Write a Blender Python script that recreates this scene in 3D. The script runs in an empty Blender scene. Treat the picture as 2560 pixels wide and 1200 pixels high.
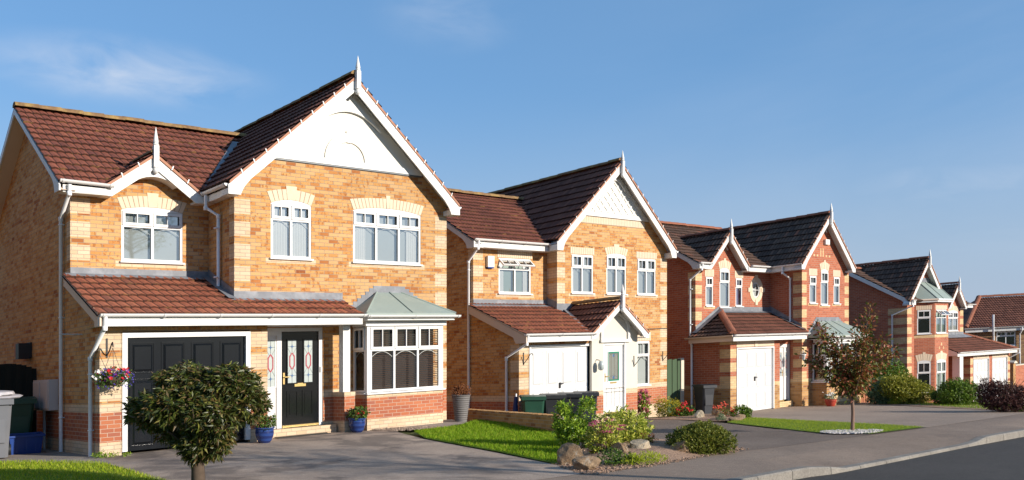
import bpy, bmesh, math, random
import numpy as np
from mathutils import Vector
PI = math.pi
random.seed(7); RNG = np.random.default_rng(11)
SC = bpy.context.scene
COL = SC.collection
SHEAR = 0.069          # the street falls away from the road: houses follow it
SUN_EL, SUN_AZ = math.radians(20), math.radians(21)   # azimuth measured from the house fronts towards +x

# ------------------------------------------------------------------ terrain
FX = [(-60, .6), (-20, -.45), (5, -1.06), (13.2, -1.04), (15.0, -1.50), (20, -1.52), (24, -1.70), (28, -1.78),
      (33, -1.92), (37, -2.4), (41, -2.82), (52, -2.95), (120, -4.5)]
def fx(x):
    if x <= FX[0][0]: return FX[0][1]
    for (a, za), (b, zb) in zip(FX, FX[1:]):
        if x <= b: return za + (zb - za) * (x - a) / (b - a)
    return FX[-1][1]
def gz(x, y):
    p = -.028 * x - .057 * min(y, 8.7)
    if y <= 8.7: return p
    if y <= 16.7: return p + (fx(x) - p) * (y - 8.7) / 8.0
    return fx(x) - .066 * (min(y, 40) - 16.7)

# ------------------------------------------------------------------ materials
def lin(c):
    return tuple((v / 12.92 if v <= .04045 else ((v + .055) / 1.055) ** 2.4) for v in c)
class NT:
    def __init__(s, name):
        s.m = bpy.data.materials.new(name); s.m.use_nodes = True
        s.t = s.m.node_tree; s.n = s.t.nodes; s.l = s.t.links
        s.b = s.n['Principled BSDF']; s.out = s.n['Material Output']
    def new(s, typ, **k):
        n = s.n.new('ShaderNode' + typ)
        for a, v in k.items(): setattr(n, a, v)
        return n
    def put(s, sock, v):
        if hasattr(v, 'is_output') and v.is_output: s.l.new(v, sock)
        else: sock.default_value = v
    def math(s, op, a, b=0., c=None):
        n = s.new('Math', operation=op); s.put(n.inputs[0], a); s.put(n.inputs[1], b)
        if c is not None: s.put(n.inputs[2], c)
        return n.outputs[0]
    def mix(s, f, a, b, mode='MIX'):
        n = s.new('Mix', data_type='RGBA', blend_type=mode)
        s.put(n.inputs[0], f); s.put(n.inputs[6], a if hasattr(a, 'is_output') else (*a, 1)); s.put(n.inputs[7], b if hasattr(b, 'is_output') else (*b, 1))
        return n.outputs[2]
    def ramp(s, f, stops, interp='LINEAR'):
        n = s.new('ValToRGB'); n.color_ramp.interpolation = interp
        e = n.color_ramp.elements
        while len(e) < len(stops): e.new(.5)
        for q, (p, c) in zip(e, stops): q.position = p; q.color = (*c, 1) if len(c) == 3 else c
        s.put(n.inputs[0], f); return n.outputs[0]
    def noise(s, scale, vec=None, detail=3., rough=.55, dist=0.):
        n = s.new('TexNoise'); n.inputs['Scale'].default_value = scale; n.inputs['Detail'].default_value = detail
        n.inputs['Roughness'].default_value = rough; n.inputs['Distortion'].default_value = dist
        if vec is not None: s.l.new(vec, n.inputs['Vector'])
        return n.outputs['Fac']
    def pos(s): return s.new('NewGeometry').outputs['Position']
    def uv(s):
        n = s.new('UVMap'); n.uv_map = 'UVMap'; sp = s.new('SeparateXYZ'); s.l.new(n.outputs[0], sp.inputs[0])
        return n.outputs[0], sp.outputs[0], sp.outputs[1]
    def bump(s, h, strength=.5, dist=.01):
        n = s.new('Bump'); n.inputs['Strength'].default_value = strength; n.inputs['Distance'].default_value = dist
        s.l.new(h, n.inputs['Height']); s.l.new(n.outputs[0], s.b.inputs['Normal'])
    def done(s, col=None, rough=.6, spec=.3, metal=0.):
        if col is not None: s.put(s.b.inputs['Base Color'], col if hasattr(col, 'is_output') else (*col, 1))
        s.put(s.b.inputs['Roughness'], rough); s.b.inputs['Specular IOR Level'].default_value = spec
        s.b.inputs['Metallic'].default_value = metal
        return s.m

def plain(name, col, rough=.5, spec=.4, var=.06, scale=3., metal=0., grime=None, gscale=.8):
    m = NT(name); p = m.pos()
    c = m.mix(m.noise(scale, p), tuple(v * (1 - var) for v in col), tuple(min(1, v * (1 + var)) for v in col))
    if grime:
        f = m.ramp(m.noise(gscale, p, 6, .65), [(.48, (0, 0, 0)), (.75, (1, 1, 1))])
        c = m.mix(m.math('MULTIPLY', f, grime[1]), c, grime[0])
    return m.done(c, rough, spec, metal)

def brick(name, stops, mortar, fleck=None, fleck_amt=.5):
    m = NT(name); uv, u, v = m.uv()
    row = m.math('FLOOR', m.math('DIVIDE', v, .075))
    off = m.math('MULTIPLY', m.math('MODULO', m.math('ADD', row, 400.), 2.), .5)
    cu = m.math('ADD', m.math('DIVIDE', u, .225), off)
    col = m.math('FLOOR', cu)
    fu = m.math('SUBTRACT', cu, col); fv = m.math('SUBTRACT', m.math('DIVIDE', v, .075), row)
    mort = m.math('MAXIMUM', m.math('LESS_THAN', fu, .05), m.math('LESS_THAN', fv, .14))
    cb = m.new('CombineXYZ'); m.put(cb.inputs[0], col); m.put(cb.inputs[1], row)
    wn = m.new('TexWhiteNoise', noise_dimensions='2D'); m.l.new(cb.outputs[0], wn.inputs['Vector'])
    # clusters of darker bricks
    big = m.noise(.9, uv, 2)
    val = m.math('ADD', m.math('MULTIPLY', wn.outputs['Value'], .86), m.math('MULTIPLY', m.math('SUBTRACT', big, .3), .30))
    c = m.ramp(val, stops)
    if fleck:
        mp = m.new('Mapping'); mp.inputs['Scale'].default_value = (14, 9, 1); m.l.new(uv, mp.inputs[0])
        n = m.ramp(m.noise(1., mp.outputs[0], 2, .6), [(.53, (0, 0, 0)), (.62, (1, 1, 1))])
        g = m.math('MULTIPLY', m.math('MULTIPLY', n, fleck_amt), m.math('GREATER_THAN', val, .34))
        c = m.mix(g, c, fleck)
    fine = m.noise(60., uv, 4, .7)
    c = m.mix(.35, c, m.ramp(fine, [(.3, (.55, .55, .55)), (.7, (1.25, 1.25, 1.25))]), 'MULTIPLY')
    stain = m.ramp(m.noise(.5, m.pos(), 5, .6), [(.35, (.84, .83, .82)), (.65, (1.06, 1.05, 1.04))])
    c = m.mix(.8, c, stain, 'MULTIPLY')
    c = m.mix(mort, c, mortar)
    m.bump(m.math('ADD', m.math('SUBTRACT', 1., mort), m.math('MULTIPLY', fine, .3)), .6, .006)
    return m.done(c, .88, .2)

def tile_mat(name, stops, moss, moss_amt=.5):
    m = NT(name); uv, u, v = m.uv()
    row = m.math('FLOOR', v)
    col = m.math('FLOOR', m.math('MULTIPLY', u, 2.))
    cb = m.new('CombineXYZ'); m.put(cb.inputs[0], col); m.put(cb.inputs[1], row)
    wn = m.new('TexWhiteNoise', noise_dimensions='2D'); m.l.new(cb.outputs[0], wn.inputs['Vector'])
    c = m.ramp(wn.outputs['Value'], stops)
    p = m.pos()
    c = m.mix(.55, c, m.ramp(m.noise(9., p, 6, .7), [(.28, (.45, .42, .4)), (.7, (1.35, 1.3, 1.25))]), 'MULTIPLY')
    c = m.mix(.6, c, m.ramp(m.noise(.8, p, 4, .6), [(.35, (.68, .66, .66)), (.65, (1.12, 1.1, 1.08))]), 'MULTIPLY')
    # joints between tiles, darker butt faces, lichen spots along the lower edges
    fr = m.math('FRACT', m.math('MULTIPLY', u, 2.))
    jn = m.math('LESS_THAN', fr, .13)
    c = m.mix(m.math('MULTIPLY', jn, .75), c, (.018, .014, .013))
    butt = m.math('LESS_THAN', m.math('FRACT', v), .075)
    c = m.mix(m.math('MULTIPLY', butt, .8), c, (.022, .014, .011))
    edge = m.math('LESS_THAN', m.math('FRACT', v), .16)
    sp = m.ramp(m.noise(5., p, 5, .7), [(.55, (0, 0, 0)), (.68, (1, 1, 1))])
    c = m.mix(m.math('MULTIPLY', m.math('MULTIPLY', sp, edge), moss_amt), c, moss)
    sp2 = m.ramp(m.noise(26., p, 3, .7), [(.68, (0, 0, 0)), (.74, (1, 1, 1))])
    c = m.mix(m.math('MULTIPLY', sp2, moss_amt * .5), c, (.22, .2, .16))
    m.bump(m.noise(40., p, 4, .7), .35, .01)
    return m.done(c, .85, .2)

def ground_mat(name, a, b, scale=70., blotch=.35, bscale=.6, dark=None, rough=.92, spots=None, bump=.5):
    m = NT(name); p = m.pos()
    c = m.mix(m.ramp(m.noise(scale, p, 3, .8), [(.32, (0, 0, 0)), (.68, (1, 1, 1))]), a, b)
    c = m.mix(blotch, c, m.ramp(m.noise(bscale, p, 6, .62), [(.3, (.55, .55, .56)), (.7, (1.3, 1.3, 1.28))]), 'MULTIPLY')
    c = m.mix(.30, c, m.ramp(m.noise(7., p, 5, .75), [(.3, (.62, .62, .62)), (.7, (1.3, 1.29, 1.28))]), 'MULTIPLY')
    if dark:
        mp = m.new('Mapping'); mp.inputs['Scale'].default_value = dark[2]; m.l.new(p, mp.inputs[0])
        f = m.ramp(m.noise(1., mp.outputs[0], 5, .6, .6), [(.5, (0, 0, 0)), (.6, (1, 1, 1))])
        c = m.mix(m.math('MULTIPLY', f, dark[1]), c, dark[0])
    if spots:
        f = m.ramp(m.noise(spots[2], p, 2, .5), [(.70, (0, 0, 0)), (.74, (1, 1, 1))])
        c = m.mix(m.math('MULTIPLY', f, spots[1]), c, spots[0])
    m.bump(m.noise(scale, p, 3, .8), bump, .01)
    return m.done(c, rough, .2)

def leaf_mat(name, stops, transl=.3, rough=.45, spec=.35):
    m = NT(name); g = m.new('NewGeometry')
    c = m.ramp(g.outputs['Random Per Island'], stops)
    m.done(c, rough, spec)
    tr = m.new('BsdfTranslucent'); m.l.new(c, tr.inputs[0])
    mx = m.new('MixShader'); mx.inputs[0].default_value = transl
    m.l.new(m.b.outputs[0], mx.inputs[1]); m.l.new(tr.outputs[0], mx.inputs[2]); m.l.new(mx.outputs[0], m.out.inputs[0])
    return m.m

def glass_mat(name, tint=(.96, .975, .97), base=.10):
    m = NT(name); g = m.new('BsdfGlossy'); g.inputs['Roughness'].default_value = .03; g.inputs['Color'].default_value = (.9, .95, 1, 1)
    t = m.new('BsdfTransparent'); t.inputs[0].default_value = (*tint, 1)
    f = m.new('Fresnel'); f.inputs[0].default_value = 1.5
    fac = m.math('MINIMUM', m.math('ADD', m.math('MULTIPLY', f.outputs[0], 1.2), base), 1.)
    wob = m.new('Bump'); wob.inputs['Strength'].default_value = .06; wob.inputs['Distance'].default_value = .02
    m.l.new(m.noise(1.7, m.pos(), 1), wob.inputs['Height']); m.l.new(wob.outputs[0], g.inputs['Normal'])
    mx = m.new('MixShader'); m.put(mx.inputs[0], fac); m.l.new(t.outputs[0], mx.inputs[1]); m.l.new(g.outputs[0], mx.inputs[2])
    m.l.new(mx.outputs[0], m.out.inputs[0]); return m.m

BUFF = [(.0, (.58, .36, .175)), (.38, (.565, .325, .132)), (.68, (.54, .282, .096)), (.82, (.49, .222, .070)), (.90, (.40, .155, .050)), (.96, (.30, .10, .036)), (1., (.22, .066, .030))]
MORT = (.30, .235, .17)
M = {}
def mats():
    M['buff'] = brick('buff_brick', BUFF, MORT, (.34, .125, .036), .8)
    M['cream'] = brick('cream_brick', [(.0, (.66, .52, .37)), (.5, (.63, .485, .325)), (1., (.57, .42, .265))], (.36, .29, .22))
    M['mortar'] = plain('mortar', (.30, .23, .16), .9, .1, .1, 9.)
    M['cream_plain'] = plain('cream_voussoir', (.64, .515, .38), .85, .2, .1, 9.)
    M['redplinth'] = brick('red_plinth_brick', [(.0, (.46, .17, .085)), (.5, (.42, .135, .065)), (.85, (.36, .12, .07)), (1., (.27, .12, .10))], (.45, .32, .24))
    M['red'] = brick('red_brick', [(.0, (.45, .155, .085)), (.5, (.41, .13, .07)), (.85, (.36, .11, .06)), (1., (.27, .085, .055))], (.36, .26, .20))
    M['cream2'] = brick('pale_quoin_brick', [(.0, (.68, .50, .28)), (.5, (.63, .45, .24)), (1., (.54, .36, .18))], (.36, .29, .21))
    M['brownbuff'] = brick('brown_buff_brick', [(.0, (.52, .31, .13)), (.5, (.45, .25, .095)), (.8, (.36, .19, .07)), (1., (.24, .09, .045))], (.36, .29, .21))
    M['greybrick'] = brick('tan_brick', [(.0, (.34, .22, .10)), (.5, (.30, .18, .085)), (1., (.2, .1, .06))], (.3, .24, .18))
    M['white'] = plain('white_upvc', (.68, .68, .67), .35, .4, .02, 1.5, grime=((.55, .54, .50), .25), gscale=2.)
    M['trim'] = plain('white_painted_trim', (.66, .66, .64), .45, .35, .03, 2., grime=((.40, .385, .34), .4), gscale=2.2)
    M['soffit'] = plain('soffit_board', (.62, .50, .40), .6, .3, .05)
    M['whitepipe'] = plain('white_pvc_pipe', (.76, .77, .79), .35, .45, .03, 2., grime=((.5, .5, .5), .3), gscale=3.)
    M['render'] = plain('cream_render', (.70, .67, .60), .8, .2, .03, 2.)
    M['render2'] = plain('grey_cream_render', (.60, .56, .48), .85, .2, .04, 2., grime=((.45, .41, .35), .3), gscale=1.5)
    M['lead'] = plain('lead_flashing', (.17, .18, .20), .55, .4, .25, 6., grime=((.36, .37, .39), .6), gscale=3.)
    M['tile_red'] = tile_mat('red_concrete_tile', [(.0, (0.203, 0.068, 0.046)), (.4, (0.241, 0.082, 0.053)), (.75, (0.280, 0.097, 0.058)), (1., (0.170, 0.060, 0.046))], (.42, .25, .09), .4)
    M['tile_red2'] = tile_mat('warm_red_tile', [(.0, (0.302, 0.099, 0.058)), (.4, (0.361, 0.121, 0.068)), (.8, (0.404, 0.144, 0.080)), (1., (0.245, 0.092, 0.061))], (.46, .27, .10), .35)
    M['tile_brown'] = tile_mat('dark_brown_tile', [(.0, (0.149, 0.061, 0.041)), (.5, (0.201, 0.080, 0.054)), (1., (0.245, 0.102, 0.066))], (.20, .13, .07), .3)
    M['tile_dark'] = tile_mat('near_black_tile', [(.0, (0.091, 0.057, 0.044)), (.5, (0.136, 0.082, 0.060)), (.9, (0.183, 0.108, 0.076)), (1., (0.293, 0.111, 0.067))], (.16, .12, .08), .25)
    M['ridge_moss'] = plain('mossy_ridge_tile', (.20, .12, .06), .9, .2, .6, 9., grime=((.40, .28, .09), .85), gscale=3.5)
    M['ridge_red'] = plain('terracotta_ridge_tile', (.26, .10, .06), .85, .2, .4, 5.)
    M['verge'] = plain('terracotta_undercloak', (.40, .20, .13), .85, .2, .15, 6.)
    M['bayroof'] = plain('grey_green_sheet', (.24, .29, .26), .5, .4, .1, 1.2, grime=((.34, .38, .33), .5), gscale=2.)
    M['black'] = plain('black_gloss_paint', (.008, .009, .010), .14, .5, .2, 2.)
    M['garageblack'] = plain('charcoal_garage_paint', (.006, .008, .011), .14, .55, .25, 1.5)
    M['brass'] = plain('brass', (.70, .50, .20), .3, .5, .1, 4., metal=.7)
    M['iron'] = plain('black_iron', (.02, .02, .022), .5, .4)
    M['glass'] = glass_mat('window_glass', base=.07); M['glass_upper'] = glass_mat('upper_window_glass', base=.30)
    M['curtain'] = plain('net_curtain', (.56, .60, .60), .9, .1, .05, 6.)
    M['curtain_white'] = plain('white_curtain', (.66, .67, .65), .9, .1, .05, 5.)
    M['blindgrey'] = plain('grey_blind', (.42, .455, .45), .8, .2, .04, 1.)
    M['greencurtain'] = plain('pale_green_curtain', (.30, .37, .33), .9, .1, .1, 4.)
    M['purple'] = plain('purple_curtain', (.16, .13, .25), .9, .1, .1, 4.)
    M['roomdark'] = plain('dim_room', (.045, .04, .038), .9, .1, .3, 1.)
    M['woodblind'] = plain('brown_wood_blind', (.26, .12, .055), .5, .3, .3, 6.)
    M['doorglass'] = plain('dim_door_glass', (.15, .145, .115), .15, .6, .2, 12.)
    M['frosted'] = plain('frosted_glass', (.40, .45, .44), .25, .5, .12, 30.)
    M['leadred'] = plain('red_stained_glass', (.34, .05, .07), .3, .5)
    M['leadblue'] = plain('blue_stained_glass', (.06, .12, .24), .3, .5)
    M['leadcame'] = plain('lead_came', (.10, .12, .14), .4, .5)
    M['greenglass'] = plain('green_border_glass', (.02, .20, .12), .3, .5)
    M['asphalt'] = ground_mat('road_asphalt', (0.041, 0.038, 0.035), (0.090, 0.082, 0.074), 55., .35, .5)
    M['pavement'] = ground_mat('pavement_asphalt', (0.150, 0.113, 0.086), (0.331, 0.255, 0.198), 60., .4, .7, rough=.95)
    M['drive1'] = ground_mat('worn_drive_asphalt', (0.225, 0.178, 0.141), (0.508, 0.404, 0.323), 60., .5, .6, dark=((.075, .066, .062), .6, (.7, .6, 1.)))
    M['drive2'] = ground_mat('dark_drive_asphalt', (0.108, 0.084, 0.068), (0.234, 0.184, 0.149), 60., .4, .6, spots=((.24, .2, .13), .6, 9.))
    M['drive3'] = ground_mat('brown_drive_asphalt', (0.202, 0.155, 0.120), (0.418, 0.328, 0.255), 55., .4, .5, spots=((.26, .19, .1), .7, 7.))
    M['kerb'] = ground_mat('concrete_kerb', (.17, .155, .135), (.28, .258, .225), 40., .5, 1.2, spots=((.2, .19, .17), .5, 3.))
    M['slab'] = ground_mat('paving_slab', (.22, .19, .165), (.34, .30, .26), 40., .5, 1.2)
    M['soil'] = ground_mat('bark_mulch_soil', (0.161, 0.098, 0.063), (0.460, 0.310, 0.218), 38., .5, 1.2, bump=1.)
    M['turf'] = ground_mat('turf_base', (.06, .115, .008), (.14, .22, .015), 30., .45, .9)
    M['gravel'] = ground_mat('brown_gravel', (.16, .11, .08), (.48, .38, .29), 34., .4, 1., bump=1.)
    M['whitestone'] = plain('white_stone_chip', (.52, .48, .45), .8, .2, .2, 9.)
    M['earth'] = ground_mat('rough_grass_ground', (.05, .07, .02), (.13, .13, .05), 8., .5, .3)
    M['grassblade'] = leaf_mat('grass_blade', [(.0, (.10, .20, .006)), (.5, (.18, .32, .010)), (.85, (.27, .39, .015)), (1., (.40, .40, .06))], .35, .6, .2)
    M['grassdry'] = leaf_mat('pale_grass_blade', [(.0, (.17, .26, .010)), (.5, (.27, .37, .015)), (.85, (.37, .42, .03)), (1., (.50, .45, .10))], .35, .6, .2)  # paler, yellower blades than grassblade
    M['rock'] = rock_mat('sandstone_rock', (.21, .135, .08), (.40, .28, .17), (.45, .42, .36))
    M['rockpale'] = rock_mat('pale_lichen_rock', (.30, .23, .15), (.50, .43, .32), (.56, .53, .46))
    M['bark'] = plain('bark', (.08, .058, .042), .9, .2, .4, 14.)
    M['barkred'] = plain('smooth_bark', (.20, .125, .09), .8, .2, .3, 14.)
    M['fence_green'] = wood('green_stained_board', (.045, .075, .042), (.075, .115, .065))
    M['fence_dark'] = wood('dark_stained_board', (.012, .013, .010), (.026, .026, .02))
    M['fence_brown'] = wood('brown_fence_board', (.26, .10, .05), (.38, .16, .085))
    M['post'] = plain('concrete_post', (.58, .52, .42), .9, .2, .12, 6.)
    M['binblack'] = plain('black_bin_plastic', (.018, .020, .022), .45, .4, .3, 5.)
    M['bingrey'] = plain('grey_bin_plastic', (.13, .135, .15), .5, .4, .12, 3., grime=((.20, .20, .20), .4))
    M['bincharcoal'] = plain('charcoal_bin_plastic', (.020, .023, .029), .5, .4, .2, 4.)
    M['bingreen'] = plain('green_bin_plastic', (.012, .055, .032), .4, .45, .3, 3.)
    M['boxblue'] = plain('blue_box_plastic', (.010, .045, .22), .4, .45, .2, 3.)
    M['binbag'] = plain('crumpled_liner', (.42, .40, .42), .45, .4, .25, 20.)
    M['potblue'] = NT('blue_glaze').done((.02, .05, .19), .2, .5)
    M['potnavy'] = NT('navy_glaze').done((.012, .025, .11), .2, .6)
    M['potgrey'] = plain('grey_ribbed_planter', (.15, .14, .135), .7, .3, .15, 6.)
    M['terracotta'] = plain('glazed_red_pot', (.36, .05, .03), .4, .4, .2, 5.)
    M['dish'] = plain('weathered_dish', (.42, .38, .34), .6, .3, .15, 3.)
    M['dishdark'] = plain('dark_mesh_dish', (.07, .08, .075), .6, .3, .2, 3.)
    M['meter'] = plain('meter_cabinet', (.55, .49, .46), .6, .3, .05)
    M['navy'] = plain('navy_cover', (.012, .02, .09), .5, .4)

def rock_mat(name, a, b, li):
    m = NT(name); p = m.pos()
    c = m.mix(m.ramp(m.noise(5., p, 8, .7), [(.3, (0, 0, 0)), (.7, (1, 1, 1))]), a, b)
    c = m.mix(m.math('MULTIPLY', m.ramp(m.noise(9., p, 6, .7), [(.55, (0, 0, 0)), (.65, (1, 1, 1))]), .7), c, li)
    c = m.mix(.5, c, m.ramp(m.noise(3., p, 5, .7), [(.3, (.5, .48, .45)), (.6, (1.1, 1.1, 1.1))]), 'MULTIPLY')
    m.bump(m.noise(14., p, 8, .75), .9, .04)
    return m.done(c, .92, .2)
def wood(name, a, b):
    m = NT(name); uv, u, v = m.uv(); mp = m.new('Mapping'); mp.inputs['Scale'].default_value = (30, 1.5, 1); m.l.new(uv, mp.inputs[0])
    c = m.mix(m.noise(1., mp.outputs[0], 5, .65), a, b)
    return m.done(c, .85, .2)
# ------------------------------------------------------------------ builder
def tag(o, label=None, cat=None, group=None, kind=None):
    for k, v in (('label', label), ('category', cat), ('group', group), ('kind', kind)):
        if v: o[k] = v
    return o
class Root:
    """A thing: an Empty at its base; its meshes are children. Coordinates given to builders are world x, y and local z."""
    def __init__(s, name, label, cat, x, y, g, group=None, shear=False):
        s.x, s.y, s.g, s.sh = x, y, g, SHEAR if shear else 0.
        s.o = bpy.data.objects.new(name, None); COL.objects.link(s.o); s.o.location = (x, y, g)
        s.o.empty_display_size = .2
        tag(s.o, label, cat, group)
    def mb(s): return MB(s)

class MB:
    def __init__(s, root=None):
        s.r = root; s.v = []; s.f = []; s.fm = []; s.fuv = []; s.mats = []; s.smooth = []
        s.fr = (0., 0., 1., 0.)
    def frame(s, fr): s.fr = fr; return s
    def mi(s, m):
        if m not in s.mats: s.mats.append(m)
        return s.mats.index(m)
    def P(s, a, d, z):
        ox, oy, ax, ay = s.fr
        return (ox + a * ax + d * ay, oy + a * ay - d * ax, z)
    def face(s, pts, mat, uv=None, smooth=False):
        i = len(s.v); s.v += [tuple(p) for p in pts]
        s.f.append(tuple(range(i, i + len(pts)))); s.fm.append(s.mi(mat)); s.fuv.append(uv); s.smooth.append(smooth)
    def mesh(s, verts, faces, mat, smooth=False, uvs=None):
        i = len(s.v); s.v += [tuple(p) for p in verts]; k = s.mi(mat)
        for q, f in enumerate(faces):
            s.f.append(tuple(i + j for j in f)); s.fm.append(k); s.fuv.append(uvs[q] if uvs else None); s.smooth.append(smooth)
    def box(s, a0, a1, d0, d1, z0, z1, mat):
        v = [s.P(a, d, z) for a in (a0, a1) for d in (d0, d1) for z in (z0, z1)]
        s.mesh(v, [(0, 1, 3, 2), (4, 6, 7, 5), (0, 4, 5, 1), (2, 3, 7, 6), (0, 2, 6, 4), (1, 5, 7, 3)], mat)
    def prism(s, poly, d0, d1, mat, smooth=False):
        n = len(poly); v = [s.P(a, d0, z) for a, z in poly] + [s.P(a, d1, z) for a, z in poly]
        s.mesh(v, [tuple(range(n))[::-1], tuple(range(n, 2 * n))] , mat)
        s.mesh(v, [(i, (i + 1) % n, n + (i + 1) % n, n + i) for i in range(n)], mat, smooth)
    def strip(s, outer, inner, d0, d1, mat):
        """Band between two polylines of equal length in the (a, z) plane."""
        for i in range(len(outer) - 1):
            s.prism([outer[i], outer[i + 1], inner[i + 1], inner[i]], d0, d1, mat)
    def quad3(s, pts, mat, uv=None): s.face([s.P(*p) for p in pts], mat, uv)
    def tube(s, pts, r, mat, n=8, world=False, cap=True, radii=None):
        P = [Vector(p if world else s.P(*p)) for p in pts]; rings = []; prev = None
        for i, p in enumerate(P):
            t = (P[min(i + 1, len(P) - 1)] - P[max(i - 1, 0)]).normalized()
            if prev is None:
                prev = t.orthogonal().normalized() if abs(t.z) < .99 else Vector((1, 0, 0))
            u = (prev - t * prev.dot(t)).normalized(); w = t.cross(u); prev = u
            rr = radii[i] if radii else r
            rings.append([p + (u * math.cos(2 * PI * k / n) + w * math.sin(2 * PI * k / n)) * rr for k in range(n)])
        v = [q for R in rings for q in R]
        f = [(i * n + k, i * n + (k + 1) % n, (i + 1) * n + (k + 1) % n, (i + 1) * n + k) for i in range(len(P) - 1) for k in range(n)]
        s.mesh(v, f, mat, True)
        if cap:
            s.mesh(v, [tuple(range(n))[::-1], tuple(range(len(v) - n, len(v)))], mat)
    def lathe(s, c, prof, mat, n=20, smooth=True, sx=1., sy=1.):
        """prof: list of (radius, z); c: world x, y and local z of the axis foot."""
        v = [(c[0] + r * math.cos(2 * PI * k / n) * sx, c[1] + r * math.sin(2 * PI * k / n) * sy, c[2] + z) for r, z in prof for k in range(n)]
        f = [(i * n + k, i * n + (k + 1) % n, (i + 1) * n + (k + 1) % n, (i + 1) * n + k) for i in range(len(prof) - 1) for k in range(n)]
        s.mesh(v, f, mat, smooth)
        s.mesh(v, [tuple(range(n))[::-1], tuple(range(len(v) - n, len(v)))], mat)
    def build(s, name, parent=None, label=None, bevel=0.):
        me = bpy.data.meshes.new(name)
        r = s.r
        if r: V = [(x - r.x, y - r.y, z - r.sh * (y - r.y)) for x, y, z in s.v]
        else: V = s.v
        me.from_pydata(V, [], s.f)
        for m in s.mats: me.materials.append(M[m])
        me.polygons.foreach_set('material_index', s.fm); me.polygons.foreach_set('use_smooth', s.smooth)
        uvl = me.uv_layers.new(name='UVMap'); data = []
        for f, uv in zip(s.f, s.fuv):
            if uv: data += [c for q in uv for c in q]; continue
            p = [s.v[i] for i in f]
            nx = ny = nz = 0.
            for i in range(len(p)):
                a, b = p[i], p[(i + 1) % len(p)]
                nx += (a[1] - b[1]) * (a[2] + b[2]); ny += (a[2] - b[2]) * (a[0] + b[0]); nz += (a[0] - b[0]) * (a[1] + b[1])
            h = math.hypot(nx, ny)
            if abs(nz) > 2.5 * h: data += [c for q in p for c in (q[0], q[1])]
            else:
                tx, ty = (-ny / h, nx / h) if h > 1e-9 else (1, 0)
                if abs(tx) > .95: tx, ty = 1, 0
                elif abs(ty) > .95: tx, ty = 0, 1
                data += [c for q in p for c in (q[0] * tx + q[1] * ty, q[2])]
        uvl.data.foreach_set('uv', data)
        me.update()
        o = bpy.data.objects.new(name, me); COL.objects.link(o)
        if parent is None and r: parent = r.o
        if parent is not None: o.parent = parent
        if label: o['label'] = label
        if bevel:
            b = o.modifiers.new('Bevel', 'BEVEL'); b.width = bevel; b.segments = 2; b.limit_method = 'ANGLE'; b.angle_limit = .6
        return o

def clip_poly(poly, hp):
    for (n0, n1, c) in hp:                     # keep n.p <= c
        out = []
        for i in range(len(poly)):
            p, q = poly[i], poly[(i + 1) % len(poly)]
            dp, dq = n0 * p[0] + n1 * p[1] - c, n0 * q[0] + n1 * q[1] - c
            if dp <= 0: out.append(p)
            if (dp < 0 < dq) or (dq < 0 < dp):
                t = dp / (dp - dq); out.append((p[0] + (q[0] - p[0]) * t, p[1] + (q[1] - p[1]) * t))
        poly = out
        if len(poly) < 3: return []
    return poly

def wall(mb, a0, a1, z0, z1, base, regions=(), openings=(), cuts=(), d=0., reveal=.11):
    A = sorted({a0, a1, *[min(max(v, a0), a1) for r in list(regions) + list(openings) for v in r[:2]]})
    Z = sorted({z0, z1, *[min(max(v, z0), z1) for r in list(regions) + list(openings) for v in r[2:4]]})
    for i in range(len(A) - 1):
        for j in range(len(Z) - 1):
            if A[i + 1] - A[i] < 1e-5 or Z[j + 1] - Z[j] < 1e-5: continue
            ca, cz = (A[i] + A[i + 1]) / 2, (Z[j] + Z[j + 1]) / 2
            if any(o[0] < ca < o[1] and o[2] < cz < o[3] for o in openings): continue
            mat = base
            for r in regions:
                if r[0] < ca < r[1] and r[2] < cz < r[3]: mat = r[4]
            poly = clip_poly([(A[i], Z[j]), (A[i + 1], Z[j]), (A[i + 1], Z[j + 1]), (A[i], Z[j + 1])], cuts)
            if poly: mb.face([mb.P(a, d, z) for a, z in poly], mat)
    for o in openings:
        x0, x1, y0, y1 = o[:4]
        for p, q in (((x0, y0), (x0, y1)), ((x1, y0), (x1, y1)), ((x0, y1), (x1, y1)), ((x0, y0), (x1, y0))):
            mb.face([mb.P(p[0], d, p[1]), mb.P(q[0], d, q[1]), mb.P(q[0], d - reveal, q[1]), mb.P(p[0], d - reveal, p[1])], base)

def quoin(a0, a1, z0, z1, top, mat='cream'):
    """Pale blocks of four courses with two courses between; top = z of one block's top."""
    out = []; t = top + .45 * math.ceil((z1 - top) / .45)
    while t > z0:
        lo, hi = max(z0, t - .30), min(z1, t)
        if hi > lo + .01: out.append((a0, a1, lo, hi, mat))
        t -= .45
    return out
def plinth(a0, a1): return [(a0, a1, -3, .21, 'cream'), (a0, a1, .21, .735, 'redplinth'), (a0, a1, .735, .885, 'cream')]

def arc(a0, a1, z, rise, n=12):
    return [(a0 + (a1 - a0) * i / n, z + rise * (1 - (2 * i / n - 1) ** 2)) for i in range(n + 1)]

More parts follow.
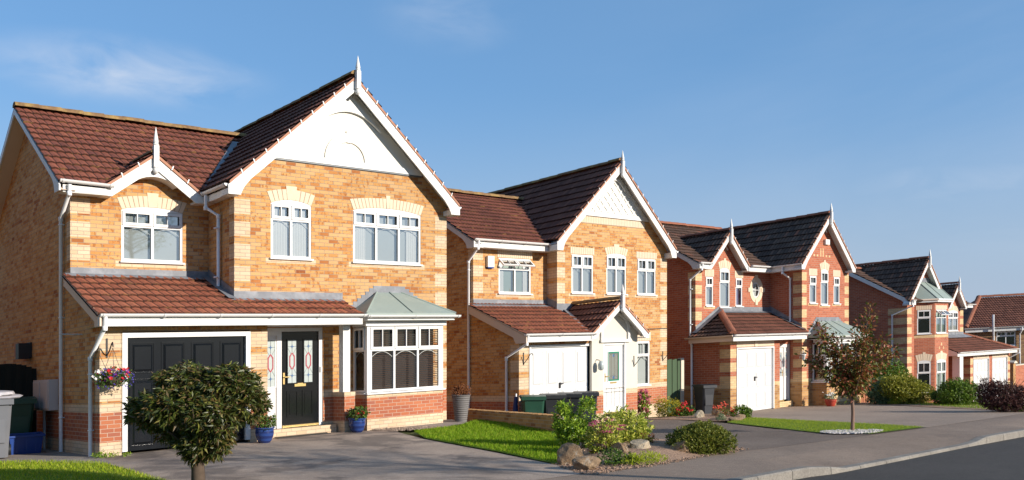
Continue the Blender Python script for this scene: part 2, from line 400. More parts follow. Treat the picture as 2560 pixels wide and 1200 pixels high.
# ------------------------------------------------------------------ roofs
def tiles(mb, O, U, S, L, W, mat, clip=None, g=.32, tw=.30, roll=.022, jit=.004):
    """Interlocking tiles over a roof plane. O: eave corner, U along the eave, S up the slope; clip: convex polygon in (u, s)."""
    O, U, S = Vector(O), Vector(U).normalized(), Vector(S).normalized()
    N = U.cross(S).normalized()
    if N.z < 0: N = -N
    bm = bmesh.new(); uvl = bm.loops.layers.uv.new('u')
    ns = 8; nt = int(math.ceil(L / tw)); rows = int(math.ceil(W / g))
    rnd = random.Random(len(mb.v) + 5)
    us = [i * tw / ns for i in range(nt * ns + 1)]
    for r in range(rows):
        s0, s1 = r * g - .02, (r + 1) * g
        jt = [rnd.uniform(-jit, jit) for _ in range(nt + 2)]
        sg = [rnd.uniform(-.008, .008) for _ in range(nt + 2)]
        lo, bt, hi = [], [], []
        for i, u in enumerate(us):
            uu = u / tw; k = int(uu); f = uu - k
            h = roll * (.5 - .5 * math.cos(4 * PI * f))
            k = min(k, nt + 1)
            a = O + U * u + S * (s0 + sg[k])
            lo.append(bm.verts.new(a + N * (h + .040 + jt[k]))); bt.append(bm.verts.new(a + N * (h - .004)))
            hi.append(bm.verts.new(O + U * u + S * s1 + N * (h * .8 + .002)))
        for i in range(len(us) - 1):
            for q, (A, B) in enumerate(((lo, hi), (bt, lo))):
                f = bm.faces.new((A[i], A[i + 1], B[i + 1], B[i]))
                va, vb = ((r + .09, r + .98) if q == 0 else (r + .01, r + .06))
                for lp, uv in zip(f.loops, ((us[i] / tw, va), (us[i + 1] / tw, va), (us[i + 1] / tw, vb), (us[i] / tw, vb))): lp[uvl].uv = uv
    poly = clip or [(0, 0), (L, 0), (L, W), (0, W)]
    cx = sum(p[0] for p in poly) / len(poly); cy = sum(p[1] for p in poly) / len(poly)
    for i in range(len(poly)):
        (a, b), (c, d) = poly[i], poly[(i + 1) % len(poly)]
        if abs(b) < 1e-6 and abs(d) < 1e-6: continue        # keep the eave's drip edge
        e = Vector((d - b, a - c))                           # normal in (u, s)
        if e.dot(Vector((cx - a, cy - b))) > 0: e = -e
        bmesh.ops.bisect_plane(bm, geom=bm.verts[:] + bm.edges[:] + bm.faces[:], plane_co=O + U * a + S * b,
                               plane_no=U * e.x + S * e.y, clear_outer=True)
    bm.verts.index_update()
    V = [v.co[:] for v in bm.verts]
    mb.mesh(V, [[v.index for v in f.verts] for f in bm.faces], mat, False, [[lp[uvl].uv[:] for lp in f.loops] for f in bm.faces])
    bm.free()
    mb.face([O + U * p[0] + S * p[1] - N * .03 for p in poly], 'roomdark')

def ridge(mb, p0, p1, mat, r=.12, seg=.45):
    p0, p1 = Vector(p0), Vector(p1); L = (p1 - p0).length; n = max(1, round(L / seg)); t = (p1 - p0) / L
    side = Vector((-t.y, t.x, 0)).normalized()
    rr = random.Random(int(L * 1000))
    for i in range(n):
        jz = Vector((0, 0, rr.uniform(-.012, .014)))
        a, b = p0 + t * (L * i / n) + jz, p0 + t * (L * (i + 1) / n + .03) + jz * .3
        ang = [PI * k / 6 for k in range(7)]
        A = [a + side * math.cos(q) * r + Vector((0, 0, math.sin(q) * r * .8 - .06)) for q in ang]
        B = [b + side * math.cos(q) * (r + .012) + Vector((0, 0, math.sin(q) * (r + .014) * .8 - .06)) for q in ang]
        mb.mesh([*A, *B], [(k, k + 1, 8 + k, 7 + k) for k in range(6)] + [tuple(range(7)), tuple(range(7, 14))[::-1]], mat)

def verge(mb, cx, zap, m, half, d0, d1):
    for sg in (-1, 1):
        n = int(half * math.hypot(1, m) / .33)
        o = [(cx, zap + .015), (cx + sg * half, zap - m * half + .015)]
        mb.prism([(cx, zap - .055), (cx, zap + .005), (cx + sg * half, zap - m * half + .005), (cx + sg * half, zap - m * half - .055)], d0, d1, 'verge')
        for i in range(1, n):
            a = cx + sg * half * i / n; z = zap - m * half * i / n
            mb.prism([(a - .012, z - .06), (a + .012, z - .06), (a + .012 + sg * .03, z + .02), (a - .012 + sg * .03, z + .02)], d1, d1 + .012, 'white')

def bargeboard(h, fr, cx, zap, m, half, bw, zb, box, d=.30, th=.03, left=True, right=True, soffit=True, name='bargeboard', mat='trim', straight=False):
    mb = h.mb().frame(fr); ze = zap - m * half
    for sg, on in ((-1, left), (1, right)):
        if not on: continue
        X = lambda t: cx + sg * t
        top = [(X(0), zap - .05), (X(half), ze - .05)]
        xi = half - box
        zi = zap - bw - m * xi
        # flared foot: the lower edge curls down to the box end
        low = [(X(half), zb), (X(xi), zb), (X(xi), max(zb + .02, zi - .16)), (X(xi - .06), zi + m * .06 - .05), (X(xi - .20), zi + m * .20), (X(0), zap - bw)]
        if straight: xi = (zap - bw - zb) / m; low = [(X(half), zb), (X(xi), zb), (X(0), zap - bw)]; xi = min(xi, half - .02)
        mb.prism(top + low, d - th, d, mat)
        if soffit:
            mb.quad3([(X(0), 0, zap - .10), (X(half), 0, ze - .10), (X(half), d - th, ze - .10), (X(0), d - th, zap - .10)], 'soffit' if mat == 'soffit' else mat)
            # boxed end
            mb.box(min(X(xi), X(half)), max(X(xi), X(half)), -.02, d - th, zb + .002, ze - .12, mat)
    return mb.build(name, h.o)

def finial(h, fr, a, d, z0, z1, ball=True):
    """Post from z0 (pendant) to z1 (spike tip)."""
    mb = h.mb().frame(fr); x, y, _ = mb.P(a, d, 0); H = z1 - z0; zs = z0 + H * .58
    w = .05
    mb.box(a - w, a + w, d - w, d + w, z0 + .08, zs, 'trim')
    mb.lathe((x, y, 0), [(.02, zs), (.055, zs + .01), (.06, zs + .03), (.04, zs + .05), (.055, zs + .07), (.05, zs + .1), (.004, z1)], 'trim', 10)
    mb.lathe((x, y, 0), [(.01, z0 - .05), (.045, z0 - .03), (.058, z0 + .02), (.045, z0 + .065), (.03, z0 + .09)], 'trim', 10)
    return mb.build('finial', h.o)

def gutter(h, p0, p1, fascia=None, fz=.17, mat='white', fd=.0):
    """White half-round gutter between two points, brackets, optional fascia board beneath."""
    mb = h.mb(); A, B = Vector(p0), Vector(p1); t = (B - A).normalized(); L = (B - A).length
    side = Vector((t.y, -t.x, 0))
    rings = []
    for p in (A, B):
        rings.append([p + side * math.cos(PI + PI * k / 8) * .056 + Vector((0, 0, math.sin(PI + PI * k / 8) * .056)) for k in range(9)])
    v = rings[0] + rings[1]
    mb.mesh(v, [(k, k + 1, 10 + k, 9 + k) for k in range(8)], mat, True)
    mb.mesh(v, [tuple(range(9)), tuple(range(9, 18))], mat)
    n = max(2, int(L / .9) + 1)
    for i in range(n):
        c = A + t * (.06 + (L - .12) * i / (n - 1))
        for dt in ((-.02, .02),):
            R = [[c + t * e + side * math.cos(PI + PI * k / 8) * .066 + Vector((0, 0, math.sin(PI + PI * k / 8) * .066)) for k in range(9)] for e in dt]
            mb.mesh(R[0] + R[1], [(k, k + 1, 10 + k, 9 + k) for k in range(8)], mat)
    o = mb.build('gutter', h.o)
    return o
def fascia(h, fr, a0, a1, d0, d1, z0, z1, mat='trim'):
    mb = h.mb().frame(fr); mb.box(a0, a1, d0, d1, z0, z1, mat)
    return mb.build('fascia', h.o)
def downpipe(h, pts, clips, r=.036, mat='whitepipe', shoe=False, cl=(0.04, 0.)):
    mb = h.mb(); mb.tube(pts, r, mat, 10, world=True)
    x, y, _ = pts[-1]
    for p in pts[1:-1]: mb.lathe((p[0], p[1], p[2] - .05), [(r + .004, 0), (r + .010, .01), (r + .010, .07), (r + .004, .08)], mat, 10)
    for z in clips:
        mb.lathe((x, y, z), [(r + .003, 0), (r + .012, .004), (r + .012, .022), (r + .003, .026)], mat, 10)
        mb.box(x + cl[0] - .02, x + cl[0] + .03, -y - .012, -y + .012, z, z + .024, mat)
    return mb.build('downpipe', h.o)

# ------------------------------------------------------------------ windows
def window(h, fr, a0, a1, z0, z1, n=2, top=.27, rise=0., bars='v', back='blindgrey', side=None, arcs=True, opened=False, lintel=None, sill=True, key=True, lh=.22, single=False, rd=.06, name='window', arch_mat='cream_plain', nocurt=False):
    mb = h.mb().frame(fr); w = .05; zt = z1 - (z1 - z0) * top
    W = (a1 - a0) / n
    d0, d1 = -rd, -rd + .05
    # outer frame, transom, mullions: butted bars
    mb.box(a0, a0 + w, d0, d1, z0, z1, 'white'); mb.box(a1 - w, a1, d0, d1, z0, z1, 'white')
    mb.box(a0 + w, a1 - w, d0, d1, z0, z0 + w, 'white'); mb.box(a0 + w, a1 - w, d0, d1, z1 - w, z1, 'white')
    mb.box(a0 + w, a1 - w, d0, d1, zt - .025, zt + .025, 'white')
    for i in range(1, n):
        a = a0 + W * i
        mb.box(a - .025, a + .025, d0, d1 + .002, z0 + w, zt - .025, 'white'); mb.box(a - .025, a + .025, d0, d1 + .002, zt + .025, z1 - w, 'white')
    for i in range(n):
        l, r = a0 + W * i + (.012 if i else .02), a0 + W * (i + 1) - (.012 if i < n - 1 else .02)
        b, t = zt + .012, z1 - .02
        if not opened:      # top-hung sash, 18 mm proud
            s = .052; e0, e1 = d1 + .001, d1 + .022
            mb.box(l, l + s, e0, e1, b, t, 'white'); mb.box(r - s, r, e0, e1, b, t, 'white')
            mb.box(l + s, r - s, e0, e1, b, b + s, 'white'); mb.box(l + s, r - s, e0, e1, t - s, t, 'white')
            c = (l + r) / 2
            mb.box(c - .009, c + .009, d0 + .01, d1 + .012, b + s, t - s, 'white')
            if bars == 'grid': mb.box(l + s, r - s, d0 + .012, d1 + .010, (b + t) / 2 - .009, (b + t) / 2 + .009, 'white')
        if arcs:            # thin arched glazing bar in the lower light
            L, R = a0 + W * i + (.025 if i else w), a0 + W * (i + 1) - (.025 if i < n - 1 else w)
            hgt = min(.13, (R - L) * .36); zz = zt - .03 - hgt
            o = arc(L, R, zz, hgt, 10); q = [(a, z - .012) for a, z in o]
            mb.strip(o, q, d0 + .004, d0 + .016, 'white')
    win = mb.build(name, h.o)
    # glass
    gm = 'glass_upper' if z1 > 3.4 and back != 'roomdark' else 'glass'
    mb = h.mb().frame(fr)
    if opened: mb.face([mb.P(a0 + w, d0 + .02, z0 + w), mb.P(a1 - w, d0 + .02, z0 + w), mb.P(a1 - w, d0 + .02, zt - .02), mb.P(a0 + w, d0 + .02, zt - .02)], gm)
    else: mb.face([mb.P(a0 + w, d0 + .02, z0 + w), mb.P(a1 - w, d0 + .02, z0 + w), mb.P(a1 - w, d0 + .02, z1 - w), mb.P(a0 + w, d0 + .02, z1 - w)], gm)
    mb.build('pane', win)
    if opened:              # sashes swung out at the foot
        for i in range(n):
            l, r = a0 + W * i + .012, a0 + W * (i + 1) - .012; Hh = z1 - .03 - zt; s = .045
            def q(u, v): return (u, d1 + .01 + math.sin(.85) * v, z1 - .03 - math.cos(.85) * v)
            mo = h.mb().frame(fr)
            for (x0, x1, v0, v1) in ((l, l + s, 0, Hh), (r - s, r, 0, Hh), (l + s, r - s, 0, s), (l + s, r - s, Hh - s, Hh), ((l + r) / 2 - .008, (l + r) / 2 + .008, s, Hh - s)):
                c = [q(x0, v0), q(x1, v0), q(x1, v1), q(x0, v1)]; k = [(a, d - .03, z - .03) for a, d, z in c]
                mo.mesh([mo.P(*p) for p in c + k], [(0, 1, 2, 3), (7, 6, 5, 4), (0, 4, 5, 1), (1, 5, 6, 2), (2, 6, 7, 3), (3, 7, 4, 0)], 'white')
            mo.face([mo.P(a, d - .015, z - .015) for a, d, z in (q(l + s, s), q(r - s, s), q(r - s, Hh - s), q(l + s, Hh - s))], 'glass')
            mo.build('sash', win)
    # backing: blind or curtain with soft folds
    if not nocurt:
        mb = h.mb().frame(fr); dd = d0 - .045
        if back == 'woodblind':
            mb.quad3([(a0, dd - .18, z0), (a1, dd - .18, z0), (a1, dd - .18, z1), (a0, dd - .18, z1)], 'roomdark')
            z = z0 + .03; k = 0
            while z < z1 - .02:
                mb.quad3([(a0 + .03, dd, z), (a1 - .03, dd, z), (a1 - .03, dd + .028, z + .016), (a0 + .03, dd + .028, z + .016)], 'woodblind'); z += .042
            mb.build('blind', win)
        else:
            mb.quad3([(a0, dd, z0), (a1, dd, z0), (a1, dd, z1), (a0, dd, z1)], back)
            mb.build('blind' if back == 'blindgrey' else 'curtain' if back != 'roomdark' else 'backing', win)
        if side:
            for sd in side:
                mb = h.mb().frame(fr); cw = (a1 - a0) * (.2 if sd in 'lr' else 1.); l = a0 if sd in 'lf' else a1 - cw
                K = int(cw / .03) + 2
                for i in range(K - 1):
                    x0, x1 = l + cw * i / (K - 1), l + cw * (i + 1) / (K - 1)
                    e0, e1 = .007 * (i % 2), .007 * ((i + 1) % 2)
                    mb.quad3([(x0, dd + .02 + e0, z0), (x1, dd + .02 + e1, z0), (x1, dd + .02 + e1, z1), (x0, dd + .02 + e0, z1)], 'curtain_white')
                mb.build('curtain', win)
    if sill:
        mb = h.mb().frame(fr); mb.box(a0 - .03, a1 + .03, d0 - .01, .055, z0 - .035, z0 - .001, 'white')
        mb.build('sill', win)
    if rise:
        mb = h.mb().frame(fr); o = arc(a0, a1, z1, rise); mb.prism(o, -.05, .004, 'white'); mb.build('arch_panel', win)
    if lintel:
        mb = h.mb().frame(fr); ex = .09
        if lintel == 'arch':
            N = max(7, int((a1 - a0) / .085)); cxm = (a0 + a1) / 2
            lo = arc(a0, a1, z1 + .006, rise, N); hi = [(cxm + (a - cxm) * (1 + 2 * ex / (a1 - a0)), z + lh - .0) for a, z in arc(a0, a1, z1 + .006, rise, N)]
            for i in range(N):
                g = .012
                def L(p, q, t): return (p[0] + (q[0] - p[0]) * t, p[1] + (q[1] - p[1]) * t)
                kz = key and i in ((N // 2,) if N % 2 else (N // 2 - 1, N // 2))
                gg = g / max(.02, (lo[i + 1][0] - lo[i][0])) * .5
                A, B, C, D = L(lo[i], lo[i + 1], gg), L(lo[i], lo[i + 1], 1 - gg), L(hi[i], hi[i + 1], 1 - gg), L(hi[i], hi[i + 1], gg)
                if kz:
                    if N % 2 == 0: A, B, C, D = lo[N // 2 - 1], lo[N // 2 + 1], hi[N // 2 + 1], hi[N // 2 - 1]
                    C = (C[0] + .015, C[1] + .07); D = (D[0] - .015, D[1] + .07)
                    if N % 2 == 0 and i == N // 2: continue
                mb.prism([A, B, C, D], -.01, .014 if kz else .008, arch_mat)
            mb.prism([(a, z - .002) for a, z in lo] + [(a, z - .004) for a, z in hi[::-1]], -.02, .002, 'mortar')
        else:               # soldier course
            N = max(5, int((a1 - a0 + .1) / .075)); l = a0 - .05; ww = (a1 - a0 + .1) / N
            for i in range(N): mb.box(l + ww * i + .006, l + ww * (i + 1) - .006, -.01, .008, z1 + .012, z1 + lh, arch_mat)
            mb.box(l, l + ww * N, -.02, .003, z1 + .01, z1 + lh, 'mortar')
        mb.build('lintel', h.o)
    return win

def garage_door(h, fr, a0, a1, z0, z1, cols, rows, mat, frame=.08, d=-.05, panels='raised', handle=True):
    if frame:
        mb = h.mb().frame(fr); f = frame
        mb.box(a0 - f, a0, d - .02, .02, z0, z1 + f, 'white'); mb.box(a1, a1 + f, d - .02, .02, z0, z1 + f, 'white'); mb.box(a0, a1, d - .02, .02, z1, z1 + f, 'white')
        mb.build('door_frame', h.o)
    mb = h.mb().frame(fr)
    mb.box(a0, a1, d - .05, d, z0, z1, mat)
    cw, rh = (a1 - a0) / cols, (z1 - z0 - .06) / rows
    for i in range(cols):
        for j in range(rows):
            l, r, b, t = a0 + cw * i + .08, a0 + cw * (i + 1) - .08, z0 + .02 + rh * j + .07, z0 + .02 + rh * (j + 1) - .07
            # moulding frame then a raised field with sloping shoulders
            e = .02
            for (x0, x1, q0, q1) in ((l - e, r + e, b - e, b), (l - e, r + e, t, t + e), (l - e, l, b, t), (r, r + e, b, t)):
                mb.box(x0, x1, d, d + .010, q0, q1, mat)
            s = .055
            o = [(l + .02, d + .001, b + .02), (r - .02, d + .001, b + .02), (r - .02, d + .001, t - .02), (l + .02, d + .001, t - .02)]
            n = [(l + s, d + .03, b + s), (r - s, d + .03, b + s), (r - s, d + .03, t - s), (l + s, d + .03, t - s)]
            mb.mesh([mb.P(*p) for p in o + n], [(0, 1, 5, 4), (1, 2, 6, 5), (2, 3, 7, 6), (3, 0, 4, 7), (4, 5, 6, 7)], mat)
    door = mb.build('garage_door', h.o)
    if handle:
        mb = h.mb().frame(fr); c = (a0 + a1) / 2; z = z0 + (z1 - z0) * .52
        mb.box(c - .025, c + .025, d + .001, d + .03, z - .09, z + .06, 'iron'); mb.box(c - .02, c + .11, d + .03, d + .05, z + .015, z + .045, 'iron')
        mb.build('handle', door)
    return door
# ------------------------------------------------------------------ shared house details
def front_door(h, fr, a0, a1, z0, z1, mat, lights, letter=True, d=-.06, hand='l', panels=True, step=None):
    """Door leaf with raised panels; lights: list of (a0, a1, z0, z1, kind)."""
    mb = h.mb().frame(fr); mb.box(a0, a1, d - .045, d, z0, z1, mat)
    if panels:
        c = (a0 + a1) / 2
        for l, r in ((a0 + .12, c - .05), (c + .05, a1 - .12)):
            b, t = z0 + .16, z0 + .72
            for (x0, x1, q0, q1) in ((l, r, b, b + .03), (l, r, t - .03, t), (l, l + .03, b + .03, t - .03), (r - .03, r, b + .03, t - .03)): mb.box(x0, x1, d, d + .012, q0, q1, mat)
            mb.box(l + .06, r - .06, d, d + .008, b + .06, t - .06, mat)
    door = mb.build('front_door', h.o)
    for (x0, x1, q0, q1, kind) in lights: stained(h, fr, door, x0, x1, q0, q1, d + .003, kind, mat)
    mb = h.mb().frame(fr)
    if letter:
        c = (a0 + a1) / 2; mb.box(c - .13, c + .13, d, d + .014, z0 + .80, z0 + .87, 'brass'); mb.build('letter_slot', door)
    mb = h.mb().frame(fr); e = a0 + .05 if hand == 'l' else a1 - .05; sg = 1 if hand == 'l' else -1
    mb.box(e - .02, e + .02, d, d + .014, z0 + .86, z0 + 1.10, 'brass')
    mb.box(min(e, e + sg * .13), max(e, e + sg * .13), d + .04, d + .055, z0 + 1.0, z0 + 1.02, 'brass'); mb.box(e - .01, e + .01, d + .014, d + .04, z0 + 1.0, z0 + 1.02, 'brass')
    mb.build('handle', door)
    mb = h.mb().frame(fr); mb.box(a0, a1, d, d + .05, z0 - .045, z0 - .004, 'brass'); mb.build('threshold', door)
    return door
def stained(h, fr, par, l, r, b, t, d, kind, rim='white'):
    mb = h.mb().frame(fr); w = r - l; H = t - b; c = (l + r) / 2; cw = .008
    for (x0, x1, q0, q1) in ((l - .025, l, b - .025, t + .025), (r, r + .025, b - .025, t + .025), (l, r, b - .025, b), (l, r, t, t + .025)): mb.box(x0, x1, d - .002, d + .014, q0, q1, rim if rim in M else 'white')
    if kind == 'green':
        mb.box(l, r, d, d + .003, b, t, 'doorglass')
        for (x0, x1, q0, q1) in ((l, l + .03, b, t), (r - .03, r, b, t), (l + .03, r - .03, b, b + .04), (l + .03, r - .03, t - .04, t)): mb.box(x0, x1, d + .003, d + .007, q0, q1, 'greenglass')
        for z in (b + H * .12, b + H * .87):
            mb.prism([(c - .05, z), (c, z - .05), (c + .05, z), (c, z + .05)], d + .004, d + .008, 'leadblue')
            mb.strip(arc(l + .05, r - .05, z - .02, .09), [(a, q - .012) for a, q in arc(l + .05, r - .05, z - .02, .09)], d + .004, d + .007, 'leadcame')
        for i in range(6): mb.box(l + w * (i + .9) / 7.6, l + w * (i + .9) / 7.6 + .012, d + .003, d + .006, b + .06, t - .06, 'frosted')
    else:
        mb.box(l, r, d, d + .003, b, t, 'frosted')
        x = w * .32; z0, z1 = b + H * .36, b + H * .66
        hexo = [(c, z0 - .05), (c + x, z0 + .03), (c + x, z1 - .03), (c, z1 + .05), (c - x, z1 - .03), (c - x, z0 + .03), (c, z0 - .05)]
        hexi = [(c + (a - c) * .62, (z0 + z1) / 2 + (q - (z0 + z1) / 2) * .84) for a, q in hexo]
        mb.strip(hexo, hexi, d + .003, d + .008, 'leadred')
        for q0, q1 in ((b, z0 - .05), (z1 + .05, t)): mb.box(c - cw / 2, c + cw / 2, d + .003, d + .007, q0, q1, 'leadcame')
        for z in (b + H * .17, b + H * .85):
            mb.box(l, r, d + .0035, d + .0065, z - cw / 2, z + cw / 2, 'leadcame')
            mb.prism([(c - .055, z), (c - .012, z - .012), (c, z - .055), (c + .012, z - .012), (c + .055, z), (c + .012, z + .012), (c, z + .055), (c - .012, z + .012)], d + .004, d + .009, 'leadblue')
        for z, sg in ((z0 - .10, 1), (z1 + .10, -1)):
            for s in (-1, 1):
                mb.prism([(c + s * w * .5, z - sg * .04), (c + s * w * .5, z - sg * .04 + cw), (c + s * .02, z + sg * .10 + cw), (c + s * .02, z + sg * .10)], d + .0045, d + .0075, 'leadcame')
    mb.build('stained_glass', par)

def wall_lantern(h, x, y, z, mat='trim', drop=True):
    mb = h.mb(); yy = y - .15
    mb.tube([(x, y, z - .05), (x, y - .05, z + .18), (x, yy, z + .22), (x, yy, z + .14)], .012, mat, 8, True)
    mb.lathe((x, yy, z - .12), [(.035, 0), (.045, .01), (.075, .18), (.10, .19), (.055, .25), (.012, .30), (.02, .31), (.004, .35)], mat, 6, False)
    mb.lathe((x, yy, z - .115), [(.05, .02), (.073, .165)], 'frosted', 6, False)
    return mb.build('wall_lantern', h.o)
def hook_bracket(h, x, y, z, name='hook_bracket'):
    mb = h.mb(); mb.box(x - .014, x + .014, -y, -y + .012, z - .16, z + .16, 'iron')
    mb.tube([(x, y - .012, z - .13), (x + .02, y - .12, z - .02), (x + .03, y - .24, z + .12), (x + .035, y - .29, z + .13), (x + .035, y - .31, z + .08)], .010, 'iron', 6, True)
    return mb.build(name, h.o)

def gable_roof(h, cx, zap, m, half, y0, y1, mat, rmat, g=.32, left=True, right=True, clipL=None, clipR=None, fv=True, name='roof', rr=.12, vy=None):
    L = y1 - y0; W = half * math.hypot(1, m); mb = h.mb(); ze = zap - m * half
    if left: tiles(mb, (cx - half, y0, ze), (0, 1, 0), (1, 0, m), L, W, mat, clipL, g)
    if right: tiles(mb, (cx + half, y0, ze), (0, 1, 0), (-1, 0, m), L, W, mat, clipR, g)
    roof = mb.build(name, h.o)
    mb = h.mb(); ridge(mb, (cx, y0, zap + .09), (cx, y1, zap + .09), rmat, rr); mb.build('ridge_tiles', roof)
    if fv:
        mb = h.mb().frame((0, y0, 1, 0)); verge(mb, cx, zap, m, half, -.03, .012); mb.build('verge', roof)
    return roof

def flash(h, pts_list, name='flashing'):
    mb = h.mb()
    for p in pts_list: mb.face(p, 'lead')
    return mb.build(name, h.o)

def bay_roof(h, x0, x1, y0, z0, xa, xb, yw, z1, ribs, mid=True, skirt=.07):
    """Lean-to hipped sheet roof over a bay."""
    mb = h.mb(); m = 'bayroof'
    A, B, C, D = (x0, y0, z0), (x1, y0, z0), (xb, yw, z1), (xa, yw, z1); E, F = (x0, yw, z0), (x1, yw, z0)
    mb.face([A, B, C, D], m); mb.face([E, A, D], m); mb.face([B, F, C], m)
    mb.face([A, B, (x1, y0, z0 - skirt), (x0, y0, z0 - skirt)], m); mb.face([E, A, (x0, y0, z0 - skirt), (x0, yw, z0 - skirt)], m); mb.face([B, F, (x1, yw, z0 - skirt), (x1, y0, z0 - skirt)], m)
    for p, q in ((A, D), (B, C)): mb.tube([p, q], .022, m, 6, True)
    for t in ribs:
        p = (x0 + (x1 - x0) * t, y0, z0 + .01); q = (xa + (xb - xa) * t, yw, z1 + .01); mb.tube([p, q], .016, m, 6, True)
    o = mb.build('bay_roof', h.o)
    # stepped lead where it meets the wall
    mb = h.mb().frame((0, yw, 1, 0)); up = .16
    mb.box(xa - .1, xb + .1, .0, .012, z1 - .03, z1 + up - .02, 'lead')
    for (xs, zs, xe, ze) in ((x0, z0, xa - .1, z1), (x1, z0, xb + .1, z1)):
        n = max(3, int(abs(ze - zs) / .075)); 
        for i in range(n):
            xl, xr = xs + (xe - xs) * i / n, xs + (xe - xs) * (i + 1) / n; z = zs + (ze - zs) * i / n
            mb.box(min(xl, xr), max(xl, xr), .0, .010 + .001 * (i % 2), z - .05, z + up, 'lead')
    mb.build('stepped_flashing', h.o)
    return o

# ------------------------------------------------------------------ house A: large buff house, black garage door
def house_black_garage():
    G, R, W, x0, x1 = 16.6, 18.35, 17.1, 5.05, 13.10
    h = Root('brick_house', 'buff brick house with black garage door, black front door and half-round gable plaque', 'house', x0, W, -1.05, 'detached brick houses along the street', True)
    qt = 4.39
    mA, cxA, zA = .89, 10.38, 7.66      # tall gable roof
    hfA = 2.86
    mm, yE, zE = .66, 17.98, 5.03       # main roof: eave, slope
    yR = 21.27; zR = zE + mm * (yR - yE)
    mS, cxS, zS, hS = .75, 6.54, 5.78, .95
    lt = lambda y: 2.43 + .43 * (y - 16.25)
    mb = h.mb()
    # garage front
    mb.frame((0, G, 1, 0))
    wall(mb, x0, 8.23, -.8, 2.36, 'buff', quoin(x0, 5.43, .885, 2.2, qt) + quoin(7.86, 8.23, .885, 2.2, qt) + plinth(x0, 8.23), [(5.43, 7.86, -.9, 2.17)])
    mb.frame((0, W, 1, 0))
    # tall wing front
    wins = [(8.55, 9.48, 3.69, 4.82), (10.51, 12.34, 3.68, 4.83)]
    cut = [(-mA, 1, zA - .1 - mA * cxA), (mA, 1, zA - .1 + mA * cxA)]
    reg = quoin(7.76, 8.10, 2.9, 4.86, qt) + quoin(x1 - .34, x1, .885, 4.86, qt) + plinth(9.6, x1)
    for w in wins: reg.append((w[0] - .11, w[1] + .11, w[2] - .11, w[2], 'cream'))
    wall(mb, 7.76, x1, -.8, 7.7, 'buff', reg, wins + [(8.23, 9.76, -.9, 2.24), (10.6, 12.45, .7, 2.25)], cut)
    # small gable wall over the recess
    mb.frame((0, R, 1, 0))
    cut = [(-mS, 1, zS - .1 - mS * cxS), (mS, 1, zS - .1 + mS * cxS)]
    wall(mb, x0, 7.76, 2.0, 5.0, 'buff', quoin(x0, x0 + .36, 3.2, 4.95, qt) + [(5.88, 7.32, 3.55, 3.66, 'cream')], [(5.99, 7.21, 3.66, 4.68)])
    wall(mb, cxS - .9, cxS + .9, 5.0, 5.8, 'buff', (), (), cut)
    # left flanks
    mb.frame((x0, 0, 0, -1))
    wall(mb, -R, -G, -.9, 3.4, 'buff', quoin(-G - .24, -G, .885, 2.2, qt) + plinth(-R, -G), (), [(.43, 1, 2.43 - .43 * 16.25 - .04)])
    wall(mb, -24.5, -R, -1.2, 7.3, 'buff', plinth(-24.5, -R) + quoin(-R - .24, -R, 3.4, 4.9, qt), (), [(mm, 1, zE - mm * yE - .04), (-mm, 1, zE - .04 + mm * (2 * yR - yE))])
    mb.frame((7.76, 0, 0, -1)); wall(mb, -R, -W, 2.0, 5.2, 'buff', quoin(-W - .24, -W, 2.9, 4.86, qt))
    mb.frame((8.23, 0, 0, 1)); wall(mb, G, W, -.8, 2.3, 'buff', plinth(G, W))
    mb.frame((x1, 0, 0, 1)); wall(mb, W, 24.5, -.9, 5.1, 'buff', plinth(W, 24.5))
    mb.frame((0, 24.5, -1, 0)); wall(mb, -x1, -x0, -1.2, 5.1, 'buff')
    # bay under the window
    bx0, bx1, by = 10.49, 12.54, 16.5
    rb = [(-99, 99, -3, .21, 'cream'), (-99, 99, .21, .665, 'redplinth'), (-99, 99, .665, .75, 'cream')]
    mb.frame((0, by, 1, 0)); wall(mb, bx0, bx1, -.8, .742, 'cream', rb)
    mb.frame((bx0, 0, 0, -1)); wall(mb, -W, -by, -.8, .742, 'cream', rb)
    mb.frame((bx1, 0, 0, 1)); wall(mb, by, W, -.8, .742, 'cream', rb)
    # pier under the porch post, step
    mb.frame((0, 0, 1, 0))
    mb.box(9.99, 10.25, -W + .01, -16.6, -.8, .21, 'cream'); mb.box(9.99, 10.25, -W + .01, -16.6, .21, .735, 'redplinth'); mb.box(9.985, 10.255, -W + .01, -16.595, .735, .83, 'cream')
    mb.box(8.26, 9.95, -W + .0, -16.86, -.8, .145, 'cream')
    mb.build('wall', h.o)
    # windows
    window(h, (0, R, 1, 0), 5.99, 7.21, 3.66, 4.68, 2, .31, .075, lintel='arch', back='blindgrey')
    window(h, (0, W, 1, 0), 8.55, 9.48, 3.69, 4.82, 2, .29, .085, lintel='arch', back='curtain_white', side='f')
    window(h, (0, W, 1, 0), 10.51, 12.34, 3.68, 4.83, 3, .29, .085, lintel='arch', back='blindgrey', side='lr')
    # bay window: front and two returns
    mb = h.mb(); mb.frame((0, by, 1, 0))
    mb.box(bx0 - .03, bx1 + .03, -.02, .06, .743, .78, 'white'); mb.box(bx0, bx0 + .075, -.075, .0, .78, 2.3, 'white'); mb.box(bx1 - .075, bx1, -.075, .0, .78, 2.3, 'white')
    mb.box(bx0 - .06, bx1 + .06, -.5, .05, 2.225, 2.325, 'white')
    mb.frame((bx0, 0, 0, -1)); mb.box(-W, -by - .03, -.03, .05, .743, .78, 'white')
    mb.build('bay_frame', h.o)
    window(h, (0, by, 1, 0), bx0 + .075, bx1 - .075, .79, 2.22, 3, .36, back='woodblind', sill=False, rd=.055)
    window(h, (bx0, 0, 0, -1), -W + .03, -by - .08, .79, 2.22, 1, .36, back='roomdark', sill=False, rd=.055)
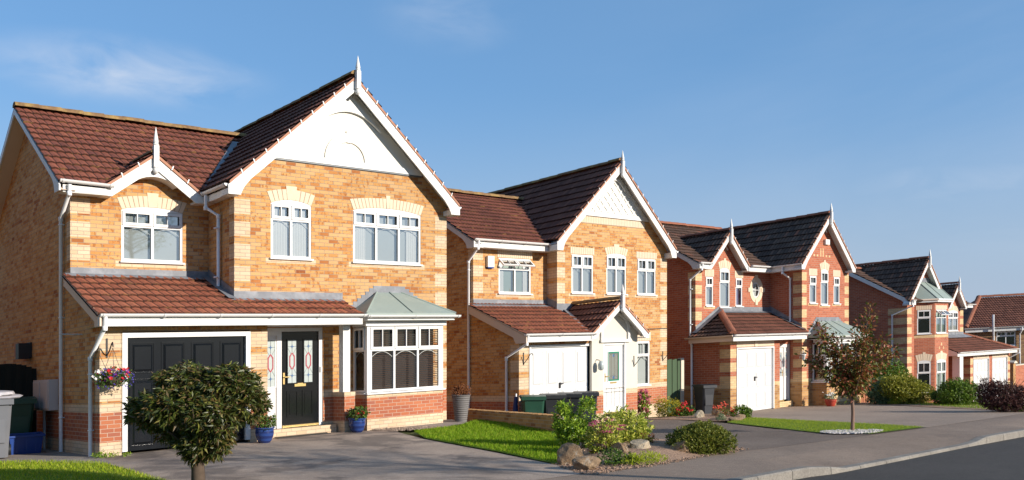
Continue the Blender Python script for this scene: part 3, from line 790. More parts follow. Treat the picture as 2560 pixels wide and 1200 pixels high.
    mb = h.mb(); mb.box(10.34, 12.68, -16.27, -16.245, 2.335, 2.44, 'trim'); mb.box(10.34, 12.68, -17.09, -16.27, 2.328, 2.345, 'trim'); mb.box(12.655, 12.68, -17.09, -16.27, 2.345, 2.44, 'trim'); mb.box(10.34, 10.365, -17.09, -16.27, 2.345, 2.44, 'trim'); mb.build('bay_fascia', h.o)
    gutter(h, (10.30, 16.18, 2.44), (12.78, 16.18, 2.44))
    bay_roof(h, 10.30, 12.70, 16.22, 2.49, 11.13, 11.79, W, 3.02, (.5,))
    # porch door
    mb = h.mb().frame((0, W, 1, 0))
    mb.box(8.36, 8.44, -.12, -.03, .15, 2.24, 'white'); mb.box(8.70, 8.81, -.12, -.03, .15, 2.24, 'white'); mb.box(9.68, 9.76, -.12, -.02, .15, 2.24, 'white'); mb.box(8.44, 8.70, -.12, -.03, 2.08, 2.24, 'white'); mb.box(8.81, 9.68, -.12, -.03, 2.16, 2.24, 'white')
    mb.box(8.44, 8.70, -.11, -.06, .15, 2.08, 'white'); mb.box(8.48, 8.66, -.06, -.05, .3, .85, 'white')
    mb.box(8.30, 9.80, -.1, .06, .105, .149, 'black')
    fr_o = mb.build('door_frame', h.o)
    stained(h, (0, W, 1, 0), fr_o, 8.47, 8.67, 1.02, 1.98, -.056, 'hex')
    front_door(h, (0, W, 1, 0), 8.82, 9.675, .2, 2.15, 'black', [(8.96, 9.16, 1.08, 1.98, 'hex'), (9.34, 9.54, 1.08, 1.98, 'hex')])
    mb = h.mb().frame((0, W, 1, 0)); mb.box(9.70, 9.74, -.02, .01, 1.28, 1.40, 'white'); mb.build('doorbell', h.o)
    wall_lantern(h, 8.30, 17.05, 1.80)
    mb = h.mb().frame((0, 0, 1, 0)); mb.box(9.96, 10.13, -16.77, -16.60, .832, 2.33, 'trim'); mb.build('porch_post', h.o)
    mb = h.mb().frame((0, G, 1, 0))
    N = 34
    for i in range(N): mb.box(5.44 + 2.41 * i / N + .004, 5.44 + 2.41 * (i + 1) / N - .004, -.01, .006, 2.19, 2.34, 'buff')
    mb.box(5.44, 7.85, -.012, .001, 2.18, 2.35, 'mortar'); mb.build('lintel', h.o)
    garage_door(h, (0, G, 1, 0), 5.52, 7.77, .02, 2.06, 4, 3, 'garageblack', .09)
    # lean-to roof
    cs = math.hypot(1, .43); S = (0, 1, .43)
    mb = h.mb()
    tiles(mb, (4.90, 16.25, 2.45), (1, 0, 0), S, 2.88, (R - 16.25) * cs, 'tile_red2', g=.345, tw=.33)
    tiles(mb, (7.78, 16.25, 2.45), (1, 0, 0), S, 2.46, (W - 16.25) * cs, 'tile_red2', g=.345, tw=.33)
    mb.build('lean_to_roof', h.o)
    mb = h.mb().frame((x0, 0, 0, -1))
    for (da, db) in ((.09, .12),):
        mb.prism([(-16.2, 2.25), (-16.2, 2.45), (-R, lt(R) + .0), (-R, lt(R) - .19), (-16.5, lt(16.5) - .19), (-16.5, 2.25)], da, db, 'soffit')
    mb.build('bargeboard', h.o)
    fascia(h, (0, 16.25, 1, 0), 4.92, 10.22, -.025, .0, 2.25, 2.41)
    mb = h.mb(); mb.face([(4.95, 16.27, 2.262), (10.2, 16.27, 2.262), (10.2, W, 2.262), (4.95, W, 2.262)], 'white')
    mb.face([(10.22, 16.27, 2.25), (10.22, W, 2.25), (10.22, W, 2.8), (10.22, 16.27, 2.43)], 'trim'); mb.build('soffit', h.o)
    gutter(h, (4.93, 16.19, 2.46), (10.27, 16.19, 2.46))
    flash(h, [[(x0, R - .012, lt(R) - .02), (7.76, R - .012, lt(R) - .02), (7.76, R - .012, lt(R) + .17), (x0, R - .012, lt(R) + .17)],
              [(x0 - .1, R - .20, lt(R - .2) + .07), (7.76, R - .20, lt(R - .2) + .07), (7.76, R, lt(R) + .06), (x0 - .1, R, lt(R) + .06)],
              [(7.748, R, lt(R)), (7.748, W - .01, lt(W)), (7.748, W - .01, lt(W) + .22), (7.748, R, lt(R) + .22)],
              [(7.60, R, lt(R) + .08), (7.60, W - .12, lt(W) + .04), (7.76, W - .12, lt(W) + .04), (7.76, R, lt(R) + .08)],
              [(7.75, W - .012, lt(W) - .02), (10.24, W - .012, lt(W) - .02), (10.24, W - .012, lt(W) + .19), (7.75, W - .012, lt(W) + .19)],
              [(7.66, W - .15, lt(W - .15) + .065), (10.24, W - .15, lt(W - .15) + .065), (10.24, W, lt(W) + .05), (7.66, W, lt(W) + .05)]])
    # main roof
    cs = math.hypot(1, mm); mb = h.mb()
    uc, hw, sa, Wd = cxS - 4.74, (zS - zE) / mS, (zS - zE) / mm * cs, (yR - yE) * cs      # main slope is open beneath the small gable
    tiles(mb, (4.74, yE, zE), (1, 0, 0), (0, 1, mm), uc, Wd, 'tile_red', clip=[(0, 0), (uc - hw, 0), (uc, sa), (uc, Wd), (0, Wd)], g=.305)
    tiles(mb, (4.74, yE, zE), (1, 0, 0), (0, 1, mm), 5.9, Wd, 'tile_red', clip=[(uc + hw, 0), (5.9, 0), (5.9, Wd), (uc, Wd), (uc, sa)], g=.305)
    mb.face([(4.74, yR, zR), (x1, yR, zR), (x1, 2 * yR - yE, zE), (4.74, 2 * yR - yE, zE)], 'tile_red')
    roof = mb.build('main_roof', h.o)
    mb = h.mb(); ridge(mb, (4.74, yR, zR + .09), (10.5, yR, zR + .09), 'ridge_moss', .13); mb.build('ridge_tiles', roof)
    bargeboard(h, (x0, 0, 0, -1), -yR, zR + .03, mm, yR - yE + .05, .17, 4.87, .30, .31, soffit=False)
    mb = h.mb().frame((x0, 0, 0, -1))
    for e in (1, -1): mb.quad3([(-yR, 0, zR - .13), (-yR, .29, zR - .13), (-yR + e * 3.3, .29, zR - .13 - mm * 3.3), (-yR + e * 3.3, 0, zR - .13 - mm * 3.3)], 'soffit')
    mb.build('soffit', h.o)
    # small gable
    gable_roof(h, cxS, zS, mS, hS, 18.02, 19.5, 'tile_red', 'ridge_moss', clipL=[(0, 0), (.15, 0), (1.35, hS * math.hypot(1, mS)), (0, hS * math.hypot(1, mS))], clipR=[(0, 0), (.15, 0), (1.35, hS * math.hypot(1, mS)), (0, hS * math.hypot(1, mS))], rr=.09)
    bargeboard(h, (0, R, 1, 0), cxS, zS, mS, hS + .05, .30, 4.86, .12, .315, straight=True)
    mb = h.mb().frame((0, R, 1, 0)); z = zS - .28
    mb.prism([(cxS, z), (cxS + .46, z - .46 * mS), ] + [(a, q) for a, q in arc(cxS - .46, cxS + .46, z - .46 * mS, .17)][::-1], 0, .28, 'trim'); mb.build('gable_panel', h.o)
    finial(h, (0, R, 1, 0), cxS, .34, 5.42, 6.30)
    # tall gable
    gable_roof(h, cxA, zA, mA, hfA, 16.78, 24.9, 'tile_brown', 'ridge_moss', g=.33)
    bargeboard(h, (0, W, 1, 0), cxA, zA, mA, hfA + .02, .32, 4.86, .26, .315)
    mb = h.mb().frame((0, W, 1, 0)); zi = zA - .13; zb = 5.77
    hw = (zi - zb) / mA
    mb.prism([(cxA - hw, zb), (cxA + hw, zb), (cxA, zi)], .002, .03, 'render')
    mb.prism([(cxA - hw, zb - .02), (cxA + hw, zb - .02), (cxA + hw - .1, zb + .11), (cxA - hw + .1, zb + .11)], .031, .05, 'trim')
    mb.prism([(cxA - hw, zb - .05), (cxA + hw, zb - .05), (cxA + hw, zb - .021), (cxA - hw, zb - .021)], .0, .035, 'leadcame')
    o = [(cxA + .60 * math.cos(t * PI / 20), zb + .11 + .60 * math.sin(t * PI / 20)) for t in range(21)]
    i = [(cxA + .40 * math.cos(t * PI / 20), zb + .11 + .40 * math.sin(t * PI / 20)) for t in range(21)]
    mb.strip(o, i, .031, .058, 'render')
    mb.prism([(cxA - .05, zb + .50), (cxA + .05, zb + .50), (cxA + .075, zb + .75), (cxA - .075, zb + .75)], .031, .062, 'render')
    mb.build('gable_panel', h.o)
    mb = h.mb().frame((0, W, 1, 0)); z = zA - .33
    ap = arc(cxA - .78, cxA + .78, z - .82 * mA, .34, 16)
    mb.prism([(cxA, z), (cxA + .82, z - .82 * mA)] + [(a, q) for a, q in ap][::-1] + [(cxA - .82, z - .82 * mA)], .035, .10, 'trim'); mb.build('apex_truss', h.o)
    finial(h, (0, W, 1, 0), cxA + .03, .36, 7.30, 8.10)
    # eaves
    fascia(h, (0, yE + .03, 1, 0), 4.83, cxS - hS + .05, -.03, .0, 4.86, 5.0); fascia(h, (0, yE + .03, 1, 0), cxS + hS - .1, 7.55, -.03, .0, 4.86, 5.0)
    for a, b in ((4.8, cxS - hS + .06), (cxS + hS - .06, 7.76)): mb = h.mb(); mb.face([(a, 18.0, 4.875), (b, 18.0, 4.875), (b, R, 4.875), (a, R, 4.875)], 'trim'); mb.build('soffit', h.o)
    gutter(h, (4.76, 17.95, 5.08), (5.72, 17.95, 5.06))
    mb = h.mb(); mb.box(7.54, 7.57, -R, -16.82, 4.87, 5.0, 'trim'); mb.face([(7.55, R, 4.885), (7.55, 16.85, 4.885), (7.76, 16.85, 4.885), (7.76, R, 4.885)], 'trim'); mb.build('fascia', h.o)
    gutter(h, (7.49, 18.0, 5.07), (7.49, 16.83, 5.07)); gutter(h, (13.29, 16.83, 5.07), (13.29, 22, 5.07))
    # valley
    flash(h, [[(7.45, 18.0, 5.09), (7.62, 18.0, 5.09), (9.60, 20.85, 7.0), (9.42, 20.85, 7.0)]], 'valley_lead')
    # pipes
    downpipe(h, [(4.93, 17.95, 5.0), (4.93, 17.97, 4.84), (4.99, 18.74, 4.48), (4.99, 18.74, -.04)], (4.35, 2.55, .62), cl=(.03, 0))
    downpipe(h, [(7.49, 17.85, 5.0), (7.49, 17.85, 4.75), (7.70, 17.72, 4.58), (7.70, 17.72, 3.0), (7.62, 17.66, 2.93)], (4.3, 3.3))
    downpipe(h, [(5.02, 16.19, 2.42), (5.02, 16.22, 2.22), (4.99, 16.92, 1.72), (4.99, 16.92, -.06)], (1.42, .42), cl=(.03, 0))
    mb = h.mb(); mb.tube([(5.05, 17.6, 2.18), (4.62, 17.45, 2.18)], .012, 'white', 8, True); mb.build('overflow_pipe', h.o)
    # meter cabinets and wall lamp on the flank
    for y in (19.99, 19.41):
        mb = h.mb().frame((x0, 0, 0, -1)); mb.box(-y - .28, -y + .28, 0, .18, .77, 1.38, 'meter'); mb.box(-y - .24, -y + .24, .18, .195, .81, 1.34, 'meter'); mb.build('meter_cabinet', h.o, bevel=.01)
    mb = h.mb().frame((x0, 0, 0, -1)); mb.tube([(-19.9, .06, .77), (-19.9, .06, -.3)], .03, 'meter', 8); mb.build('cable_duct', h.o)
    mb = h.mb().frame((x0, 0, 0, -1)); mb.box(-21.7, -21.1, 0, .04, 1.88, 2.2, 'binblack'); mb.box(-21.65, -21.38, .04, .22, 1.9, 2.2, 'verge'); mb.box(-21.36, -21.1, .04, .26, 1.85, 2.18, 'binblack'); mb.build('flank_lamp', h.o)
    mb = h.mb(); mb.lathe((12.95, W - .01, 1.8), [(.0, 0), (.03, 0), (.03, .02), (0, .02)], 'white', 8); mb.build('vent_cap', h.o)
    return h
# ------------------------------------------------------------------ house B: buff house with white porch and lattice gable
def house_lattice_gable():
    G, R, W, x0, x1 = 17.0, 18.85, 18.43, 15.35, 23.12
    h = Root('brick_house', 'buff brick house with white lattice gable and small white gabled porch by its garage', 'house', x0, W, -1.60, 'detached brick houses along the street', True)
    qt = 4.44
    mA, cxA, zA, hfA = .93, 20.53, 7.68, 2.68
    mm, yE, zE, yR = .58, 18.47, 5.06, 21.9
    zR = zE + mm * (yR - yE); yy = 16.6
    lt = lambda y: 2.42 + .41 * (y - yy)
    mb = h.mb().frame((0, G, 1, 0))
    wall(mb, x0, 18.05, -.8, 2.36, 'buff', quoin(x0, 15.70, .885, 2.2, .44) + plinth(x0, 18.05), [(15.69, 18.02, -.9, 2.18)])
    mb.frame((0, R, 1, 0))
    wall(mb, x0, 18.12, 2.0, 5.0, 'buff', quoin(x0, x0 + .34, 3.2, 4.9, qt) + [(16.15, 17.6, 3.58, 3.69, 'cream')], [(16.26, 17.48, 3.69, 4.68)])
    mb.frame((0, W, 1, 0))
    wins = [(18.71, 19.63, 3.70, 4.84), (20.22, 21.12, 3.70, 4.87), (21.65, 22.55, 3.70, 4.84)]
    reg = quoin(18.12, 18.44, 2.6, 4.9, qt) + quoin(x1 - .33, x1, .885, 4.9, qt) + plinth(19.8, x1)
    for w in wins: reg.append((w[0] - .11, w[1] + .11, w[2] - .09, w[2], 'cream'))
    cut = [(-mA, 1, zA - .1 - mA * cxA), (mA, 1, zA - .1 + mA * cxA)]
    wall(mb, 18.12, x1, -.8, 7.7, 'buff', reg, wins + [(20.95, 22.25, .82, 2.23)], cut)
    mb.frame((x0, 0, 0, -1))
    wall(mb, -R, -G, -.9, 3.4, 'buff', quoin(-G - .33, -G, .885, 2.2, .44) + plinth(-R, -G), (), [(.41, 1, 2.42 - .41 * yy - .04)])
    wall(mb, -25.3, -R, -1.3, 7.3, 'buff', plinth(-25.3, -R) + quoin(-R - .22, -R, 3.3, 4.9, qt), (), [(mm, 1, zE - mm * yE - .04), (-mm, 1, zE - .04 + mm * (2 * yR - yE))])
    mb.frame((18.12, 0, 0, -1)); wall(mb, -R, -W, 2.0, 5.2, 'buff', quoin(-R, -W, 2.6, 4.9, qt))
    mb.frame((x1, 0, 0, 1)); wall(mb, W, 25.3, -.9, 5.1, 'buff', plinth(W, 25.3))
    mb.frame((0, 25.3, -1, 0)); wall(mb, -x1, -x0, -1.3, 5.1, 'buff')
    # porch: brick foot, rendered above
    P = G - .1; pl, pr = 17.95, 19.86
    mb.frame((0, P, 1, 0)); rb = [(-99, 99, -3, .22, 'cream'), (-99, 99, .22, .72, 'redplinth'), (-99, 99, .72, .86, 'cream')]
    wall(mb, pl, pr, -.8, .86, 'cream', rb, [(18.42, 19.36, .14, .9)])
    mb.frame((pl, 0, 0, -1)); wall(mb, -G, -P, -.8, .86, 'cream', rb)
    mb.frame((pr, 0, 0, 1)); wall(mb, P, W, -.8, .86, 'cream', rb)
    mb.build('wall', h.o)
    mP, cP, zP, hP = .76, 18.80, 3.34, 1.18
    mb = h.mb().frame((0, P, 1, 0)); cut = [(-mP, 1, zP - .1 - mP * cP), (mP, 1, zP - .1 + mP * cP)]
    wall(mb, pl, pr, .86, 3.3, 'render2', (), [(18.42, 19.36, .8, 2.17)], cut)
    mb.frame((pr, 0, 0, 1)); wall(mb, P, W, .86, 2.5, 'render2')
    mb.frame((pl, 0, 0, -1)); wall(mb, -W, -P, .86, 2.5, 'render2')
    # arched white surround over the door
    mb.frame((0, P, 1, 0)); a0, a1 = 18.28, 19.50; c = (a0 + a1) / 2
    o = [(c - .60 * math.cos(t * PI / 16), 2.52 + .50 * math.sin(t * PI / 16)) for t in range(17)]; i = [(c + (a - c) * .86, 2.52 + (z - 2.52) * .86) for a, z in o]
    mb.strip(o, i, .002, .05, 'trim'); mb.box(a0, a0 + .085, .002, .05, 2.26, 2.52, 'trim'); mb.box(a1 - .095, a1 - .01, .002, .05, 2.26, 2.52, 'trim'); mb.box(a0 - .02, a1 + .01, .002, .07, 2.185, 2.26, 'trim')
    mb.prism([(c - .06, 2.92), (c + .06, 2.92), (c + .09, 3.10), (c - .09, 3.10)], .051, .08, 'trim')
    mb.build('porch_wall', h.o)
    gable_roof(h, cP, zP, mP, hP, P - .33, W, 'tile_brown', 'ridge_moss', g=.30, clipR=None, name='porch_roof', rr=.10)
    bargeboard(h, (0, P, 1, 0), cP, zP, mP, hP + .02, .24, 2.28, .15, .32)
    finial(h, (0, P, 1, 0), cP, .37, 3.06, 3.78)
    mb = h.mb().frame((0, P, 1, 0)); mb.box(18.42, 18.48, -.1, -.02, .2, 2.17, 'white'); mb.box(19.30, 19.36, -.1, .0, .2, 2.17, 'white'); mb.box(18.48, 19.30, -.1, -.02, 2.11, 2.17, 'white'); mb.box(18.40, 19.40, -.08, .05, .14, .175, 'black'); mb.build('door_frame', h.o)
    front_door(h, (0, P, 1, 0), 18.485, 19.295, .23, 2.105, 'white', [(18.66, 19.12, 1.10, 1.92, 'green')], letter=True, hand='l')
    for w, rz, ln in zip(wins, (0, .07, 0), ('soldier', 'arch', 'soldier')):
        window(h, (0, W, 1, 0), *w, 2, .33, rz, lintel=ln, back='blindgrey', side='l' if ln == 'soldier' else None, bars='v', lh=.21)
    window(h, (0, W, 1, 0), 20.95, 22.25, .84, 2.23, 2, .33, lintel='soldier', back='blindgrey')
    window(h, (0, R, 1, 0), 16.26, 17.48, 3.69, 4.68, 2, .31, lintel='soldier', back='greencurtain', side='lr', opened=True, arcs=False)
    mb = h.mb().frame((0, G, 1, 0))
    for i in range(33): mb.box(15.7 + 2.32 * i / 33 + .004, 15.7 + 2.32 * (i + 1) / 33 - .004, -.01, .006, 2.19, 2.33, 'buff')
    mb.box(15.7, 18.02, -.012, .001, 2.185, 2.335, 'mortar'); mb.build('lintel', h.o); mb = h.mb().frame((0, G, 1, 0))
    for i in range(40): mb.box(19.2 + 2.95 * i / 40 - .15, 19.2 + 2.95 * (i + 1) / 40 - .158, W * 0 + G - W - .01, G - W + .008, 5.80, 6.02, 'cream_plain')
    mb.box(19.05, 22.0, G - W - .01, G - W + .002, 5.79, 6.03, 'mortar'); mb.build('soldier_course', h.o)
    garage_door(h, (0, G, 1, 0), 15.76, 17.95, .0, 2.11, 4, 2, 'white', .06)
    hook_bracket(h, 15.50, G, 1.83); hook_bracket(h, 22.90, W, 1.72); hook_bracket(h, 19.70, P, 1.62)
    mb = h.mb().frame((0, P, 1, 0)); mb.tube([(18.13, .0, 1.72), (18.13, .12, 1.70)], .012, 'iron', 6); x, y, _ = mb.P(18.14, .17, 0); mb.lathe((x, y, 1.42), [(.03, 0), (.08, .03), (.09, .16), (.06, .24), (.02, .27)], 'frosted', 8); mb.build('wall_lantern', h.o)
    # lean-to
    cs = math.hypot(1, .41); mb = h.mb()
    tiles(mb, (15.18, yy, 2.44), (1, 0, 0), (0, 1, .41), 2.9, (R - yy) * cs, 'tile_red2', clip=[(0, 0), (2.43, 0), (2.95, .9), (2.95, (R - yy) * cs), (0, (R - yy) * cs)], g=.30, tw=.26)
    mb.build('lean_to_roof', h.o)
    mb = h.mb().frame((x0, 0, 0, -1)); mb.prism([(-yy + .05, 2.22), (-yy + .05, 2.43), (-R, lt(R)), (-R, lt(R) - .22), (-yy - .45, lt(yy + .45) - .22), (-yy - .35, 2.22)], .13, .16, 'soffit'); mb.build('bargeboard', h.o)
    fascia(h, (0, yy, 1, 0), 15.2, 17.72, -.03, .0, 2.24, 2.40)
    mb = h.mb(); mb.face([(15.2, yy + .02, 2.25), (17.9, yy + .02, 2.25), (17.9, G, 2.25), (15.2, G, 2.25)], 'white'); mb.build('soffit', h.o)
    gutter(h, (15.15, yy - .06, 2.45), (17.75, yy - .06, 2.45)); gutter(h, (20.03, P - .3, 2.43), (20.03, 18.3, 2.43))
    flash(h, [[(x0, R - .012, lt(R) - .02), (18.12, R - .012, lt(R) - .02), (18.12, R - .012, lt(R) + .17), (x0, R - .012, lt(R) + .17)],
              [(x0 - .1, R - .24, lt(R - .24) + .06), (18.12, R - .24, lt(R - .24) + .06), (18.12, R, lt(R) + .05), (x0 - .1, R, lt(R) + .05)],
              [(18.10, R, lt(R)), (18.10, W - .01, lt(W)), (18.10, W - .01, lt(W) + .26), (18.10, R, lt(R) + .26)],
              [(18.1, W - .014, lt(W) - .05), (18.8, W - .014, lt(W) - .05), (18.8, W - .014, lt(W) + .22), (18.1, W - .014, lt(W) + .22)],
              [(17.55, P - .2, 2.50), (17.68, P - .2, 2.50), (18.52, W, 3.22), (18.38, W, 3.22)]])
    # main roof
    cs = math.hypot(1, mm); mb = h.mb()
    tiles(mb, (15.02, yE, zE), (1, 0, 0), (0, 1, mm), 5.6, (yR - yE) * cs, 'tile_red', g=.29, tw=.22, roll=.016)
    mb.face([(15.02, yR, zR), (x1, yR, zR), (x1, 2 * yR - yE, zE), (15.02, 2 * yR - yE, zE)], 'tile_red')
    roof = mb.build('main_roof', h.o)
    mb = h.mb(); ridge(mb, (15.02, yR, zR + .09), (20.4, yR, zR + .09), 'ridge_moss', .13); mb.build('ridge_tiles', roof)
    bargeboard(h, (x0, 0, 0, -1), -yR, zR + .03, mm, yR - yE + .03, .22, 4.86, .30, .31, mat='trim')
    gable_roof(h, cxA, zA, mA, hfA, 18.1, 26.0, 'tile_brown', 'ridge_moss', g=.34)
    bargeboard(h, (0, W, 1, 0), cxA, zA, mA, hfA + .02, .32, 4.88, .24, .31)
    zi, zb = zA - .13, 6.03; hw = (zi - zb) / mA
    mb = h.mb().frame((0, W, 1, 0)); mb.prism([(cxA - hw, zb), (cxA + hw, zb), (cxA, zi)], .002, .022, 'render')
    mb.prism([(cxA - hw, zb - .02), (cxA + hw, zb - .02), (cxA + hw - .12, zb + .11), (cxA - hw + .12, zb + .11)], .023, .055, 'trim')
    tri = [(0, -1, -(zb + .11)), (-mA, 1, zi - mA * cxA), (mA, 1, zi + mA * cxA)]
    for sg in (-1, 1):
        for k in range(-8, 9):
            c = cxA + k * .30; w = .035
            q = clip_poly([(c - w - sg * 1.8, zb - 1.6), (c + w - sg * 1.8, zb - 1.6), (c + w + sg * 1.8, zb + 2.0), (c - w + sg * 1.8, zb + 2.0)], tri)
            if len(q) > 2: mb.prism(q, .022, .045 if sg > 0 else .042, 'trim')
    mb.build('gable_lattice', h.o)
    mb = h.mb().frame((0, W, 1, 0)); z = zA - .36
    mb.prism([(cxA, z), (cxA + .5, z - .5 * mA)] + [(a, q) for a, q in arc(cxA - .46, cxA + .46, z - .5 * mA, .3)][::-1] + [(cxA - .5, z - .5 * mA)], .046, .09, 'trim'); mb.build('apex_truss', h.o)
    finial(h, (0, W, 1, 0), cxA + .02, .36, 7.25, 8.02)
    fascia(h, (0, yE + .02, 1, 0), 15.1, 18.0, -.03, .0, 4.88, 5.04)
    mb = h.mb(); mb.face([(15.05, yE + .03, 4.89), (18.12, yE + .03, 4.89), (18.12, R, 4.89), (15.05, R, 4.89)], 'trim'); mb.build('soffit', h.o)
    gutter(h, (15.05, yE - .04, 5.09), (17.85, yE - .04, 5.09)); gutter(h, (23.25, 18.1, 5.10), (23.25, 23, 5.10))
    flash(h, [[(17.82, 18.35, 5.12), (17.98, 18.35, 5.12), (20.0, 21.6, 6.98), (19.85, 21.6, 6.98)]], 'valley_lead')
    downpipe(h, [(15.2, yE - .04, 5.05), (15.2, yE, 4.85), (15.29, 18.98, 4.55), (15.29, 18.98, -.02)], (4.3, 2.2, .5), cl=(.03, 0))
    downpipe(h, [(15.25, yy - .06, 2.42), (15.25, yy, 2.2), (15.29, 17.42, 1.88), (15.29, 17.42, -.02)], (1.8, .5), cl=(.03, 0))
    mb = h.mb().frame((0, R, 1, 0)); mb.prism([(15.80, 4.40), (16.03, 4.40), (16.03, 4.70), (15.80, 4.70)], .0, .09, 'white'); mb.box(15.81, 16.02, .005, .08, 4.365, 4.40, 'boxblue'); mb.build('alarm_box', h.o)
    mb = h.mb(); mb.tube([(x0, 20.4, 2.25), (15.0, 20.3, 2.25)], .012, 'white', 8, True); mb.build('overflow_pipe', h.o)
    mb = h.mb().frame((x0, 0, 0, -1)); mb.box(-22.6, -22.0, 0, .2, .75, 1.75, 'meter'); mb.build('meter_cabinet', h.o, bevel=.01)
    mb = h.mb(); mb.tube([(21.0, W - .012, 2.62), (22.0, W - .012, 2.60), (23.1, W - .012, 2.62)], .012, 'iron', 6, True); mb.build('cable', h.o)
    return h

# ------------------------------------------------------------------ house C: red house with oval window
def house_oval_window():
    G, R, W, x0, x1 = 17.2, 18.6, 17.27, 24.87, 32.80
    h = Root('brick_house', 'red brick house with pale quoins, oval window and hipped lean-to over a white garage', 'house', x0, W, -1.78, 'detached brick houses along the street', True)
    qt = 4.34
    mA, cxA, zA, hfA = .98, 30.80, 6.95, 1.92
    mS, cS, zS, hS = 1.0, 26.40, 6.24, 1.18
    mm, yE, zE, yR = .56, 18.22, 5.04, 21.7; zR = zE + mm * (yR - yE)
    lt = lambda y: 2.56 + .48 * (y - 16.85)
    q2 = lambda *a: quoin(*a, 'cream2')
    low = lambda a0, a1: [(a0, a1, -3, .80, 'brownbuff'), (a0, a1, .80, .93, 'cream2')]
    mb = h.mb().frame((0, G, 1, 0))
    wall(mb, x0, 27.82, -.8, 2.45, 'red', q2(x0, 25.21, .93, 2.36, 2.12) + low(x0, 27.82) + [(27.46, 27.82, .80, .93, 'cream2')], [(25.21, 27.46, -.9, 2.16)])
    mb.frame((0, 17.75, 1, 0)); wall(mb, 27.82, 29.4, -.8, 2.6, 'red', low(27.82, 29.4), [(28.6, 29.4, .0, 2.22)])
    mb.frame((27.82, 0, 0, 1)); wall(mb, G, 17.75, -.8, 2.5, 'red', low(G, 17.75))
    mb.frame((0, R, 1, 0))
    oc = [(25.44, 25.87, 3.64, 4.65), (26.25, 26.85, 3.60, 4.90), (27.21, 27.63, 3.64, 4.65), (28.24, 28.76, 3.95, 4.54)]
    reg = q2(x0, x0 + .36, 2.6, 4.9, qt)
    for w in oc[:3]: reg.append((w[0] - .10, w[1] + .10, w[2] - .09, w[2], 'cream2'))
    wall(mb, x0, 29.4, 2.2, 5.0, 'red', reg, oc)
    wall(mb, cS - 1.2, cS + 1.2, 5.0, 6.2, 'red', [(cS - .16, cS - .09, 5.55, 5.78, 'cream2'), (cS + .0, cS + .07, 5.55, 5.78, 'cream2'), (cS + .16, cS + .23, 5.55, 5.62, 'cream2')], (), [(-mS, 1, zS - .1 - mS * cS), (mS, 1, zS - .1 + mS * cS)])
    mb.frame((0, W, 1, 0))
    ww = [(29.92, 30.40, 3.67, 4.68), (30.71, 31.26, 3.61, 4.86), (31.65, 32.10, 3.67, 4.68)]
    reg = q2(29.4, 29.72, .93, 4.9, qt) + q2(x1 - .32, x1, .93, 4.9, qt) + low(29.4, x1)
    for w in ww: reg.append((w[0] - .09, w[1] + .09, w[2] - .09, w[2], 'cream2'))
    reg += [(cxA - .12, cxA - .05, 5.40, 5.72, 'cream2'), (cxA + .05, cxA + .12, 5.40, 5.72, 'cream2')] + [(cxA + k - .05, cxA + k + .05, 5.40, 5.48, 'cream2') for k in (-.55, -.32, .32, .55)]
    wall(mb, 29.4, x1, -.8, 6.9, 'red', reg, ww + [(30.2, 32.4, .8, 2.3)], [(-mA, 1, zA - .1 - mA * cxA), (mA, 1, zA - .1 + mA * cxA)])
    mb.frame((x0, 0, 0, -1)); wall(mb, -R, -G, -.9, 2.45, 'red', q2(-G - .42, -G, .93, 2.36, 2.12) + low(-R, -G))
    wall(mb, -25, -R, -1.3, 7.2, 'red', low(-25, -R) + q2(-R - .32, -R, 3.0, 4.9, qt), (), [(mm, 1, zE - mm * yE - .04), (-mm, 1, zE - .04 + mm * (2 * yR - yE))])
    mb.frame((29.4, 0, 0, -1)); wall(mb, -R, -W, -.9, 5.1, 'red', q2(-W - .36, -W, .93, 4.9, qt) + low(-R, -W))
    mb.frame((x1, 0, 0, 1)); wall(mb, W, 25, -1.2, 5.1, 'red', low(W, 25))
    mb.frame((0, 25, -1, 0)); wall(mb, -x1, -x0, -1.3, 5.1, 'red')
    bx0, bx1, by = 30.06, 32.58, 16.67
    mb.frame((0, by, 1, 0)); wall(mb, bx0, bx1, -.8, .742, 'brownbuff', [(-99, 99, .0, .24, 'cream2')])
    mb.frame((bx0, 0, 0, -1)); wall(mb, -W, -by, -.8, .742, 'brownbuff'); mb.frame((bx1, 0, 0, 1)); wall(mb, by, W, -.8, .742, 'brownbuff')
    mb.frame((0, 17.75, 1, 0)); mb.box(28.5, 29.38, .0, .12, -.6, .14, 'cream2')
    mb.build('wall', h.o)
    for w, rz, ln, bk in zip(oc, (0, .09, 0), ('soldier', 'arch', 'soldier'), ('blindgrey', 'blindgrey', 'purple')): window(h, (0, R, 1, 0), *w, 1, .32, rz, lintel=ln, back=bk, bars='v', lh=.26)
    for w, rz, ln in zip(ww, (0, .09, 0), ('soldier', 'arch', 'soldier')): window(h, (0, W, 1, 0), *w, 1, .32, rz, lintel=ln, back='blindgrey', bars='v', lh=.26)
    # oval window with pale surround and four keystones
    mb = h.mb().frame((0, R, 1, 0)); c, z = 28.50, 4.245
    E = lambda rx, rz, n=28: [(c + rx * math.cos(2 * PI * k / n), z + rz * math.sin(2 * PI * k / n)) for k in range(n + 1)]
    mb.strip(E(.245, .285), E(.20, .24), -.05, -.01, 'white'); mb.box(c - .01, c + .01, -.045, -.02, z - .24, z + .24, 'white'); mb.box(c - .2, c - .01, -.045, -.02, z - .01, z + .01, 'white'); mb.box(c + .01, c + .2, -.045, -.02, z - .01, z + .01, 'white')
    win = mb.build('oval_window', h.o)
    mb = h.mb().frame((0, R, 1, 0)); mb.face([mb.P(a, -.03, q) for a, q in E(.21, .25)[:-1]], 'glass'); mb.build('pane', win)
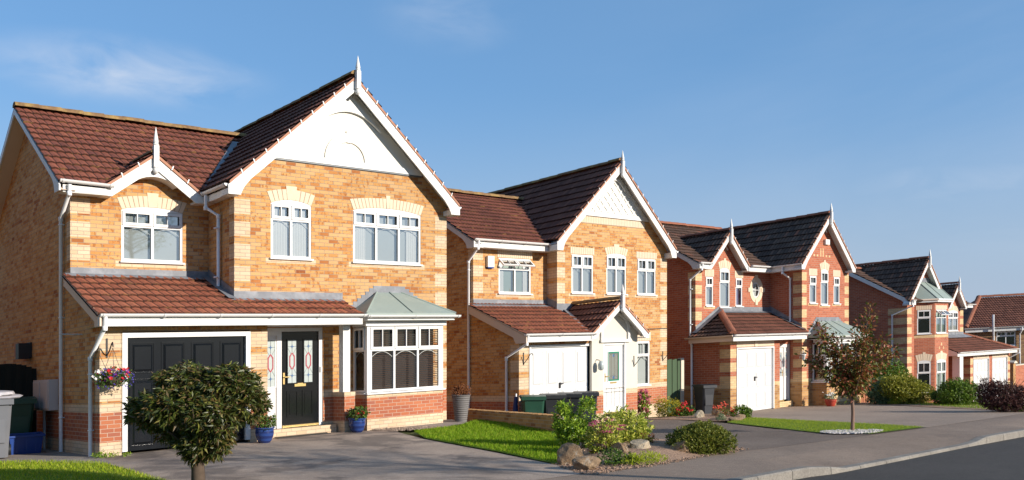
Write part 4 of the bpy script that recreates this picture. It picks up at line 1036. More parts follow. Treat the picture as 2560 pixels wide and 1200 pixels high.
    mb = h.mb().frame((0, R, 1, 0)); mb.face([mb.P(a, -.12, q) for a, q in E(.26, .30)[:-1]], 'curtain'); mb.build('curtain', win)
    mb = h.mb().frame((0, R, 1, 0)); mb.strip(E(.42, .47), E(.25, .29), -.06, .012, 'cream_plain')
    for dx, dz, w, hh in ((0, .45, .075, .10), (0, -.45, .075, .10), (.42, 0, .11, .075), (-.42, 0, .11, .075)): mb.box(c + dx - w, c + dx + w, .0, .03, z + dz - hh, z + dz + hh, 'cream_plain')
    mb.build('surround', win)
    # bay
    mb = h.mb().frame((0, by, 1, 0)); mb.box(bx0 - .04, bx1 + .04, -.02, .07, .743, .80, 'white'); mb.box(bx0, bx0 + .08, -.08, 0, .8, 2.3, 'white'); mb.box(bx1 - .08, bx1, -.08, 0, .8, 2.3, 'white'); mb.box(bx0 - .06, bx1 + .06, -.5, .05, 2.22, 2.32, 'white')
    mb.frame((bx0, 0, 0, -1)); mb.box(-W, -by - .03, -.03, .05, .743, .80, 'white'); mb.build('bay_frame', h.o)
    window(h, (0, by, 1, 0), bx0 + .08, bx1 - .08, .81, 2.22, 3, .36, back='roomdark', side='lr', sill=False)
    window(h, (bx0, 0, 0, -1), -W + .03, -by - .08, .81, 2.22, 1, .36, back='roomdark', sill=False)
    mb = h.mb().frame((0, by, 1, 0))
    for i in range(11): mb.box(bx0 + .12 + i * .21, bx0 + .22 + i * .21, -.3, -.29, .82, 1.9, 'curtain_white')
    mb.build('vertical_blind', h.o)
    mb = h.mb(); mb.box(29.82, 32.88, -16.54, -16.51, 2.325, 2.42, 'trim'); mb.box(29.82, 32.88, -17.26, -16.54, 2.322, 2.34, 'trim'); mb.build('bay_fascia', h.o)
    gutter(h, (29.75, 16.42, 2.42), (33.0, 16.42, 2.42)); bay_roof(h, 29.78, 32.9, 16.48, 2.46, 30.45, 31.95, W, 3.02, (.36, .68))
    # door with sidelight
    mb = h.mb().frame((0, 17.75, 1, 0)); mb.box(28.6, 28.66, -.1, -.02, .14, 2.22, 'white'); mb.box(29.34, 29.4, -.1, -.02, .14, 2.22, 'white'); mb.box(28.66, 29.34, -.1, -.02, 2.1, 2.22, 'white'); mb.box(29.02, 29.06, -.1, -.03, .2, 2.1, 'white')
    mb.box(29.06, 29.34, -.1, -.05, .2, 2.1, 'white'); mb.box(28.55, 29.4, -.06, .06, .10, .145, 'black'); fo = mb.build('door_frame', h.o)
    stained(h, (0, 17.75, 1, 0), fo, 29.12, 29.28, 1.05, 1.92, -.048, 'hex')
    front_door(h, (0, 17.75, 1, 0), 28.665, 29.015, .19, 2.095, 'white', [(28.76, 28.92, 1.05, 1.92, 'hex')], letter=False, hand='r', panels=False)
    garage_door(h, (0, G, 1, 0), 25.27, 27.40, .0, 2.10, 4, 3, 'white', .05)
    mb = h.mb().frame((0, G, 1, 0))
    for i in range(32):
        if i not in (15, 16): mb.box(25.21 + 2.25 * i / 32 + .004, 25.21 + 2.25 * (i + 1) / 32 - .004, -.01, .008, 2.17, 2.39, 'cream_plain')
    mb.prism([(26.26, 2.165), (26.41, 2.165), (26.45, 2.40), (26.22, 2.40)], -.01, .03, 'cream_plain'); mb.build('lintel', h.o)
    wall_lantern(h, 29.40 - .14, 17.28, 1.72)
    mb = h.mb().frame((0, W, 1, 0)); mb.box(29.55, 29.70, 0, .015, 1.46, 1.62, 'white'); mb.build('house_plaque', h.o)
    # hipped lean-to
    cs = math.hypot(1, .48); y0 = 16.80; WW = (R - y0) * cs; mb = h.mb(); hx = 24.47; RU = R - y0
    tiles(mb, (hx, y0, 2.56), (1, 0, 0), (0, 1, .48), 4.95, WW, 'tile_brown', clip=[(0, 0), (4.53, 0), (4.93, .4), (4.93, WW), (RU, WW)], g=.29, tw=.24, roll=.016)
    tiles(mb, (hx, y0, 2.56), (0, 1, 0), (1, 0, .48), RU, WW, 'tile_dark', clip=[(0, 0), (RU, 0), (RU, WW)], g=.29)
    ro = mb.build('lean_to_roof', h.o)
    mb = h.mb(); ridge(mb, (hx + .03, y0 + .03, 2.66), (hx + RU, R, 2.56 + .48 * RU + .10), 'ridge_red', .12, .42); mb.build('hip_tiles', ro)
    fascia(h, (0, y0 + .03, 1, 0), hx + .03, 28.98, -.03, 0, 2.36, 2.53); mb = h.mb(); mb.box(hx + .02, hx + .05, -R, -y0 - .06, 2.36, 2.53, 'soffit'); mb.build('fascia', h.o)
    mb = h.mb(); mb.face([(hx + .05, y0 + .06, 2.37), (29.0, y0 + .06, 2.37), (29.4, 17.75, 2.37), (hx + .05, R, 2.37)], 'trim'); mb.build('soffit', h.o)
    gutter(h, (hx - .02, y0 - .04, 2.57), (29.02, y0 - .04, 2.57)); gutter(h, (hx - .04, R + .1, 2.56), (hx - .04, y0, 2.56), mat='soffit')
    ze = 2.56 + .48 * RU
    flash(h, [[(hx + RU - .1, R - .012, ze), (29.4, R - .012, ze), (29.4, R - .012, ze + .2), (hx + RU - .1, R - .012, ze + .2)],
              [(hx + .4, R - .012, 2.74), (hx + RU - .1, R - .012, ze), (hx + RU - .1, R - .012, ze + .2), (hx + .4, R - .012, 2.94)],
              [(hx + .2, R - .2, 2.72), (hx + RU - .1, R - .2, ze + .1), (hx + RU - .1, R, ze + .1), (hx + .2, R, 2.72)],
              [(hx + RU, R - .2, ze - .02), (29.4, R - .2, ze - .02), (29.4, R, ze + .06), (hx + RU, R, ze + .06)],
              [(29.385, R, ze), (29.385, W, 2.62), (29.385, W, 2.9), (29.385, R, ze + .26)], [(29.2, R, ze + .06), (28.98, W - .3, 2.72), (29.4, W - .1, 2.74), (29.4, R, ze + .06)]])
    # roofs
    cs = math.hypot(1, mm); mb = h.mb()
    uc, hw, sa, Wd = cS - 24.55, (zS - zE) / mS, (zS - zE) / mm * cs, (yR - yE) * cs
    tiles(mb, (24.55, yE, zE), (1, 0, 0), (0, 1, mm), uc, Wd, 'tile_dark', clip=[(0, 0), (uc - hw, 0), (uc, sa), (uc, Wd), (0, Wd)], g=.30, tw=.22, roll=.016)
    tiles(mb, (24.55, yE, zE), (1, 0, 0), (0, 1, mm), 6.4, Wd, 'tile_dark', clip=[(uc + hw, 0), (6.4, 0), (6.4, Wd), (uc, Wd), (uc, sa)], g=.30, tw=.22, roll=.016)
    mb.face([(24.55, yR, zR), (x1, yR, zR), (x1, 2 * yR - yE, zE), (24.55, 2 * yR - yE, zE)], 'tile_dark')
    roof = mb.build('main_roof', h.o); mb = h.mb(); ridge(mb, (24.55, yR, zR + .09), (30.6, yR, zR + .09), 'ridge_red', .13); mb.build('ridge_tiles', roof)
    bargeboard(h, (x0, 0, 0, -1), -yR, zR + .03, mm, yR - yE + .03, .22, 4.86, .30, .31)
    gable_roof(h, cS, zS, mS, hS, 18.24, 20.6, 'tile_dark', 'ridge_red', clipL=[(0, 0), (.2, 0), (2.2, hS * math.hypot(1, mS)), (0, hS * math.hypot(1, mS))], clipR=[(0, 0), (.2, 0), (2.2, hS * math.hypot(1, mS)), (0, hS * math.hypot(1, mS))], rr=.10)
    bargeboard(h, (0, R, 1, 0), cS, zS, mS, hS + .03, .30, 4.86, .18, .33, straight=True); finial(h, (0, R, 1, 0), cS, .38, 5.80, 6.66)
    gable_roof(h, cxA, zA, mA, hfA, 16.94, 24.0, 'tile_dark', 'ridge_red', g=.33)
    bargeboard(h, (0, W, 1, 0), cxA, zA, mA, hfA + .02, .31, 4.85, .22, .31); finial(h, (0, W, 1, 0), cxA + .02, .36, 6.55, 7.36)
    for cx_, zz, mz, yw in ((cS, zS, mS, R), (cxA, zA, mA, W)):
        mb = h.mb().frame((0, yw, 1, 0)); z = zz - .30
        mb.prism([(cx_, z), (cx_ + .30, z - .30 * mz)] + [(a, q) for a, q in arc(cx_ - .29, cx_ + .29, z - .34 * mz, .16)][::-1] + [(cx_ - .30, z - .30 * mz)], 0, .05, 'trim'); mb.build('apex_truss', h.o)
    fascia(h, (0, yE + .02, 1, 0), 24.6, cS - hS + .03, -.03, 0, 4.86, 5.02); fascia(h, (0, yE + .02, 1, 0), cS + hS - .06, 28.95, -.03, 0, 4.86, 5.02)
    mb = h.mb(); [mb.face([(a, yE + .03, 4.87), (b, yE + .03, 4.87), (b, R, 4.87), (a, R, 4.87)], 'trim') for a, b in ((24.6, cS - hS + .1), (cS + hS - .1, 29.4))]; mb.box(28.93, 28.96, -R, -17.0, 4.86, 5.02, 'trim'); mb.face([(28.94, R, 4.868), (28.94, 17.0, 4.868), (29.4, 17.0, 4.868), (29.4, R, 4.868)], 'trim'); mb.build('soffit', h.o)
    gutter(h, (24.55, yE - .04, 5.07), (25.25, yE - .04, 5.07)); gutter(h, (27.6, yE - .04, 5.07), (28.95, yE - .04, 5.07)); gutter(h, (28.88, yE, 5.07), (28.88, 16.97, 5.07)); gutter(h, (32.78, 16.97, 5.07), (32.78, 22, 5.07))
    downpipe(h, [(24.7, yE - .04, 5.02), (24.7, yE, 4.84), (24.81, 18.78, 4.55), (24.81, 18.78, 2.55), (24.81, 18.72, 2.3), (24.81, 18.72, -.1)], (4.2, 3.0, 1.6), cl=(.03, 0))
    downpipe(h, [(28.88, 17.75, 5.02), (28.88, 17.75, 4.8), (29.34, 17.72, 4.6), (29.34, 17.72, 2.95)], (4.2, 3.2))
    mb = h.mb().frame((0, W, 1, 0)); mb.box(30.92, 31.22, 0, .09, 5.86, 6.06, 'white'); mb.build('alarm_box', h.o, bevel=.01)
    # dish on the right corner, meter box on the flank
    dish(h, (32.95, 17.9, 2.95), (-.55, -.8, .25), 'dish', (32.8, 18.1, 2.95))
    mb = h.mb().frame((x0, 0, 0, -1)); mb.box(-20.9, -20.4, 0, .2, .78, 1.62, 'meter'); mb.build('meter_cabinet', h.o, bevel=.01)
    return h
def dish(h, c, ax, mat, foot):
    mb = h.mb(); a = Vector(ax).normalized(); u = a.orthogonal().normalized(); w = a.cross(u); C = Vector(c); n = 20
    rings = []
    for r, dd in ((0.02, -.09), (.12, -.08), (.22, -.05), (.30, -.01), (.34, .02), (.34, .035), (.29, .0), (.12, -.065), (.02, -.075)):
        rings += [C + (u * math.cos(2 * PI * k / n) + w * math.sin(2 * PI * k / n)) * r + a * dd for k in range(n)]
    mb.mesh(rings, [(i * n + k, i * n + (k + 1) % n, (i + 1) * n + (k + 1) % n, (i + 1) * n + k) for i in range(8) for k in range(n)], mat, True)
    mb.tube([C - a * .08, (Vector(foot) + C) / 2 - a * .1, Vector(foot)], .025, 'iron', 6, True); mb.tube([C - u * .3, C + a * .38 - u * .1], .012, 'iron', 6, True); mb.tube([C + a * .36 - u * .1, C + a * .44 - u * .1], .03, 'iron', 8, True)
    mb.build('satellite_dish', h.o)
# ------------------------------------------------------------------ house D: red house with two-storey canted bay and double garage
def house_canted_bay():
    W, R, x0, xw, x1 = 18.6, 19.8, 40.69, 44.45, 49.92
    h = Root('brick_house', 'red brick house with a two-storey canted bay, pale quoins and twin white garage doors', 'house', x0, W, -2.95, 'detached brick houses along the street', True)
    qt = 4.30; q2 = lambda *a: quoin(*a, 'cream2')
    mA, cxA, zA, hfA = 1.02, 42.22, 7.02, 1.95
    mS, cS, zS, hS = 1.05, 48.5, 6.10, 1.10
    mm, yE, zE, yR = .55, 18.25, 5.03, 21.5; zR = zE + mm * (yR - yE)
    mb = h.mb().frame((0, W, 1, 0))
    wall(mb, x0, xw, -.8, 6.9, 'red', q2(x0, x0 + .45, .5, 4.9, qt) + [(cxA + .0, cxA + .07, 5.9, 6.15, 'cream2'), (cxA + .14, cxA + .21, 5.9, 6.15, 'cream2'), (cxA - .2, cxA - .1, 5.9, 5.97, 'cream2'), (cxA + .4, cxA + .5, 5.9, 5.97, 'cream2')], (), [(-mA, 1, zA - .1 - mA * cxA), (mA, 1, zA - .1 + mA * cxA)])
    mb.frame((x0, 0, 0, -1)); wall(mb, -25, -W, -1.2, 7.2, 'red', q2(-W - .9, -W, .3, 4.9, qt), (), [(mm, 1, zE - mm * yE - .04), (-mm, 1, zE - .04 + mm * (2 * yR - yE))])
    mb.frame((xw, 0, 0, 1)); wall(mb, W, R, -1, 5.2, 'red')
    mb.frame((0, R, 1, 0)); wall(mb, xw, x1, -1, 5.0, 'red', q2(x1 - .4, x1, 2.5, 4.9, qt) + [(47.8, 49.3, 3.55, 3.66, 'cream2')], [(47.98, 49.24, 3.66, 4.72)])
    wall(mb, cS - 1.1, cS + 1.1, 5.0, 6.1, 'red', (), (), [(-mS, 1, zS - .1 - mS * cS), (mS, 1, zS - .1 + mS * cS)])
    mb.frame((x1, 0, 0, 1)); wall(mb, R, 25, -1, 5.0, 'red'); mb.frame((0, 25, -1, 0)); wall(mb, -x1, -x0, -1.3, 5.1, 'red')
    # canted bay
    d = .66; bl, fl, fr_, br = 41.38, 42.04, 43.52, 44.18; by = W - d
    s2 = d * math.sqrt(2)
    FL = (bl, W, math.sqrt(.5), -math.sqrt(.5)); FR = (fr_, by, math.sqrt(.5), math.sqrt(.5)); FF = (0, by, 1, 0)
    band = lambda a0, a1: [(a0, a1, 3.33, 3.45, 'cream2'), (a0, a1, .55, .70, 'cream2')]
    mb.frame(FL); wall(mb, 0, s2, -.8, 4.98, 'red', band(0, s2), [(.14, .76, 3.52, 4.62), (.14, .76, .78, 2.28)])
    mb.frame(FF); wall(mb, fl, fr_, -.8, 4.98, 'red', band(fl, fr_) + [(42.72, 42.83, 2.95, 3.08, 'cream2'), (42.5, 42.6, 2.78, 2.9, 'cream2'), (42.95, 43.05, 2.78, 2.9, 'cream2'), (42.72, 42.83, 2.58, 2.7, 'cream2')], [(42.18, 43.32, 3.52, 4.62), (42.22, 43.26, .74, 2.28)])
    mb.frame(FR); wall(mb, 0, s2, -.8, 4.98, 'red', band(0, s2))
    # garage and porch
    G = 18.3
    mb.frame((0, G, 1, 0)); wall(mb, 47.0, 52.25, -1, 2.5, 'red', q2(47.0, 47.32, -.8, 2.4, 2.2) + q2(51.9, 52.25, -.8, 2.4, 2.2), [(47.34, 49.36, -1.2, 2.17), (49.76, 51.88, -1.2, 2.17)])
    mb.frame((47.0, 0, 0, -1)); wall(mb, -R, -G, -1, 2.5, 'red', q2(-G - .6, -G, -.8, 2.4, 2.2)); mb.frame((52.25, 0, 0, 1)); wall(mb, G, 24, -1.2, 2.5, 'red')
    mb.build('wall', h.o)
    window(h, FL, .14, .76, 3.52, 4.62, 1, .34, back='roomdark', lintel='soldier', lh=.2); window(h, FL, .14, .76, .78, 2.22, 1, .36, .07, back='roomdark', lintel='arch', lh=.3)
    window(h, FF, 42.18, 43.32, 3.52, 4.62, 2, .34, back='greencurtain', lintel='soldier', opened=True, arcs=True, lh=.2); window(h, FF, 42.22, 43.26, .74, 2.22, 2, .36, .09, back='greencurtain', lintel='arch', lh=.3)
    window(h, (0, R, 1, 0), 47.98, 49.24, 3.66, 4.66, 2, .34, .08, back='curtain', side='r', lintel='arch', lh=.24)
    # bay roof
    mb = h.mb(); z0, z1 = 5.10, 5.95; e = .18
    A, B = (fl - .08, by - e, z0), (fr_ + .08, by - e, z0); C, D = (bl - e, W, z0), (br + e, W, z0); P, Q = (41.85, W, z1), (43.55, W, z1)
    for f in ([A, B, Q, P], [C, A, P], [B, D, Q]): mb.face(f, 'bayroof')
    for p, q in ((A, P), (B, Q)): mb.tube([p, q], .03, 'bayroof', 6, True)
    for t in (.4,): mb.tube([(A[0] + (B[0] - A[0]) * t, A[1], A[2] + .01), (P[0] + (Q[0] - P[0]) * t, W, z1 + .01)], .024, 'bayroof', 6, True)
    for p, q in ((C, A), (A, B), (B, D)):
        mb.face([p, q, (q[0], q[1], z0 - .14), (p[0], p[1], z0 - .14)], 'trim')
        mb.tube([(p[0], p[1], z0 - .03), (q[0], q[1], z0 - .03)], .05, 'soffit' if p is C else 'white', 8, True)
    mb.face([(*C[:2], z0 - .14), (*A[:2], z0 - .14), (*B[:2], z0 - .14), (*D[:2], z0 - .14)], 'trim')
    mb.build('bay_roof', h.o)
    flash(h, [[(bl - .1, W - .012, z0), (P[0], W - .012, z1), (Q[0], W - .012, z1), (Q[0] + .05, W - .012, z1 + .2), (P[0] - .05, W - .012, z1 + .2), (bl - .2, W - .012, z0 + .2)]])
    garage_door(h, (0, G, 1, 0), 47.37, 49.33, -.6, 2.13, 4, 4, 'white', .03); garage_door(h, (0, G, 1, 0), 49.79, 51.85, -.6, 2.13, 4, 4, 'white', .03)
    mb = h.mb().frame((0, G, 1, 0))
    for l, r in ((47.34, 49.36), (49.76, 51.88)):
        mb = h.mb().frame((0, G, 1, 0)); mb.box(l, r, -.012, .001, 2.175, 2.405, 'mortar')
        for i in range(5): mb.box(l + (r - l) * i / 5 + .005, l + (r - l) * (i + 1) / 5 - .005, -.01, .008, 2.18, 2.4, 'cream_plain')
        mb.build('lintel', h.o)
    mb = h.mb(); mb.box(44.85, 45.25, -18.3, -17.95, -.8, 2.4, 'trim'); mb.build('porch_post', h.o)
    # lean-to roof
    y0 = 17.9; sl = .45; cs = math.hypot(1, sl); RU = 3.4
    mb = h.mb(); tiles(mb, (44.55, y0, 2.55), (1, 0, 0), (0, 1, sl), 7.6, RU * cs, 'tile_brown', clip=[(0, 0), (7.55, 0), (7.55 - RU, RU * cs), (0, RU * cs)], g=.28, tw=.22, roll=.014)
    tiles(mb, (52.1, y0, 2.55), (0, 1, 0), (-1, 0, sl), RU * 2, RU * cs, 'tile_brown', clip=[(0, 0), (2 * RU, 0), (RU, RU * cs)], g=.28)
    ro = mb.build('lean_to_roof', h.o); mb = h.mb(); ridge(mb, (52.1, y0, 2.62), (52.1 - RU, y0 + RU, 2.62 + RU * sl), 'ridge_red', .13); mb.build('hip_tiles', ro)
    mb = h.mb(); mb.face([(44.5, y0 + .03, 2.4), (44.5, R, 2.4), (44.5, R, 2.5 + sl * 1.9), (44.5, y0 + .03, 2.56)], 'trim'); mb.face([(44.5, y0 + .03, 2.4), (52.2, y0 + .03, 2.4), (52.2, R, 2.4), (44.5, R, 2.4)], 'trim'); mb.build('soffit', h.o)
    fascia(h, (0, y0, 1, 0), 44.48, 52.15, -.03, 0, 2.36, 2.53); gutter(h, (44.5, y0 - .06, 2.57), (52.3, y0 - .06, 2.57))
    flash(h, [[(xw, R - .012, 3.35), (x1, R - .012, 3.35), (x1, R - .012, 3.6), (xw, R - .012, 3.6)], [(xw, R - .4, 3.30), (x1 + .2, R - .4, 3.30), (x1 + .2, R, 3.48), (xw, R, 3.48)]])
    # roofs
    cs = math.hypot(1, mm); mb = h.mb(); tiles(mb, (40.4, yE, zE), (1, 0, 0), (0, 1, mm), 4.1, (yR - yE) * cs, 'tile_dark', g=.32)
    mb.face([(40.4, yR, zR), (44.5, yR, zR), (44.5, 2 * yR - yE, zE), (40.4, 2 * yR - yE, zE)], 'tile_dark')
    y2 = 19.47; xr = 44.3; uc, hw, Wd = cS - xr, (zS - zE) / mS, (yR - y2) * cs; sa = min(Wd - .02, (zS - zE) / mm * cs); z2 = zE + mm * (yR - y2)
    tiles(mb, (xr, y2, zE), (1, 0, 0), (0, 1, mm), uc, Wd, 'tile_dark', clip=[(0, 0), (uc - hw, 0), (uc, sa), (uc, Wd), (0, Wd)], g=.32)
    tiles(mb, (xr, y2, zE), (1, 0, 0), (0, 1, mm), 5.95, Wd, 'tile_dark', clip=[(uc + hw, 0), (5.95, 0), (5.95, Wd), (uc, Wd), (uc, sa)], g=.32)
    mb.face([(xr, yR, z2), (50.25, yR, z2), (50.25, 25.3, 4.2), (xr, 25.3, 4.2)], 'tile_dark')
    roof = mb.build('main_roof', h.o); mb = h.mb(); ridge(mb, (40.4, yR, zR + .09), (44.2, yR, zR + .09), 'ridge_red', .13); ridge(mb, (44.2, yR, z2 + .09), (50.2, yR, z2 + .09), 'ridge_red', .12); mb.build('ridge_tiles', roof)
    bargeboard(h, (x0, 0, 0, -1), -yR, zR + .03, mm, yR - yE + .03, .24, 4.84, .32, .31)
    y0, cw = 18.27, math.hypot(1, mA); sR = (zR - (zA - mA * hfA)) / mA * cw; ua = yE + (zA - mA * hfA - zE) / mm - y0 + .1
    gable_roof(h, cxA, zA, mA, hfA, y0, 24.0, 'tile_dark', 'ridge_red', g=.33, clipL=[(0, 0), (max(.02, ua), 0), (yR - y0, sR), (yR - y0 + .3, hfA * cw), (0, hfA * cw)])
    bargeboard(h, (0, W, 1, 0), cxA, zA, mA, hfA + .02, .32, 4.84, .2, .31); finial(h, (0, W, 1, 0), cxA + .02, .36, 6.62, 7.46)
    gable_roof(h, cS, zS, mS, hS, 19.47, 22.0, 'tile_dark', 'ridge_red', clipL=[(0, 0), (.2, 0), (2.2, hS * math.hypot(1, mS)), (0, hS * math.hypot(1, mS))], clipR=[(0, 0), (.2, 0), (2.2, hS * math.hypot(1, mS)), (0, hS * math.hypot(1, mS))])
    bargeboard(h, (0, R, 1, 0), cS, zS, mS, hS + .03, .30, 4.84, .2, .33, straight=True); finial(h, (0, R, 1, 0), cS, .38, 5.7, 6.5)
    gutter(h, (49.5, 19.4, 5.05), (50.5, 19.4, 5.05)); gutter(h, (40.35, yE - .04, 5.07), (40.7, yE - .04, 5.07))
    fascia(h, (0, yE, 1, 0), 40.42, 40.8, -.03, 0, 4.84, 5.02); fascia(h, (0, 19.45, 1, 0), 49.6, 50.3, -.03, 0, 4.86, 5.02)
    downpipe(h, [(40.5, yE - .04, 5.02), (40.5, yE, 4.8), (40.6, 19.25, 4.45), (40.6, 19.25, -.5)], (4, 2.8, 1.5), cl=(.04, 0))
    downpipe(h, [(52.25, 17.84, 2.54), (52.25, 17.84, 2.35), (52.3, 18.5, 2.0), (52.3, 18.5, -.6)], (1.5,), cl=(-.04, 0))
    dish(h, (40.2, 20.35, 3.8), (-.55, -.75, .3), 'dishdark', (40.69, 20.35, 3.8))
    return h

# ------------------------------------------------------------------ house E: tan house on the side street
def house_side_street():
    ux, uy = -.66, .75                            # along the wall, away from the road
    p = (57.6, 18.7)
    h = Root('brick_house', 'low tan brick house with a long plain brown tiled roof behind the twin garages', 'house', p[0], p[1], -3.2, 'detached brick houses along the street', True)
    f = (p[0], p[1], -ux, -uy)                   # frame: a grows towards the road
    mb = h.mb().frame(f); wall(mb, -3.8, 4, -1, 4.05, 'greybrick', (), [(-2.26, -1.20, 2.95, 3.80)])
    g2 = (mb.P(-3.8, 0, 0)[0], mb.P(-3.8, 0, 0)[1], uy, -ux); mb.frame(g2); wall(mb, 0, 8, -1, 4.05, 'greybrick')
    mb.build('wall', h.o)
    window(h, f, -2.26, -1.20, 2.95, 3.80, 2, .34, back='roomdark', arcs=False)
    mb = h.mb().frame(f); mb.box(-3.6, -3.3, 0, .02, 3.4, 3.65, 'cream_plain'); mb.build('wall_vent', h.o)
    P = lambda a, d, z: Vector(mb.P(a, d, z))
    mb = h.mb().frame(f); sl = .52; O = P(-4.2, .35, 4.05); U = P(1, 0, 0) - P(0, 0, 0); S = P(0, -1, sl) - P(0, 0, 0); Wd = 3.7 * math.hypot(1, sl)
    tiles(mb, O, U, S, 8.2, Wd, 'tile_brown', clip=[(0, 0), (8.2, 0), (8.2, Wd), (2.2, Wd)], g=.30, tw=.3)
    mb.face([P(-4.2, .35, 4.05), P(-2.0, -3.35, 4.05 + 3.7 * sl), P(-4.2, -7, 4.05)], 'tile_brown'); mb.face([P(-2.0, -3.35, 4.05 + 3.7 * sl), P(4, -3.35, 4.05 + 3.7 * sl), P(4, -7, 4.05), P(-4.2, -7, 4.05)], 'tile_brown')
    ro = mb.build('main_roof', h.o); mb2 = h.mb(); ridge(mb2, P(-2.0, -3.35, 4.15 + 3.7 * sl), P(4, -3.35, 4.15 + 3.7 * sl), 'ridge_red', .15); ridge(mb2, P(-4.1, .3, 4.15), P(-2.0, -3.3, 4.15 + 3.7 * sl), 'ridge_red', .15); mb2.build('ridge_tiles', ro)
    fascia(h, f, -4.1, 4, .28, .31, 3.82, 4.02); mb = h.mb().frame(f); mb.face([mb.P(-4.1, 0, 3.83), mb.P(4, 0, 3.83), mb.P(4, .3, 3.83), mb.P(-4.1, .3, 3.83)], 'trim'); mb.build('soffit', h.o)
    gutter(h, P(-4.2, .38, 4.06), P(4, .38, 4.06))
    mb = h.mb().frame(f); mb.tube([(-1., .38, 4.0), (-1., .36, 3.8), (-1., .1, 3.6), (-1., .1, -.5)], .045, 'whitepipe', 8); mb.build('downpipe', h.o)
    mb = h.mb().frame(f); mb.tube([(-2.45, .08, 1.5), (-2.45, .08, 3.5), (-2.6, .45, 3.85), (-2.6, .45, 4.8)], .06, 'whitepipe', 8); mb.build('vent_pipe', h.o)
    return h

def added_house_beyond_edge():
    """Unseen house, added to shade and warm the flank of the black-garage house."""
    x0, x1, W = -7.2, 1.2, 17.6
    h = Root('brick_house', 'unseen buff brick house added beyond the left edge of the picture', 'house', x0, W, -.8, 'detached brick houses along the street', True)
    mb = h.mb().frame((0, W, 1, 0)); wall(mb, x0, x1, -.8, 5, 'buff', plinth(x0, x1)); mb.frame((x1, 0, 0, 1))
    wall(mb, W, 25.5, -1, 7.6, 'buff', plinth(W, 25.5), (), [(-.6, 1, 5 - .6 * W), (.6, 1, 5 + .6 * 25.5)]); mb.build('wall', h.o)
    mb = h.mb(); tiles(mb, (x0 - .3, W - .3, 4.9), (1, 0, 0), (0, 1, .6), x1 - x0 + .6, 4.25 * math.hypot(1, .6), 'tile_red'); mb.face([(x0 - .3, 21.55, 7.45), (x1 + .3, 21.55, 7.45), (x1 + .3, 25.8, 4.9), (x0 - .3, 25.8, 4.9)], 'tile_red'); mb.build('main_roof', h.o)
    return h
# ------------------------------------------------------------------ ground
def drape(name, poly, mat, dz, kind='structure', step=.5, label=None, fn=None, raw=False):
    bm = bmesh.new(); f = bm.faces.new([bm.verts.new((x, y, 0)) for x, y in poly]); bmesh.ops.triangulate(bm, faces=[f])
    xs = [p[0] for p in poly]; ys = [p[1] for p in poly]
    for lo, hi, nrm in ((min(xs), max(xs), (1, 0, 0)), (min(ys), max(ys), (0, 1, 0))):
        k = math.floor(lo / step) + 1
        while k * step < hi:
            bmesh.ops.bisect_plane(bm, geom=bm.verts[:] + bm.edges[:] + bm.faces[:], plane_co=Vector(nrm) * k * step, plane_no=nrm); k += 1
    def edge(x, y):
        d = 9.
        for i in range(len(poly)):
            (a, b), (c, e) = poly[i - 1], poly[i]; L2 = (c - a) ** 2 + (e - b) ** 2 or 1e-9; t = min(1, max(0, ((x - a) * (c - a) + (y - b) * (e - b)) / L2)); d = min(d, math.hypot(x - a - t * (c - a), y - b - t * (e - b)))
        t = min(1., d / .5); return t * t * (3 - 2 * t)
    for v in bm.verts: v.co.z = gz(v.co.x, v.co.y) + dz + (fn(v.co.x, v.co.y) * (1 if raw else edge(v.co.x, v.co.y)) if fn else 0)
    bmesh.ops.recalc_face_normals(bm, faces=bm.faces)
    me = bpy.data.meshes.new(name); bm.to_mesh(me); bm.free(); me.materials.append(M[mat])
    o = bpy.data.objects.new(name, me); COL.objects.link(o); tag(o, kind=kind, label=label); return o
def inside(x, y, poly):
    c = False
    for i in range(len(poly)):
        (a, b), (p, q) = poly[i], poly[i - 1]
        if (b > y) != (q > y) and x < (p - a) * (y - b) / (q - b) + a: c = not c
    return c
def smooth(pts, n=4):
    out = []; N = len(pts)
    for i in range(N):
        p0, p1, p2, p3 = [Vector(pts[(i + k - 1) % N]) for k in range(4)]
        for k in range(n):
            t = k / n
            q = .5 * ((2 * p1) + (-p0 + p2) * t + (2 * p0 - 5 * p1 + 4 * p2 - p3) * t * t + (-p0 + 3 * p1 - 3 * p2 + p3) * t ** 3); out.append((q.x, q.y))
    return out
LAWN1 = [(-6, 12.9), (-6, 17.2), (3.0, 17.3), (3.9, 16.75), (4.45, 15.95), (4.72, 15.4), (4.66, 14.1), (4.6, 13.2), (4.56, 12.4), (4.5, 11), (4.45, 9.4), (4.3, 8.75), (-6, 8.75)]
LAWN2 = [(10.9, 15.35), (12.2, 15.5), (13.3, 16.2), (13.6, 15.6), (13.0, 13.8), (12.55, 12.5), (11.7, 11.5), (10.6, 10.3), (9.62, 9.75), (9.42, 9.62), (9.88, 11.5), (10.35, 14.2)]
LAWN3 = [(19.5, 13.6), (20.3, 13.9), (21.9, 14.5), (21.3, 12.6), (20.6, 9.9), (20.2, 8.85), (17.75, 8.85), (17.45, 9.75), (18.3, 11.3)]
LAWN4 = [(28.0, 9.6), (33.5, 16.6), (36, 18), (36, 14), (31.5, 10.6), (28.6, 8.9)]
BED1 = smooth([(9.42, 9.6), (9.62, 9.72), (10.6, 10.25), (11.7, 11.45), (12.65, 12.6), (13.3, 12.3), (13.4, 10.9), (13.4, 9.6), (13.25, 8.92), (12.0, 8.80), (10.7, 8.56), (9.5, 8.5), (8.95, 8.5), (9.1, 9.0)])
BED3 = smooth([(19.95, 16.6), (23.4, 17.0), (23.2, 15.4), (22.2, 14.7), (21.3, 14.2), (20.35, 13.8), (19.7, 14.3), (19.9, 15.2)])
